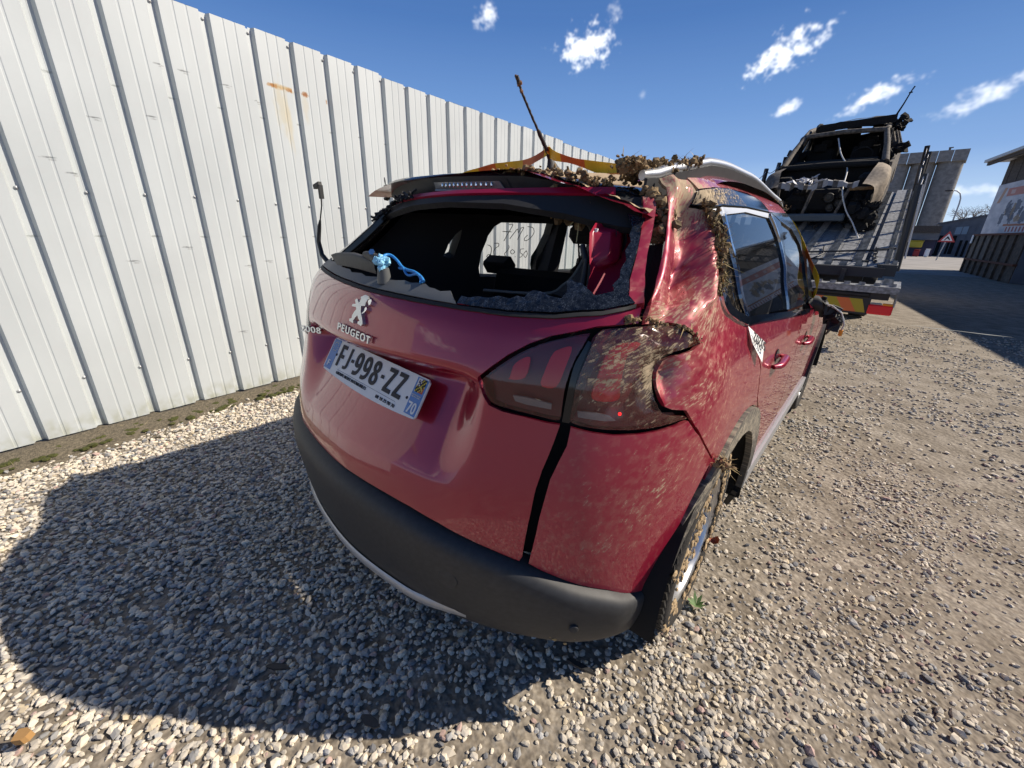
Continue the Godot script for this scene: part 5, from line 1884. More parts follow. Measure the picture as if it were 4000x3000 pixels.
func car_mud(car: Node3D) -> void:
	rng.seed = 99
	var b := Mesher.new(); b.colored = true
	var st := Mesher.new(); st.colored = true
	var edge := [Vector3(.10, 1.470, -.640), Vector3(.25, 1.462, -.650), Vector3(.36, 1.446, -.655), Vector3(.44, 1.432, -.665), Vector3(.51, 1.420, -.685)]
	clods(b, st, edge, 190, .012, .003, .012)
	var lower := [Vector3(.34, 1.375, -.642), Vector3(.42, 1.362, -.650), Vector3(.50, 1.355, -.668), Vector3(.56, 1.345, -.685), Vector3(.62, 1.330, -.705)]
	clods(b, st, lower, 330, .015, .004, .017)
	clods(b, st, [Vector3(.36, 1.385, -.640), Vector3(.42, 1.345, -.645)], 130, .017, .005, .020)
	clods(b, st, [Vector3(.60, 1.40, -.70), Vector3(.645, 1.36, -.72), Vector3(.665, 1.315, -.70), Vector3(.66, 1.28, -.67)], 260, .011, .004, .015)
	clods(b, st, [Vector3(.57, 1.462, -.66), Vector3(.575, 1.474, -.78), Vector3(.585, 1.492, -.95), Vector3(.59, 1.515, -1.08)], 300, .010, .003, .011)
	clods(b, st, [Vector3(.52, 1.445, -.72), Vector3(.56, 1.455, -.80), Vector3(.56, 1.46, -.92)], 260, .014, .003, .012)
	clods(b, st, [Vector3(.55, 1.462, -.64), Vector3(.56, 1.468, -.70)], 60, .010, .004, .015)
	# torn weeds packed along the window edge
	var seam := []
	for q in [[.905, 1.375], [.915, 1.345], [.925, 1.315], [.935, 1.28], [.945, 1.24], [.955, 1.20], [.965, 1.165]]:
		seam.append(skin(q[0], q[1], .008))
	clods(b, st, seam, 240, .008, .003, .011, .8)
	for i in 170:
		var t := rng.randf() * 5.999
		var k := int(t)
		var p: Vector3 = (seam[k] as Vector3).lerp(seam[k + 1], t - k) + Vector3(rng.randfn(0, .006), rng.randfn(0, .006), rng.randfn(0, .006))
		st.tint = (Color(.20, .18, .07) if rng.randf() < .6 else Color(.34, .25, .11)) * rng.randf_range(.5, 1.3)
		blade(st, p, rng.randf_range(.02, .055), rng.randf() * TAU, .0016, rng.randf_range(-1.0, 1.0))
	clods(b, st, [skin(.822, 1.120, .006), skin(.862, 1.116, .006), skin(.903, 1.099, .006), skin(.934, 1.067, .006)], 46, .004, .002, .007)
	clods(b, st, [skin(.790, 1.123, .006), skin(.806, 1.118, .006)], 16, .004, .003, .008)
	clods(b, st, [Vector3(.60, 1.46, -2.15), Vector3(.655, 1.435, -2.28)], 60, .012, .003, .010)
	clods(b, st, [skin(1.145, .738, .02), skin(1.207, .717, .02)], 60, .010, .003, .010)
	# fallen straw hanging from the spoiler
	for q in [[Vector3(.437, 1.345, -.64), Vector3(.445, 1.268, -.63)], [Vector3(.437, 1.345, -.64), Vector3(.42, 1.31, -.625)], [Vector3(.35, 1.37, -.62), Vector3(.305, 1.372, -.62)]]:
		st.tint = Color(.55, .48, .26)
		st.tube([q[0], (q[0] as Vector3).lerp(q[1], .5) + Vector3(.004, 0, 0), q[1]], .0016, 5)
	var mo := put("mud_clods", b, M["mud"], car, "clods of dried brown mud on roof edge and spoiler")
	mo.set_meta("kind", "stuff")
	var so := put("mud_straw", st, M["straw"], car, "dry weeds and straw caught in the mud")
	so.set_meta("kind", "stuff")

func car_bits(car: Node3D) -> void:
	# rear wiper torn round and its arm
	var wp := Node3D.new()
	wp.name = "rear_wiper"
	car.add_child(wp)
	var w := Mesher.new()
	var rows := []
	var top := [[-.475, 1.175], [-.429, 1.193], [-.34, 1.202], [-.257, 1.205], [-.135, 1.202], [-.056, 1.197], [.012, 1.188]]
	var bot := [[-.465, 1.168], [-.41, 1.164], [-.33, 1.166], [-.24, 1.168], [-.131, 1.168], [-.06, 1.166], [-.002, 1.164]]
	for k in 6:
		var row := []
		for i in top.size():
			var a := Vector2(top[i][0], top[i][1]).lerp(Vector2(bot[i][0], bot[i][1]), k / 5.0)
			row.append(skin(a.x, a.y, .010 + .030 * sin(PI * k / 5.0)))
		rows.append(row)
	w.grid(rows)
	put("wiper_shroud", w, M["bumper plastic"], wp)
	var ar := Mesher.new()
	ar.tube([skin(-.100, 1.192, .035), skin(-.020, 1.186, .042), skin(.035, 1.176, .045)], [.011, .014, .012], 8)
	put("wiper_arm", ar, M["black plastic"], wp)
	var nut := Mesher.new()
	nut.tube([skin(-.020, 1.190, .040), skin(-.005, 1.187, .060)], .009, 6)
	put("wiper_nut", nut, M["chrome"], wp)
	var pv := Mesher.new()
	pv.tube([skin(.062, 1.150, .004), skin(.062, 1.166, .035)], [.020, .015], 12)
	put("wiper_pivot", pv, M["dusty glass"], wp)
	var cord := Mesher.new()
	var path := []
	var raw := [skin(.050, 1.181, .045), skin(.030, 1.193, .04), skin(.036, 1.201, .03), skin(.063, 1.197, .02), skin(.096, 1.187, .012), skin(.128, 1.181, .012), skin(.162, 1.178, .012), skin(.196, 1.171, .012), skin(.219, 1.163, .014), skin(.236, 1.155, .016)]
	for i in raw.size() - 1:
		for k in 4:
			path.append((raw[i] as Vector3).cubic_interpolate(raw[i + 1], raw[maxi(i - 1, 0)], raw[mini(i + 2, raw.size() - 1)], k / 4.0))
	cord.tube(path, .0042, 7)
	var path2 := []
	for i in path.size():
		path2.append(path[i] + Vector3(.006 * sin(i * .5), -.006 + .006 * cos(i * .7), .004))
	cord.tube(path2.slice(14), .0036, 7)
	var cn := put("blue_cord", cord, M["blue cord"])
	tag(cn, "bright blue plastic cord tied to the torn rear wiper", "cord")
	var knot := Mesher.new()
	rng.seed = 6
	for i in 22:
		knot.lump(skin(.052, 1.176, .040) + Vector3(rng.randfn(0, .011), rng.randfn(0, .007), rng.randfn(0, .008)), Vector3.ONE * rng.randf_range(.004, .011), i, noise, Basis(), .5)
	put("knot", knot, M["pale cord"], cn)
	# wire stub sticking up by the far corner
	var stub := Mesher.new()
	var k0 := body(-.80, 1.145)
	stub.tube([k0, k0 + Vector3(-.06, .035, .0), k0 + Vector3(-.075, .09, 0), k0 + Vector3(-.05, .15, 0), k0 + Vector3(-.035, .175, .0)], [.010, .010, .009, .008, .004], 8)
	stub.tube([k0 + Vector3(-.035, .175, 0), k0 + Vector3(-.005, .23, 0), k0 + Vector3(.0, .27, 0)], .003, 6)
	stub.box(k0 + Vector3(.003, .28, 0), Vector3(.016, .05, .014))
	stub.box(k0 + Vector3(-.02, .305, 0), Vector3(.05, .016, .014), Basis(Vector3.BACK, .2))
	put("wiring_stub", stub, M["black plastic"], car)
	# paper tag taped on the rear door
	var tg := Node3D.new()
	tg.name = "paper_tag"
	car.add_child(tg)
	var pg := Mesher.new()
	var c4 := [skin(1.278, 1.054, .004), skin(1.444, .986, .016), skin(1.432, .927, .016), skin(1.304, 1.007, .010)]
	var nn := flat_normal(1.352, 1.000) * .0006
	pg.hexa([c4[0], c4[1], c4[2], c4[3], c4[0] + nn, c4[1] + nn, c4[2] + nn, c4[3] + nn])
	put("sheet", pg, M["paper"], tg)
	var ex: Vector3 = (c4[1] - c4[0]).normalized()
	var nz := flat_normal(1.352, 1.000)
	var ey := nz.cross(ex).normalized()
	lettering("tag_text", "50202", .11, .030, .0006, Transform3D(Basis(-ex, -ey, nz), (c4[0] + c4[1] + c4[2] + c4[3]) / 4.0 + nz * .0075 - ey * -.004), M["ink"], tg, "Droid Sans", 700)
	# smashed door mirror hanging by its wires
	var mr := Node3D.new()
	mr.name = "door_mirror"
	car.add_child(mr)
	rng.seed = 17
	var arm := Mesher.new()
	arm.tube([Vector3(.83, .955, -2.43), Vector3(.88, .958, -2.44), Vector3(.93, .938, -2.45)], [.045, .042, .030], 8)
	put("mirror_foot", arm, M["black plastic"], mr)
	var sh := Mesher.new()
	for i in 34:
		var t := rng.randf()
		var p := Vector3(.92, .945, -2.45).lerp(Vector3(1.01, .835, -2.45), t) + Vector3(rng.randfn(0, .012), rng.randfn(0, .018), rng.randfn(0, .02))
		sh.box(p, Vector3(rng.randf_range(.015, .06), rng.randf_range(.004, .012), rng.randf_range(.02, .07)), Basis.from_euler(Vector3(rng.randf() * 6, rng.randf() * 6, rng.randf() * 6)))
	put("mirror_shell", sh, M["black plastic"], mr)
	var mw := Mesher.new()
	mw.tube([Vector3(.90, .965, -2.43), Vector3(.96, .955, -2.42), Vector3(1.01, .92, -2.43), Vector3(1.035, .86, -2.44), Vector3(1.028, .81, -2.45)], .004, 6)
	mw.tube([Vector3(.94, .95, -2.44), Vector3(1.00, .935, -2.43), Vector3(1.03, .88, -2.46), Vector3(1.015, .84, -2.46)], .003, 6)
	put("mirror_wire", mw, M["pale wire"], mr)
	var pl := Mesher.new()
	pl.bevel_box(Vector3(1.03, .812, -2.45), Vector3(.018, .035, .018), .004)
	put("mirror_plug", pl, M["amber"], mr)
	make_tape()

func tape_strip(raw: Array, half: float, b: Mesher, from := 0.0) -> void:
	var path := []
	for i in raw.size() - 1:
		for k in 6:
			path.append((raw[i] as Vector3).cubic_interpolate(raw[i + 1], raw[maxi(i - 1, 0)], raw[mini(i + 2, raw.size() - 1)], k / 6.0))
	path.append(raw[-1])
	var run := from
	for i in path.size() - 1:
		var L: float = (path[i + 1] - path[i]).length()
		var ph := fposmod(run, .26)
		b.tint = Color(.85, .58, .03) if ph < .15 else Color(.68, .17, .03)
		b.tint *= 0.92 + 0.08 * sin(run * 60.0)
		var w0 := Vector3(0, 1.0, sin(run * 7.0) * .5).normalized() * half * (0.78 + .22 * sin(run * 23.0))
		var r1 := run + L
		var w1 := Vector3(0, 1.0, sin(r1 * 7.0) * .5).normalized() * half * (0.78 + .22 * sin(r1 * 23.0))
		b.ribbon([path[i], path[i + 1]], [w0, w1], .0004)
		run = r1

func make_tape() -> void:
	var b := Mesher.new(); b.colored = true
	tape_strip([Vector3(-.52, 1.50, -1.02), Vector3(-.40, 1.535, -1.04), Vector3(-.30, 1.555, -1.05), Vector3(-.204, 1.547, -1.05), Vector3(-.126, 1.551, -1.05), Vector3(-.05, 1.570, -1.05), Vector3(-.005, 1.596, -1.07)], .024, b)
	tape_strip([Vector3(.005, 1.592, -1.07), Vector3(.05, 1.572, -1.05), Vector3(.108, 1.556, -1.05), Vector3(.187, 1.534, -1.05), Vector3(.262, 1.516, -1.06), Vector3(.36, 1.508, -1.10), Vector3(.46, 1.505, -1.16)], .021, b, .07)
	for i in 9:
		var a := i * .8
		b.tint = Color(.80, .56, .03) if i % 3 else Color(.72, .15, .03)
		b.ribbon([Vector3(0, 1.594, -1.068) + Vector3(cos(a), .1, sin(a)) * .008, Vector3(0, 1.600, -1.066) + Vector3(cos(a + 1.2), .3 * sin(i * 2.0), sin(a + 1.2)) * .014], [Vector3(0, .012, 0), Vector3(0, .010, .004)])
	var t := put("barrier_tape", b, M["barrier tape"])
	tag(t, "yellow and orange barrier tape knotted round the roof aerial", "tape")
	var b2 := Mesher.new(); b2.colored = true
	tape_strip([Vector3(.70, 1.36, -2.28), Vector3(.79, 1.235, -2.29), Vector3(.835, 1.165, -2.27), Vector3(.870, 1.110, -2.25), Vector3(.888, 1.065, -2.25), Vector3(.880, 1.025, -2.27), Vector3(.85, .99, -2.33)], .030, b2)
	var t2 := put("barrier_tape", b2, M["barrier tape"])
	tag(t2, "yellow and orange barrier tape bulging from the front door window post", "tape")

# ------------------------------------------------------------------ tow truck and its burnt load
const SLOPE := 0.245

func slotted(b: Mesher, at: Vector3, ex: Vector3, ez: Vector3, nx: int, nz: int, hx: float, hz: float, thick: float) -> void:   # plate of nx by nz cells, each with a slot
	var up := ez.cross(ex).normalized()
	for i in nx:
		for j in nz:
			var o := at + ex * (float(i) / nx) + ez * (float(j) / nz)
			var u := ex / nx
			var w := ez / nz
			var x0 := (1.0 - hx) * 0.5
			var z0 := (1.0 - hz) * 0.5
			var q := [o, o + u, o + u + w, o + w]
			var r := [o + u * x0 + w * z0, o + u * (1 - x0) + w * z0, o + u * (1 - x0) + w * (1 - z0), o + u * x0 + w * (1 - z0)]
			for k in 4:
				b.quad(q[k], q[(k + 1) % 4], r[(k + 1) % 4], r[k], up)
				b.quad(r[k], r[(k + 1) % 4], r[(k + 1) % 4] - up * thick, r[k] - up * thick)

func make_truck() -> void:
	var t := thing("tow_truck", "recovery truck seen from behind with perforated steel loading ramp and hazard striped tail board", "truck", Vector3(0.08, 0, -6.3))
	var off := t.position
	var deck := func(x: float, z: float) -> Vector3: return Vector3(x, 1.0 + tan(SLOPE) * (-7.25 - z), z) - off
	# deck sheets
	var under := Mesher.new()
	under.hexa([deck.call(-1.12, -7.25) - Vector3(0, .14, 0), deck.call(1.22, -7.25) - Vector3(0, .14, 0), deck.call(1.22, -12.6) - Vector3(0, .14, 0), deck.call(-1.12, -12.6) - Vector3(0, .14, 0), deck.call(-1.12, -7.25) - Vector3(0, .04, 0), deck.call(1.22, -7.25) - Vector3(0, .04, 0), deck.call(1.22, -12.6) - Vector3(0, .04, 0), deck.call(-1.12, -12.6) - Vector3(0, .04, 0)])
	put("deck_frame", under, M["truck black"], t)
	for row in 6:
		var z0 := -7.27 - row * .86
		for i in 12:
			var x0 := -1.10 + i * .168
			var b := Mesher.new()
			var p0: Vector3 = deck.call(x0, z0); var p1: Vector3 = deck.call(x0 + .163, z0); var p2: Vector3 = deck.call(x0, z0 - .84)
			if i % 2 == 1:
				slotted(b, p0, p1 - p0, p2 - p0, 1, 22, .62, .5, .02)
			else:
				var p3 := p1 + p2 - p0
				b.quad(p0, p1, p3, p2, Vector3.UP)
				b.quad(p0, p1, p1 - Vector3(0, .02, 0), p0 - Vector3(0, .02, 0), Vector3.BACK)
			put("deck_plate", b, M["truck steel"], t)
	var lip := Mesher.new()
	var l0: Vector3 = deck.call(-1.10, -7.05); var l1: Vector3 = deck.call(.95, -7.05); var l2: Vector3 = deck.call(-1.10, -7.26)
	slotted(lip, l0, l1 - l0, l2 - l0, 12, 2, .5, .34, .02)
	put("deck_lip", lip, M["truck steel"], t)
	var dark := Mesher.new()
	dark.quad(l0 - Vector3(0, .005, 0), l1 - Vector3(0, .005, 0), l1 - Vector3(0, .07, .02), l0 - Vector3(0, .07, .02), Vector3.BACK)
	put("deck_lip_edge", dark, M["truck black"], t)
	for i in 12:                                   # walkway plates along the near edge
		var b := Mesher.new()
		var z0 := -7.05 - i * .46
		var p0: Vector3 = deck.call(.96, z0); var p1: Vector3 = deck.call(1.27, z0); var p2: Vector3 = deck.call(.96, z0 - .445)
		p0 += Vector3(0, .012, 0); p1 += Vector3(0, .012, 0); p2 += Vector3(0, .012, 0)
		slotted(b, p0, (p1 - p0) * .55, p2 - p0, 1, 1, .02, .02, .01)
		slotted(b, p0 + (p1 - p0) * .5, (p1 - p0) * .5, p2 - p0, 2, 9, .62, .52, .02)
		put("walkway_plate", b, M["truck steel"], t)
	# hinge corner, folded ramp body below the deck
	var mid := Mesher.new()
	mid.box(Vector3(.0, .90, -6.95) - off, Vector3(2.3, .12, .30))
	mid.box(Vector3(.0, .80, -7.3) - off, Vector3(1.9, .30, .5))
	mid.box(Vector3(1.16, .93, -7.0) - off, Vector3(.16, .14, .26), Basis(Vector3.UP, .2))
	put("ramp_hinge", mid, M["truck black"], t)
	for i in 5:
		var rib := Mesher.new()
		rib.box(Vector3(-.7 + i * .36, .85, -6.78) - off, Vector3(.05, .16, .10))
		put("ramp_rib", rib, M["truck black"], t)
	# tail step
	var st := Mesher.new()
	slotted(st, Vector3(-1.12, .775, -6.24) - off, Vector3(2.46, 0, 0), Vector3(0, .01, -.14), 17, 1, .44, .30, .03)
	slotted(st, Vector3(1.10, .785, -6.38) - off, Vector3(.24, 0, 0), Vector3(0, .03, -.34), 1, 6, .4, .4, .03)
	put("tail_step", st, M["truck steel"], t)
	var ed := Mesher.new()
	ed.box(Vector3(.11, .735, -6.235) - off, Vector3(2.46, .07, .012))
	ed.box(Vector3(1.335, .66, -6.40) - off, Vector3(.014, .22, .34))
	put("step_edge", ed, M["truck steel"], t)
	var bar := Mesher.new()
	bar.tube([Vector3(-1.1, .66, -6.34) - off, Vector3(1.08, .66, -6.34) - off], .045, 12)
	bar.box(Vector3(.1, .70, -6.42) - off, Vector3(2.3, .09, .16))
	bar.box(Vector3(1.18, .665, -6.36) - off, Vector3(.18, .10, .10))
	put("step_beam", bar, M["truck black"], t)
	# hazard board, one mesh for each stripe
	for i in 17:
		var x0 := -1.14 + i * .13 - .04
		var s := Mesher.new()
		var a := maxf(x0, -1.10); var c := minf(x0 + .13, 1.08)
		if c <= a: continue
		var sh := .10
		var p := PackedVector2Array([Vector2(clampf(x0 + sh, -1.10, 1.09), .455), Vector2(clampf(x0 + .13 + sh, -1.10, 1.09), .455), Vector2(clampf(x0 + .13, -1.10, 1.09), .615), Vector2(clampf(x0, -1.10, 1.09), .615)])
		s.prism(p, Vector3(0, 0, -6.262) - off, Basis(), .003)
		put("hazard_stripe", s, M["hazard orange"] if i % 2 else M["hazard yellow"], t)
	var hb := Mesher.new()
	hb.box(Vector3(-.005, .53, -6.275) - off, Vector3(2.24, .20, .02))
	put("hazard_board", hb, M["truck black"], t)
	for sx in [1, -1]:
		var tl := Node3D.new()
		tl.name = "tail_light"
		t.add_child(tl, true)
		var b := Mesher.new()
		b.bevel_box(Vector3(1.22 * sx, .505, -6.262) - off, Vector3(.23, .115, .06), .012)
		put("red_lens", b, M["lamp red"], tl)
		b = Mesher.new()
		b.bevel_box(Vector3(1.28 * sx, .572, -6.262) - off, Vector3(.10, .028, .055), .008)
		put("amber_lens", b, M["amber"], tl)
		b = Mesher.new()
		b.bevel_box(Vector3(1.17 * sx, .572, -6.264) - off, Vector3(.11, .024, .05), .008)
		put("clear_lens", b, M["lamp clear"], tl)
	# chassis, wheels, cab (mostly hidden by the load)
	var ch := Mesher.new()
	for sx in [-.42, .42]:
		ch.box(Vector3(sx, .80, -10.6) - off, Vector3(.10, .24, 7.4))
	ch.box(Vector3(0, .95, -9.6) - off, Vector3(2.1, .16, 4.6))
	put("chassis", ch, M["truck black"], t)
	for z in [-9.3, -13.6]:
		for sx in [-1, 1]:
			var w := Mesher.new()
			var bs := Basis(Vector3(sx, 0, 0), Vector3.UP, Vector3.BACK * sx)
			w.lathe([[.0001, .04], [.15, .05], [.27, .08], [.28, .11], [.40, .13], [.44, .11], [.45, 0], [.44, -.12], [.38, -.13]], Vector3(.98 * sx, .45, z) - off, bs, 32)
			put("truck_wheel", w, M["tyre"], t)
	var cab := Mesher.new()
	cab.bevel_box(Vector3(0, 1.42, -14.1) - off, Vector3(2.3, 1.75, 1.9), .14)
	put("cab", cab, M["white paint"], t)
	var cw := Mesher.new()
	cw.bevel_box(Vector3(0, 1.85, -13.13) - off, Vector3(1.7, .5, .03), .01)
	put("cab_rear_window", cw, M["gloss black"], t)
	# side stakes with slack ropes
	for sx in [1, -1]:
		var tops := []
		for i in 6:
			var z := -7.35 - i * .82
			var foot: Vector3 = deck.call(1.265 if sx > 0 else -1.15, z)
			var stake := Mesher.new()
			var lean := Vector3(-.05 * sx + .03 * sin(i * 2.0), .95, -.06 * cos(i * 1.7))
			stake.tube([foot - Vector3(0, .12, 0), foot + lean], .040, 8)
			put("stake", stake, M["truck black"], t)
			tops.append(foot + lean)
			if sx > 0 and i < 2:
				var rope := Mesher.new()
				rope.tube([foot + lean + Vector3(.03, 0, .02), foot + lean * .5 + Vector3(.05, 0, .03), foot + Vector3(.05, .05, .05)], .010, 6)
				put("tie_rope", rope, M["pale wire"], t)
		for i in 5:
			for lvl in ([1.0, .62] if sx > 0 else [.95]):
				var a: Vector3 = tops[i] - Vector3(0, .95 * (1.0 - lvl), 0); var c: Vector3 = tops[i + 1] - Vector3(0, .95 * (1.0 - lvl), 0)
				var pts := []
				for k in 9:
					var u := k / 8.0
					pts.append(a.lerp(c, u) - Vector3(0, (.20 if sx > 0 else .08) * 4.0 * u * (1.0 - u), 0))
				var rp := Mesher.new()
				rp.tube(pts, .007, 5)
				put("slack_rope", rp, M["pale wire"], t)
	# winch strap and chain on the deck
	var strap := Mesher.new()
	strap.tube([deck.call(-.6, -7.9) + Vector3(0, .03, 0), deck.call(.2, -7.55) + Vector3(0, .03, 0), deck.call(.9, -7.75) + Vector3(0, .03, 0), deck.call(1.2, -7.9) + Vector3(0, .03, 0)], .014, 6)
	strap.tube([deck.call(.35, -7.9) + Vector3(0, .03, 0), deck.call(.40, -7.5) + Vector3(0, .03, 0), deck.call(.30, -7.2) + Vector3(0, .03, 0)], .010, 6)
	put("lashing_strap", strap, M["truck black"], t)
	var chain := Mesher.new()
	for i in 18:
		var p: Vector3 = (deck.call(1.02, -7.2) as Vector3).lerp(deck.call(.98, -7.9), i / 17.0) + Vector3(.02 * sin(i * 1.3), .03, 0)
		chain.box(p, Vector3(.03, .012, .045), Basis(Vector3.BACK, i * 1.57))
	put("lashing_chain", chain, M["truck black"], t)

func make_burnt_car() -> void:
	var c := thing("burnt_car", "burnt out car shell without bonnet, pale ash and rust, standing nose down on the ramp", "car", Vector3(-0.02, 1.335, -8.72), Vector3(SLOPE, 0, 0))
	rng.seed = 71
	mottle(mat("wing ash", .46, .37, .27, .85), .55, .55, 1.0, 46, .014)
	var steel: Material = M["burnt steel"]
	var char_: Material = M["char"]
	# body sides with window and wheel openings: outline in (z, y)
	for sx in [-1, 1]:
		var rows := []
		var out := PackedVector2Array([Vector2(-.95, .98), Vector2(-.95, .55), Vector2(-.98, .25), Vector2(-2.75, .25)])
		for i in 11:
			var w := lerpf(PI, 0.0, i / 10.0)
			out.append(Vector2(-3.10 - .36 * cos(w) * -1.0 - 0.0, .28 + .36 * sin(w)) if false else Vector2(-3.10 + .35 * -cos(w) * -1.0, .28 + .35 * sin(w)))
		out = PackedVector2Array([Vector2(-.95, .98), Vector2(-.98, .25), Vector2(-2.74, .25), Vector2(-2.80, .50), Vector2(-3.0, .63), Vector2(-3.2, .63), Vector2(-3.40, .50), Vector2(-3.46, .28), Vector2(-3.9, .30), Vector2(-3.95, .95), Vector2(-3.0, .98)])
		var s := Mesher.new()
		s.prism(out, Vector3(sx * .80, 0, 0), Basis(Vector3.BACK, Vector3.UP, Vector3.RIGHT * sx), .04)
		put("door_panel", s, steel, c)
		# front wing: curved sheet with a wheel opening
		rows = []
		for i in 19:
			var z := lerpf(-.04, -1.06, i / 18.0)
			var row := []
			var dz := (z + .60) / .37
			var low := .30 + (.40 * sqrt(maxf(0.0, 1.0 - dz * dz)) if absf(dz) < 1.0 else 0.0)
			if absf(dz) >= 1.0 and z > -.5: low = .52
			var top := lerpf(.80, .985, smoothstep(0.0, -.55, z))
			var wide := lerpf(.74, .86, smoothstep(0.0, -.35, z)) - .03 * smoothstep(-.8, -1.06, z)
			var inn := lerpf(.58, .66, smoothstep(0.0, -.6, z))
			for j in 11:
				var u := j / 10.0
				if u < .5:
					var w := u / .5 * PI * .5
					row.append(Vector3(sx * lerpf(inn, wide, sin(w)), top - (top - lerpf(top, low, .30)) * (1.0 - cos(w)), z))
				else:
					var v := (u - .5) / .5
					row.append(Vector3(sx * (wide + .012 * sin(v * PI)), lerpf(lerpf(top, low, .30), low, v), z))
			rows.append(row)
		var f := Mesher.new()
		f.grid(rows)
		put("front_wing", f, M["wing ash"] if sx > 0 else steel, c)
		var pil := Mesher.new()
		pil.tube([Vector3(sx * .74, .98, -1.02), Vector3(sx * .68, 1.20, -1.45), Vector3(sx * .60, 1.40, -1.86)], [.055, .045, .04], 8)
		put("windscreen_pillar", pil, steel, c)
		for zz in [[-2.35, -2.30], [-3.15, -3.0], [-3.75, -3.45]]:
			var p2 := Mesher.new()
			p2.tube([Vector3(sx * .79, .95, zz[0]), Vector3(sx * .61, 1.42, zz[1])], .045, 7)
			put("side_pillar", p2, steel, c)
		var rr := Mesher.new()
		rr.tube([Vector3(sx * .60, 1.40, -1.86), Vector3(sx * .62, 1.45, -2.4), Vector3(sx * .61, 1.44, -3.0), Vector3(sx * .58, 1.36, -3.5)], .045, 8)
		put("roof_rail", rr, steel, c)
	# roof skin with burnt-through opening
	for q in [[-.60, .60, -1.84, -1.96], [-.60, -.42, -1.96, -2.30], [.42, .60, -1.96, -2.30], [-.60, .60, -2.30, -3.45]]:
		var r := Mesher.new()
		var rows := []
		for i in 6:
			var z := lerpf(q[2], q[3], i / 5.0)
			var row := []
			for j in 9:
				var x := lerpf(q[0], q[1], j / 8.0)
				row.append(Vector3(x, 1.455 - .05 * x * x / .36 - .05 * pow((z + 2.5) / 1.0, 2.0) + .012 * noise.get_noise_2d(x * 5.0, z * 5.0), z))
			rows.append(row)
		r.grid(rows)
		put("roof_sheet", r, steel, c)
	var back := Mesher.new()      # what is left of the tail, closing the cabin
	back.prism(PackedVector2Array([Vector2(-.80, .2), Vector2(.80, .2), Vector2(.78, 1.0), Vector2(.60, 1.38), Vector2(.30, 1.40), Vector2(.26, 1.24), Vector2(.12, 1.22), Vector2(.10, 1.40), Vector2(-.12, 1.41), Vector2(-.16, 1.28), Vector2(-.34, 1.30), Vector2(-.36, 1.38), Vector2(-.60, 1.38), Vector2(-.78, 1.0)]), Vector3(0, 0, -3.5), Basis(), .05)
	put("tail_sheet", back, char_, c)
	for sx in [-1, 1]:
		var tr := Mesher.new()
		tr.prism(PackedVector2Array([Vector2(-1.2, .9), Vector2(-3.6, .9), Vector2(-3.45, 1.37), Vector2(-2.9, 1.41), Vector2(-2.85, 1.08), Vector2(-2.2, 1.06), Vector2(-2.1, 1.40), Vector2(-1.9, 1.38)]), Vector3(sx * .66, 0, 0), Basis(Vector3.BACK, Vector3.UP, Vector3.RIGHT * sx), .03)
		put("charred_trim", tr, char_, c)
	var hd := Mesher.new()
	hd.tube([Vector3(-.62, 1.395, -1.84), Vector3(0, 1.425, -1.80), Vector3(.62, 1.395, -1.84)], .04, 8)
	put("roof_header", hd, steel, c)
	var cowl := Mesher.new()
	cowl.tube([Vector3(-.74, .965, -1.02), Vector3(0, .985, -.96), Vector3(.74, .965, -1.02)], [.05, .055, .05], 8)
	put("cowl_rail", cowl, char_, c)
	var fw := Mesher.new()
	fw.box(Vector3(0, .66, -1.08), Vector3(1.46, .62, .05))
	fw.box(Vector3(0, .12, -2.3), Vector3(1.5, .06, 3.1))
	put("bulkhead", fw, char_, c)
	var da := Mesher.new()
	da.bevel_box(Vector3(0, .93, -1.45), Vector3(1.3, .14, .4), .04)
	put("dashboard", da, char_, c)
	for x in [-.36, .36]:
		for z in [-2.15, -2.95]:
			var seat := Mesher.new()
			seat.bevel_box(Vector3(x, .78, z), Vector3(.42, .72, .09), .03, Basis(Vector3.RIGHT, -.25))
			seat.bevel_box(Vector3(x, 1.16, z + .04), Vector3(.2, .13, .06), .02)
			put("seat_frame", seat, char_, c)
	var wheel := Mesher.new()
	var ring := []
	for i in 21:
		ring.append(Vector3(.36 + .16 * cos(TAU * i / 20.0), 1.02 + .14 * sin(TAU * i / 20.0), -1.62))
	wheel.tube(ring, .012, 6, false)
	put("steering_wheel", wheel, char_, c)
	# engine bay
	var en := Mesher.new()
	en.bevel_box(Vector3(.05, .50, -.58), Vector3(.52, .36, .42), .05)
	en.bevel_box(Vector3(-.34, .46, -.55), Vector3(.30, .26, .36), .05)
	for i in 16:
		en.lump(Vector3(rng.randf_range(-.45, .45), rng.randf_range(.35, .74), rng.randf_range(-.55, -.35)), Vector3.ONE * rng.randf_range(.04, .10), i, noise)
	put("engine", en, char_, c)
	for q in [[.16, .56, .075], [.30, .47, .055], [.20, .40, .062], [.33, .60, .05]]:
		var pu := Mesher.new()
		pu.lathe([[.0001, .03], [q[2] * .5, .03], [q[2] * .55, .01], [q[2] * .9, .01], [q[2], .03], [q[2], -.03]], Vector3(q[0], q[1], -.34), Basis(Vector3.BACK, Vector3.UP, Vector3.RIGHT), 20)
		put("pulley", pu, M["truck steel"] if false else mat("sooty metal", .06, .058, .055, .7, .3), c)
	for sx in [-1, 1]:
		var sl := Mesher.new()
		sl.box(Vector3(.52 * sx, .42, -.55), Vector3(.10, .14, 1.0))
		sl.bevel_box(Vector3(.60 * sx, .66, -.74), Vector3(.26, .40, .30), .05)
		put("side_member", sl, char_, c)
	# crumpled slam panel
	var prev := Vector3(-.62, .80, -.16)
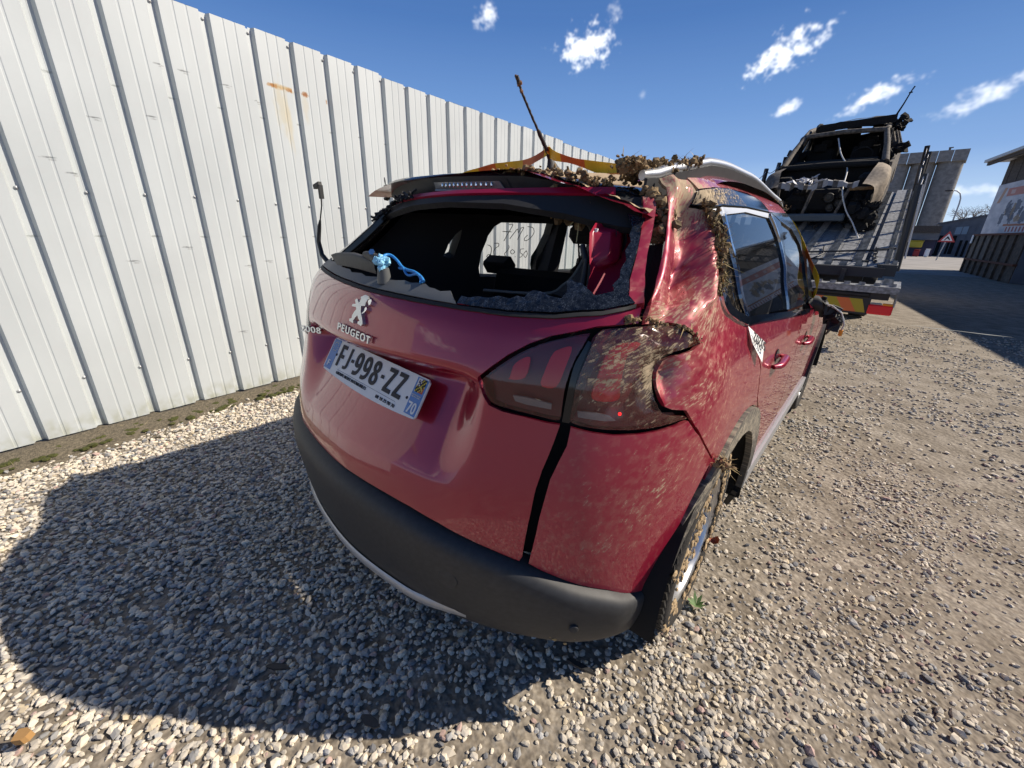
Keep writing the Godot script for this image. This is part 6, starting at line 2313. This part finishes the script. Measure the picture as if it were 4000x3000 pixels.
	for i in 17:
		var sp := Mesher.new()
		var nx := Vector3(lerpf(-.62, .52, (i + 1) / 17.0), .80 + rng.randfn(0, .022) + .02 * sin(i * .8), -.16 + rng.randfn(0, .02))
		var hh := rng.randf_range(.035, .07)
		sp.hexa([prev + Vector3(0, -hh, -.02), nx + Vector3(0, -hh * .8, -.02), nx + Vector3(0, -hh * .8, .02), prev + Vector3(0, -hh, .02), prev + Vector3(0, hh * .7, -.10), nx + Vector3(0, hh * .6, -.10), nx + Vector3(0, hh * .8, 0), prev + Vector3(0, hh * .7, 0)])
		put("slam_panel", sp, mat("ash grey", .30, .30, .31, .8) if i % 3 else steel, c)
		prev = nx
	var foil := Mesher.new()
	for i in 16:
		foil.box(Vector3(-.12 + rng.randfn(0, .13), .86 + rng.randfn(0, .03), -.18 + rng.randfn(0, .05)), Vector3(rng.randf_range(.05, .16), .008, rng.randf_range(.04, .10)), Basis.from_euler(Vector3(rng.randf_range(-.6, .6), rng.randf() * 6, rng.randf_range(-.5, .5))))
	put("warped_foil", foil, M["satin silver"] if false else mat("dull foil", .34, .35, .38, .45, .5), c)
	var beam := Mesher.new()
	beam.bevel_box(Vector3(-.06, .29, -.10), Vector3(1.04, .12, .07), .02)
	put("bumper_beam", beam, mat("scorched blue", .07, .09, .105, .7), c)
	for q in [[-.16, .30, -.06, .78], [.30, .30, .42, .72], [-.56, .30, -.58, .76]]:
		var u := Mesher.new()
		u.tube([Vector3(q[0], q[1], -.13), Vector3(q[2], q[3], -.17)], .026, 6)
		put("radiator_post", u, steel, c)
	var hl := Mesher.new()
	hl.tube([Vector3(.42, .72, -.16), Vector3(.60, .71, -.22), Vector3(.78, .70, -.34)], .03, 6)
	put("lamp_carrier", hl, M["burnt rust"], c)
	for sx in [-1, 1]:
		var wl := Mesher.new()
		wl.lathe([[.0001, -.06], [.30, -.06], [.34, 0], [.30, .06], [.15, .05], [.0001, .04]], Vector3(.70 * sx, .30, -.62), Basis(Vector3(sx, 0, 0), Vector3.UP, Vector3.BACK * sx), 24)
		put("charred_wheel", wl, char_, c)
		var wr := Mesher.new()
		wr.lathe([[.0001, -.06], [.30, -.06], [.34, 0], [.30, .06], [.0001, .04]], Vector3(.70 * sx, .30, -3.1), Basis(Vector3(sx, 0, 0), Vector3.UP, Vector3.BACK * sx), 24)
		put("charred_wheel", wr, char_, c)
	var debris := Mesher.new()
	for i in 60:
		debris.box(Vector3(rng.randf_range(-.75, .75), rng.randf_range(.1, .5), rng.randf_range(-.7, -.1)), Vector3(rng.randf_range(.02, .16), .01, rng.randf_range(.02, .12)), Basis.from_euler(Vector3(rng.randf() * 6, rng.randf() * 6, rng.randf() * 6)))
	for sx in [-1, 1]:
		for i in 40:
			debris.lump(Vector3(sx * rng.randf_range(.50, .82), rng.randf_range(.05, .52), rng.randf_range(-.6, -.08)), Vector3.ONE * rng.randf_range(.03, .09), i, noise, Basis(), .6)
	var dbo := put("char_debris", debris, char_, c)
	dbo.set_meta("kind", "stuff")
	for q in [[-.80, 1.05, -1.7], [.84, 1.06, -1.6]]:
		var mm := Mesher.new()
		for i in 14:
			mm.box(Vector3(q[0], q[1], q[2]) + Vector3(rng.randfn(0, .05), rng.randfn(0, .06), rng.randfn(0, .1)), Vector3(.12, .02, .10), Basis.from_euler(Vector3(rng.randf() * 6, rng.randf() * 6, rng.randf() * 6)))
		put("melted_mirror", mm, char_, c)
	# hanging cable
	var cable := Mesher.new()
	var raw := [Vector3(-.06, 1.33, -1.75), Vector3(.08, 1.12, -1.30), Vector3(.26, .92, -.92), Vector3(.34, .70, -.12), Vector3(.46, .42, -.02), Vector3(.60, .22, .02), Vector3(.80, -.06, .30), Vector3(.92, -.13, .75)]
	var path := []
	for i in raw.size() - 1:
		for k in 5:
			path.append((raw[i] as Vector3).cubic_interpolate(raw[i + 1], raw[maxi(i - 1, 0)], raw[mini(i + 2, raw.size() - 1)], k / 5.0))
	cable.tube(path, .011, 6)
	var cb := put("steel_cable", cable, M["pale wire"])
	tag(cb, "grey cable hanging out of the burnt car's windscreen onto the ramp", "cable")
	cb.transform = c.transform
	# charred bonnet thrown on the roof
	var bn := thing("charred_panel", "charred black panel lying across the roof of the burnt car", "panel", Vector3(.10, 3.33, -10.55), Vector3(.20, .05, .045))
	var pn := Mesher.new()
	var rows2 := []
	for k in 2:
		for i in 6:
			var row := []
			for j in 12:
				var u := j / 11.0; var v := i / 5.0
				row.append(Vector3(lerpf(-.55, .55, u), (.06 if k else -.06) + .03 * sin(PI * u) + .02 * noise.get_noise_2d(u * 6.0, v * 6.0 + k), lerpf(.22, -.55, v)))
			if k: row.reverse()
			rows2.append(row)
	pn.grid(rows2.slice(0, 6))
	pn.grid(rows2.slice(6, 12))
	pn.box(Vector3(0, .02, .20), Vector3(1.12, .12, .05))
	pn.tube([Vector3(-.56, .0, .2), Vector3(-.58, .05, -.1)], .06, 7)
	put("panel_skin", pn, char_, bn)
	var rod := Mesher.new()
	rod.tube([Vector3(.52, .02, .12), Vector3(.60, .22, .10), Vector3(.66, .40, .08), Vector3(.69, .46, .08)], [.018, .012, .010, .012], 6)
	rod.box(Vector3(.655, .375, .085), Vector3(.05, .02, .02))
	put("bent_rod", rod, char_, bn)
	var clump := Mesher.new()
	for i in 22:
		clump.box(Vector3(.62, -.10, .05) + Vector3(rng.randfn(0, .05), rng.randfn(0, .05), rng.randfn(0, .06)), Vector3(.09, .03, .07), Basis.from_euler(Vector3(rng.randf() * 6, rng.randf() * 6, rng.randf() * 6)))
	put("charred_bracket", clump, char_, bn)

# ------------------------------------------------------------------ far buildings
func toward(az: float, dist: float, y := 0.0) -> Vector3:
	return Vector3(1.1115 + dist * sin(deg_to_rad(az)), y, 0.4082 - dist * cos(deg_to_rad(az)))

func make_far() -> void:
	make_silos()
	make_sheds()
	make_hall()
	make_street()

func make_silos() -> void:
	var g := thing("grain_silo", "block of grey concrete grain silo tubes with flat head house", "silo", toward(1.0, 131.0))
	var o := g.position
	for k in 5:
		var az := 2.37 - 1.79 * k
		var b := Mesher.new()
		var rows := []
		var c := toward(az, 131.0) - o
		for y in [0.0, 4.0, 8.2, 12.4, 16.7]:
			var row := []
			for j in 40:
				var w := TAU * j / 40.0
				row.append(c + Vector3(cos(w) * 2.0, y, sin(w) * 2.0))
			rows.append(row)
		b.grid(rows, true)
		put("silo_tube", b, M["concrete"], g)
		for y in [4.0, 8.2, 12.4]:
			var r := Mesher.new()
			r.lathe([[2.0, -.05], [2.012, -.03], [2.012, .03], [2.0, .05]], c + Vector3(0, y, 0), Basis(Vector3.UP, Vector3.RIGHT, Vector3.BACK), 40)
			put("pour_joint", r, M["concrete top"], g)
	for k in 9:
		var t := Mesher.new()
		var a0 := 3.34 - 1.0 * k
		var p0 := toward(a0, 128.6) - o; var p1 := toward(a0 - .97, 128.6) - o
		var q0 := toward(a0, 133.6) - o; var q1 := toward(a0 - .97, 133.6) - o
		var lo := Vector3(0, 16.7, 0); var hi := Vector3(0, 18.75, 0)
		t.hexa([p0 + lo, p1 + lo, q1 + lo, q0 + lo, p0 + hi, p1 + hi, q1 + hi, q0 + hi])
		put("head_house_panel", t, M["concrete top"], g)
	for az in [.35, 2.0]:
		var v := Mesher.new()
		v.box(toward(az, 131.0, 19.1) - o, Vector3(.35, .8, .35))
		v.box(toward(az + .06, 131.0, 19.5) - o, Vector3(.7, .15, .5))
		put("roof_vent", v, M["wire"], g)

func make_sheds() -> void:
	# slate clad warehouse rising to the right
	var w := thing("warehouse", "slate grey clad warehouse with a pale blue panel and dark ground floor openings", "building", Vector3(7.5, 0, -59.2))
	var b := Mesher.new()
	var o := w.position
	b.prism(PackedVector2Array([Vector2(4.35, 0), Vector2(17.0, 0), Vector2(17.0, 6.1), Vector2(4.35, 2.97)]), Vector3(0, 0, -64.0) - o, Basis(), 4.8)
	put("wall", b, M["slate cladding"], w)
	var rf := Mesher.new()
	rf.hexa([Vector3(4.2, 2.93, -64.2) - o, Vector3(17.2, 6.15, -64.2) - o, Vector3(17.2, 6.15, -59.0) - o, Vector3(4.2, 2.93, -59.0) - o, Vector3(4.2, 3.03, -64.2) - o, Vector3(17.2, 6.25, -64.2) - o, Vector3(17.2, 6.25, -59.0) - o, Vector3(4.2, 3.03, -59.0) - o])
	put("roof", rf, M["slate cladding"], w)
	var pp := Mesher.new()
	pp.prism(PackedVector2Array([Vector2(5.5, 2.0), Vector2(6.4, 2.05), Vector2(6.4, 2.75), Vector2(5.5, 2.65)]), Vector3(0, 0, -59.2) - o, Basis(), .04)
	put("pale_panel", pp, M["pale panel"], w)
	for q in [[4.45, .0, .45, 1.9], [5.35, .2, .5, 1.7], [6.15, .0, .18, 1.5], [6.5, .0, .2, 1.5], [6.9, 0.0, .25, 1.45], [7.4, 0.0, 3.0, .5]]:
		var d := Mesher.new()
		d.box(Vector3(q[0] + q[2] * .5, q[1] + q[3] * .5, -59.19) - o, Vector3(q[2], q[3], .06))
		put("opening", d, M["void"], w)
	for i in 26:
		var s := Mesher.new()
		s.box(Vector3(4.6 + i * .47, 1.5, -59.175) - o, Vector3(.05, 2.6, .05))
		put("cladding_rib", s, M["slate cladding"], w)
	# low loading shed
	var l := thing("loading_shed", "low concrete loading shed with brown fascia and dark blue bay below the silos", "building", Vector3(0, 0, -55.0))
	o = l.position
	var f := Mesher.new()
	f.box(Vector3(-4.0, 2.35, -54.6) - o, Vector3(16.6, .58, .8))
	put("fascia", f, M["weathered board"], l)
	f = Mesher.new()
	f.box(Vector3(-4.0, 1.76, -54.7) - o, Vector3(16.6, .60, .6))
	put("upper_wall", f, M["slate cladding"], l)
	f = Mesher.new()
	f.box(Vector3(-4.0, .72, -55.3) - o, Vector3(16.6, 1.46, .6))
	put("bay_back", f, M["navy"], l)
	for i in 6:
		f = Mesher.new()
		f.box(Vector3(1.55 - i * 2.2, .72, -54.7) - o, Vector3(.14, 1.45, .2))
		put("bay_post", f, M["galvanised"], l)
	var items := [["yellow_tarpaulin", "yellow tarpaulin bundle hanging in the blue loading bay", "tarpaulin", Vector3(2.95, 1.05, -54.2), Vector3(.95, .55, .4), "yellow plastic"], ["red_bin", "small red plastic bin standing before the loading bay", "bin", Vector3(3.15, .28, -53.3), Vector3(.42, .55, .4), "red plastic"], ["white_box", "upright white box standing before the loading bay", "box", Vector3(3.85, .32, -53.2), Vector3(.32, .64, .3), "paper"]]
	for q in items:
		var t := thing(q[0], q[1], q[2], q[3])
		var m := Mesher.new()
		m.bevel_box(Vector3.ZERO, q[4], .06)
		put("body", m, M[q[5]], t)
		var m2 := Mesher.new()
		m2.bevel_box(Vector3(.02, q[4].y * .5 + .03, 0), Vector3(q[4].x * 1.06, .06, q[4].z * 1.06), .02)
		put("rim", m2, M[q[5]], t)

func poster() -> ImageTexture:   # faded, torn print on the hall wall: shapes only, no legible words
	var im := Image.create(512, 256, false, Image.FORMAT_RGB8)
	var f := FastNoiseLite.new(); f.seed = 8; f.frequency = 0.02; f.fractal_octaves = 4
	for y in 256:
		for x in 512:
			var c := Color(.62, .64, .68).lerp(Color(.74, .75, .77), clampf(.5 + f.get_noise_2d(x, y), 0, 1))
			var yy := y + x * -0.02
			if yy > 26 and yy < 66 and x > 70: c = Color(.66, .42, .38)
			if yy > 30 and yy < 62 and x > 70 and (x / 23) % 3 == 1 and absf(yy - 46) < 10: c = Color(.70, .60, .58)
			if x < 70 and yy > 20 and yy < 96 and absf(x - 45 - (yy - 60) * -.25) < 9: c = Color(.66, .52, .42)
			if yy > 208 and yy < 218 and x > 120: c = Color(.60, .35, .22)
			if yy > 222 and yy < 246 and x > 140: c = Color(.58, .30, .30) if (x / 9) % 2 == 0 and f.get_noise_2d(x * 3, 0) > -.25 else Color(.78, .76, .76)
			im.set_pixel(x, y, c)
	var r := RandomNumberGenerator.new(); r.seed = 5
	for k in 34:
		var cx := r.randi_range(90, 500); var cy := r.randi_range(118, 190)
		var col := Color(.20, .24, .32) if r.randf() < .6 else Color(.52, .42, .30)
		var w := r.randi_range(8, 22); var h := r.randi_range(14, 40)
		for y in range(maxi(0, cy - h), mini(255, cy + h)):
			for x in range(maxi(0, cx - w), mini(511, cx + w)):
				if pow(float(x - cx) / w, 2.0) + pow(float(y - cy) / h, 2.0) + f.get_noise_2d(x * 3, y * 3) * .9 < .8:
					im.set_pixel(x, y, im.get_pixel(x, y).lerp(col, .75))
	return ImageTexture.create_from_image(im)

func make_hall() -> void:
	var p0 := Vector3(4.34, 0, -30.4)
	var d := Vector3(.166, 0, 1).normalized()
	var n := Vector3(-d.z, 0, d.x)
	var h := thing("boarded_hall", "dark weathered timber hall with a faded torn poster on its side wall", "building", p0)
	for i in 50:
		var b := Mesher.new()
		b.box(d * (.24 + i * .48) + Vector3(0, 2.43, 0) - n * (.1 + .012 * (i % 2)), Vector3(.2, 4.86, .47), Basis(n, Vector3.UP, d))
		put("wall_board", b, M["weathered board"], h)
	var bk := Mesher.new()
	bk.box(d * 12.0 + Vector3(0, 2.40, 0) - n * 3.2, Vector3(6.0, 4.8, 24.0), Basis(n, Vector3.UP, d))
	put("hall_body", bk, M["weathered board"], h)
	var e := Mesher.new()
	e.box(d * 11.6 + Vector3(0, 4.98, 0) - n * 2.9, Vector3(7.0, .12, 25.2), Basis(n, Vector3.UP, d))
	put("roof", e, M["galvanised"], h)
	var e2 := Mesher.new()
	e2.box(d * 11.6 + Vector3(0, 4.86, 0) + n * .45, Vector3(.10, .16, 25.0), Basis(n, Vector3.UP, d))
	put("eave_board", e2, M["weathered board"], h)
	var pm := mat("poster", 1, 1, 1, .6)
	pm.albedo_texture = poster()
	var s := Mesher.new()
	var a := Vector3(0, 3.82, 0) + n * .03; var c := d * 9.0 + Vector3(0, 3.82, 0) + n * .03
	s.quad_uv(a, c, c - Vector3(0, 2.1, 0), a - Vector3(0, 2.1, 0), n, Rect2(0, 0, 1, 1))
	s.box(d * 4.5 + Vector3(0, 2.77, 0) + n * .012, Vector3(.02, 2.12, 9.02), Basis(n, Vector3.UP, d))
	put("poster_sheet", s, pm, h)
	# rusty skip in front
	var q0 := Vector3(3.97, 0, -28.6); var q1 := Vector3(4.53, 0, -21.9)
	var dd := (q1 - q0).normalized()
	var nn := Vector3(-dd.z, 0, dd.x)
	var L := q0.distance_to(q1)
	var k := thing("rusty_skip", "long rusty brown steel skip standing in front of the boarded hall", "skip", q0)
	for i in 7:
		var b := Mesher.new()
		b.box(dd * (L * (i + .5) / 7.0) + Vector3(0, 1.13, 0) - nn * .03, Vector3(.05, 1.06, L / 7.0 - .03), Basis(nn, Vector3.UP, dd))
		put("side_sheet", b, M["rusty skip pale"] if i < 3 else M["rusty skip"], k)
		b = Mesher.new()
		b.box(dd * (L * (i + .5) / 7.0) + Vector3(0, .29, 0) - nn * .045, Vector3(.05, .58, L / 7.0 - .03), Basis(nn, Vector3.UP, dd))
		put("lower_sheet", b, M["rusty skip"], k)
		b = Mesher.new()
		b.box(dd * (L * i / 7.0) + Vector3(0, .83, 0) + nn * .01, Vector3(.09, 1.66, .08), Basis(nn, Vector3.UP, dd))
		put("side_rib", b, M["rusty skip"], k)
	for y in [.60, 1.63]:
		var rl := Mesher.new()
		rl.box(dd * (L * .5) + Vector3(0, y, 0) + nn * .012, Vector3(.11, .07, L + .1), Basis(nn, Vector3.UP, dd))
		put("rim_rail", rl, M["rust edge"], k)
	var en := Mesher.new()
	en.box(dd * L + Vector3(0, .8, 0) - nn * 1.2, Vector3(2.3, 1.6, .06), Basis(nn, Vector3.UP, dd))
	en.box(Vector3(0, .8, 0) - nn * 1.2, Vector3(2.3, 1.6, .06), Basis(nn, Vector3.UP, dd))
	en.box(dd * (L * .5) + Vector3(0, .8, 0) - nn * 2.35, Vector3(.06, 1.6, L), Basis(nn, Vector3.UP, dd))
	put("end_wall", en, M["slate cladding"], k)
	var tag_ := Mesher.new()
	tag_.box(Vector3(0, 1.45, 0) + nn * .06 + dd * .1, Vector3(.03, .36, .22), Basis(nn, Vector3.UP, dd))
	put("pale_plate", tag_, M["paper"], k)

func make_street() -> void:
	var lamps := [["tall grey street lamp with curved arm rising behind the warehouse", toward(3.88, 75.0), 7.0, -1.0]]
	for q in lamps:
		var l := thing("street_lamp", q[0], "street lamp", q[1])
		var p := Mesher.new()
		p.tube([Vector3.ZERO, Vector3(0, 5.6, 0), Vector3(-.05, 6.2, 0), Vector3(-.25, 6.75, 0), Vector3(-.6, 7.02, 0), Vector3(-.95, 7.08, 0)], [.10, .075, .07, .065, .06, .055], 8)
		put("pole", p, M["galvanised"], l)
		var hd := Mesher.new()
		hd.lump(Vector3(-1.25, 7.08, 0), Vector3(.42, .10, .16), 1, noise, Basis(), .05, 6, 10)
		put("lamp_head", hd, M["truck black"], l)
	var lamp2 := thing("street_lamp", "slim dark street lamp standing right of the wrecked car, mirrored in its rear door window", "street lamp", Vector3(16.5, 0, -12.5))
	var p2 := Mesher.new()
	p2.tube([Vector3.ZERO, Vector3(0, 5.8, 0), Vector3(-.3, 6.6, -.2), Vector3(-1.0, 7.0, -.6)], [.09, .07, .06, .05], 8)
	put("pole", p2, M["galvanised"], lamp2)
	var h2 := Mesher.new()
	h2.lump(Vector3(-1.3, 7.05, -.75), Vector3(.4, .1, .25), 2, noise, Basis(), .05, 6, 10)
	put("lamp_head", h2, M["truck black"], lamp2)
	# warning triangle on a post
	var s := thing("warning_sign", "red bordered triangular warning sign on a grey post before the warehouse", "sign", toward(3.95, 45.0))
	var po := Mesher.new()
	po.tube([Vector3(-.18, 0, 0), Vector3(-.02, 1.45, 0)], .035, 8)
	put("post", po, M["galvanised"], s)
	var tri := Mesher.new()
	tri.prism(PackedVector2Array([Vector2(-.46, 1.30), Vector2(.46, 1.30), Vector2(.0, 2.06)]), Vector3(0, 0, .04), Basis(), .02)
	put("red_border", tri, M["sign red"], s)
	var tw := Mesher.new()
	tw.prism(PackedVector2Array([Vector2(-.30, 1.39), Vector2(.30, 1.39), Vector2(.0, 1.88)]), Vector3(0, 0, .061), Basis(), .004)
	put("white_field", tw, M["white paint"], s)
	var sy := Mesher.new()
	sy.prism(PackedVector2Array([Vector2(-.16, 1.42), Vector2(-.10, 1.42), Vector2(.0, 1.56), Vector2(.12, 1.44), Vector2(.17, 1.46), Vector2(.04, 1.66), Vector2(-.02, 1.70)]), Vector3(0, 0, .066), Basis(), .003)
	put("symbol", sy, M["ink"], s)
	# bare trees behind the warehouse
	rng.seed = 14
	for q in [[5.0, 96.0, 5.4, "bare leafless tree with wide low crown behind the warehouse"], [6.4, 88.0, 5.6, "bare leafless tree beside the hall gable, taller of the pair"]]:
		var t := thing("bare_tree", q[3], "tree", toward(q[0], q[1]), Vector3.ZERO, "bare trees beyond the warehouse")
		var tr := Mesher.new()
		tr.tube([Vector3.ZERO, Vector3(.1, q[2] * .4, 0)], [.22, .15], 7)
		put("trunk", tr, M["bark"], t)
		var cr := Mesher.new()
		branch(cr, Vector3(.1, q[2] * .38, 0), Vector3(0, 1, 0), q[2] * .30, .13, 6)
		put("crown", cr, M["bark"], t)

func branch(b: Mesher, at: Vector3, dir: Vector3, length: float, r: float, depth: int) -> void:
	var kids := 3 if depth > 2 else 2
	for i in kids:
		var d := (dir + Vector3(rng.randfn(0, .55), rng.randfn(.05, .28), rng.randfn(0, .55))).normalized()
		var e := at + d * length * rng.randf_range(.7, 1.15)
		var m := at.lerp(e, .5) + Vector3(rng.randfn(0, .04), 0, rng.randfn(0, .04)) * length
		b.tube([at, m, e], [r, r * .8, r * .6], 4, false)
		if depth > 1:
			branch(b, e, d, length * .74, r * .6, depth - 1)

# ------------------------------------------------------------------ small things lying on the gravel
func make_litter() -> void:
	rng.seed = 41
	var shard := func(called: String, label: String, cat_: String, at: Vector3, size: Vector3, turn: float, m: Material) -> void:
		var o := thing(called, label, cat_, at, Vector3(0.12, turn, 0.1))
		var b := Mesher.new()
		var p := PackedVector2Array()
		var k := 7
		for i in k:
			var w := TAU * i / k
			p.append(Vector2(cos(w) * size.x * .5 * rng.randf_range(.7, 1.1), sin(w) * size.z * .5 * rng.randf_range(.6, 1.1)))
		b.prism(p, Vector3.ZERO, Basis(Vector3.RIGHT, Vector3.BACK, Vector3.UP), size.y)
		put("shard", b, m, o)
	shard.call("plastic_shard", "curved black plastic shard on shaded gravel near the bumper's towing eye cover", "plastic shard", Vector3(.02, .022, .21), Vector3(.09, .008, .022), .6, M["black plastic"])
	shard.call("plastic_shard", "flat dark grey plastic scrap on the shaded gravel before the bumper middle", "plastic shard", Vector3(.36, .020, .10), Vector3(.075, .006, .03), .3, M["bumper plastic"])
	shard.call("plastic_shard", "bluish black plastic sliver on sunlit gravel just outside the shadow", "plastic shard", Vector3(.66, .020, .115), Vector3(.05, .006, .018), -.7, M["black plastic"])
	shard.call("plastic_strip", "grey plastic strip lying on the ground beside the muddy rear tyre", "plastic strip", Vector3(.71, .018, -.42), Vector3(.11, .010, .02), .1, M["bumper plastic"])
	shard.call("brown_stone", "rounded orange brown stone among pale gravel at the shadow edge", "stone", Vector3(-.27, .022, .72), Vector3(.05, .02, .035), .4, mat("ochre stone", .36, .20, .07, .9))
	for q in [["dark angular stone lying on the compacted drive behind the rear tyre", Vector3(.98, .012, -.30), .026], ["dark grey pointed stone alone on the open drive", Vector3(1.95, .012, -.88), .030], ["small dark stone on the drive beside the pale compacted patch", Vector3(1.42, .010, -.34), .024], ["blue grey flat stone on the dusty drive", Vector3(1.12, .010, -.06), .020]]:
		var s := Mesher.new()
		s.lump(Vector3.ZERO, Vector3(q[2], q[2] * .6, q[2] * .8), int(q[2] * 9000.0), noise, Basis(Vector3.UP, q[2] * 300.0), .5, 5, 8)
		var o := put("loose_stone", s, mat("dark stone", .10, .095, .09, .9))
		o.position = q[1]
		tag(o, q[0], "stone")
	# weed growing beside the tyre
	var w := thing("weed", "small green weed growing on the gravel beside the rear wheel", "weed", Vector3(.90, 0.0, -.92))
	var lv := Mesher.new()
	for i in 9:
		var a := i * .7
		var d := Vector3(cos(a), .7, sin(a)) * rng.randf_range(.025, .045)
		var side := Vector3(-sin(a), 0, cos(a)) * .007
		lv.quad(Vector3.ZERO, d * .5 + side, d, d * .5 - side)
	put("leaves", lv, M["leaf"], w)
	var dl := thing("dead_leaf", "curled red brown dead leaf stuck by the rear wheel rim", "leaf", Vector3(.885, .17, -1.10), Vector3(.4, .8, .5))
	var lm := Mesher.new()
	var rows := []
	for i in 5:
		var row := []
		for j in 5:
			var u := i / 4.0 * 2.0 - 1.0; var v := j / 4.0 * 2.0 - 1.0
			row.append(Vector3(u * .018, .02 * u * u + .010 * v * v + .004 * sin(i * 3.0 + j * 2.0), v * .014 * (1.0 - .5 * u * u)))
		rows.append(row)
	lm.grid(rows)
	put("blade", lm, M["dead leaf"], dl)

func _ready() -> void:
	make_camera_and_light()
	make_materials()
	make_ground()
	make_fence()
	make_truck()
	make_burnt_car()
	make_far()
	make_red_car()
	make_litter()
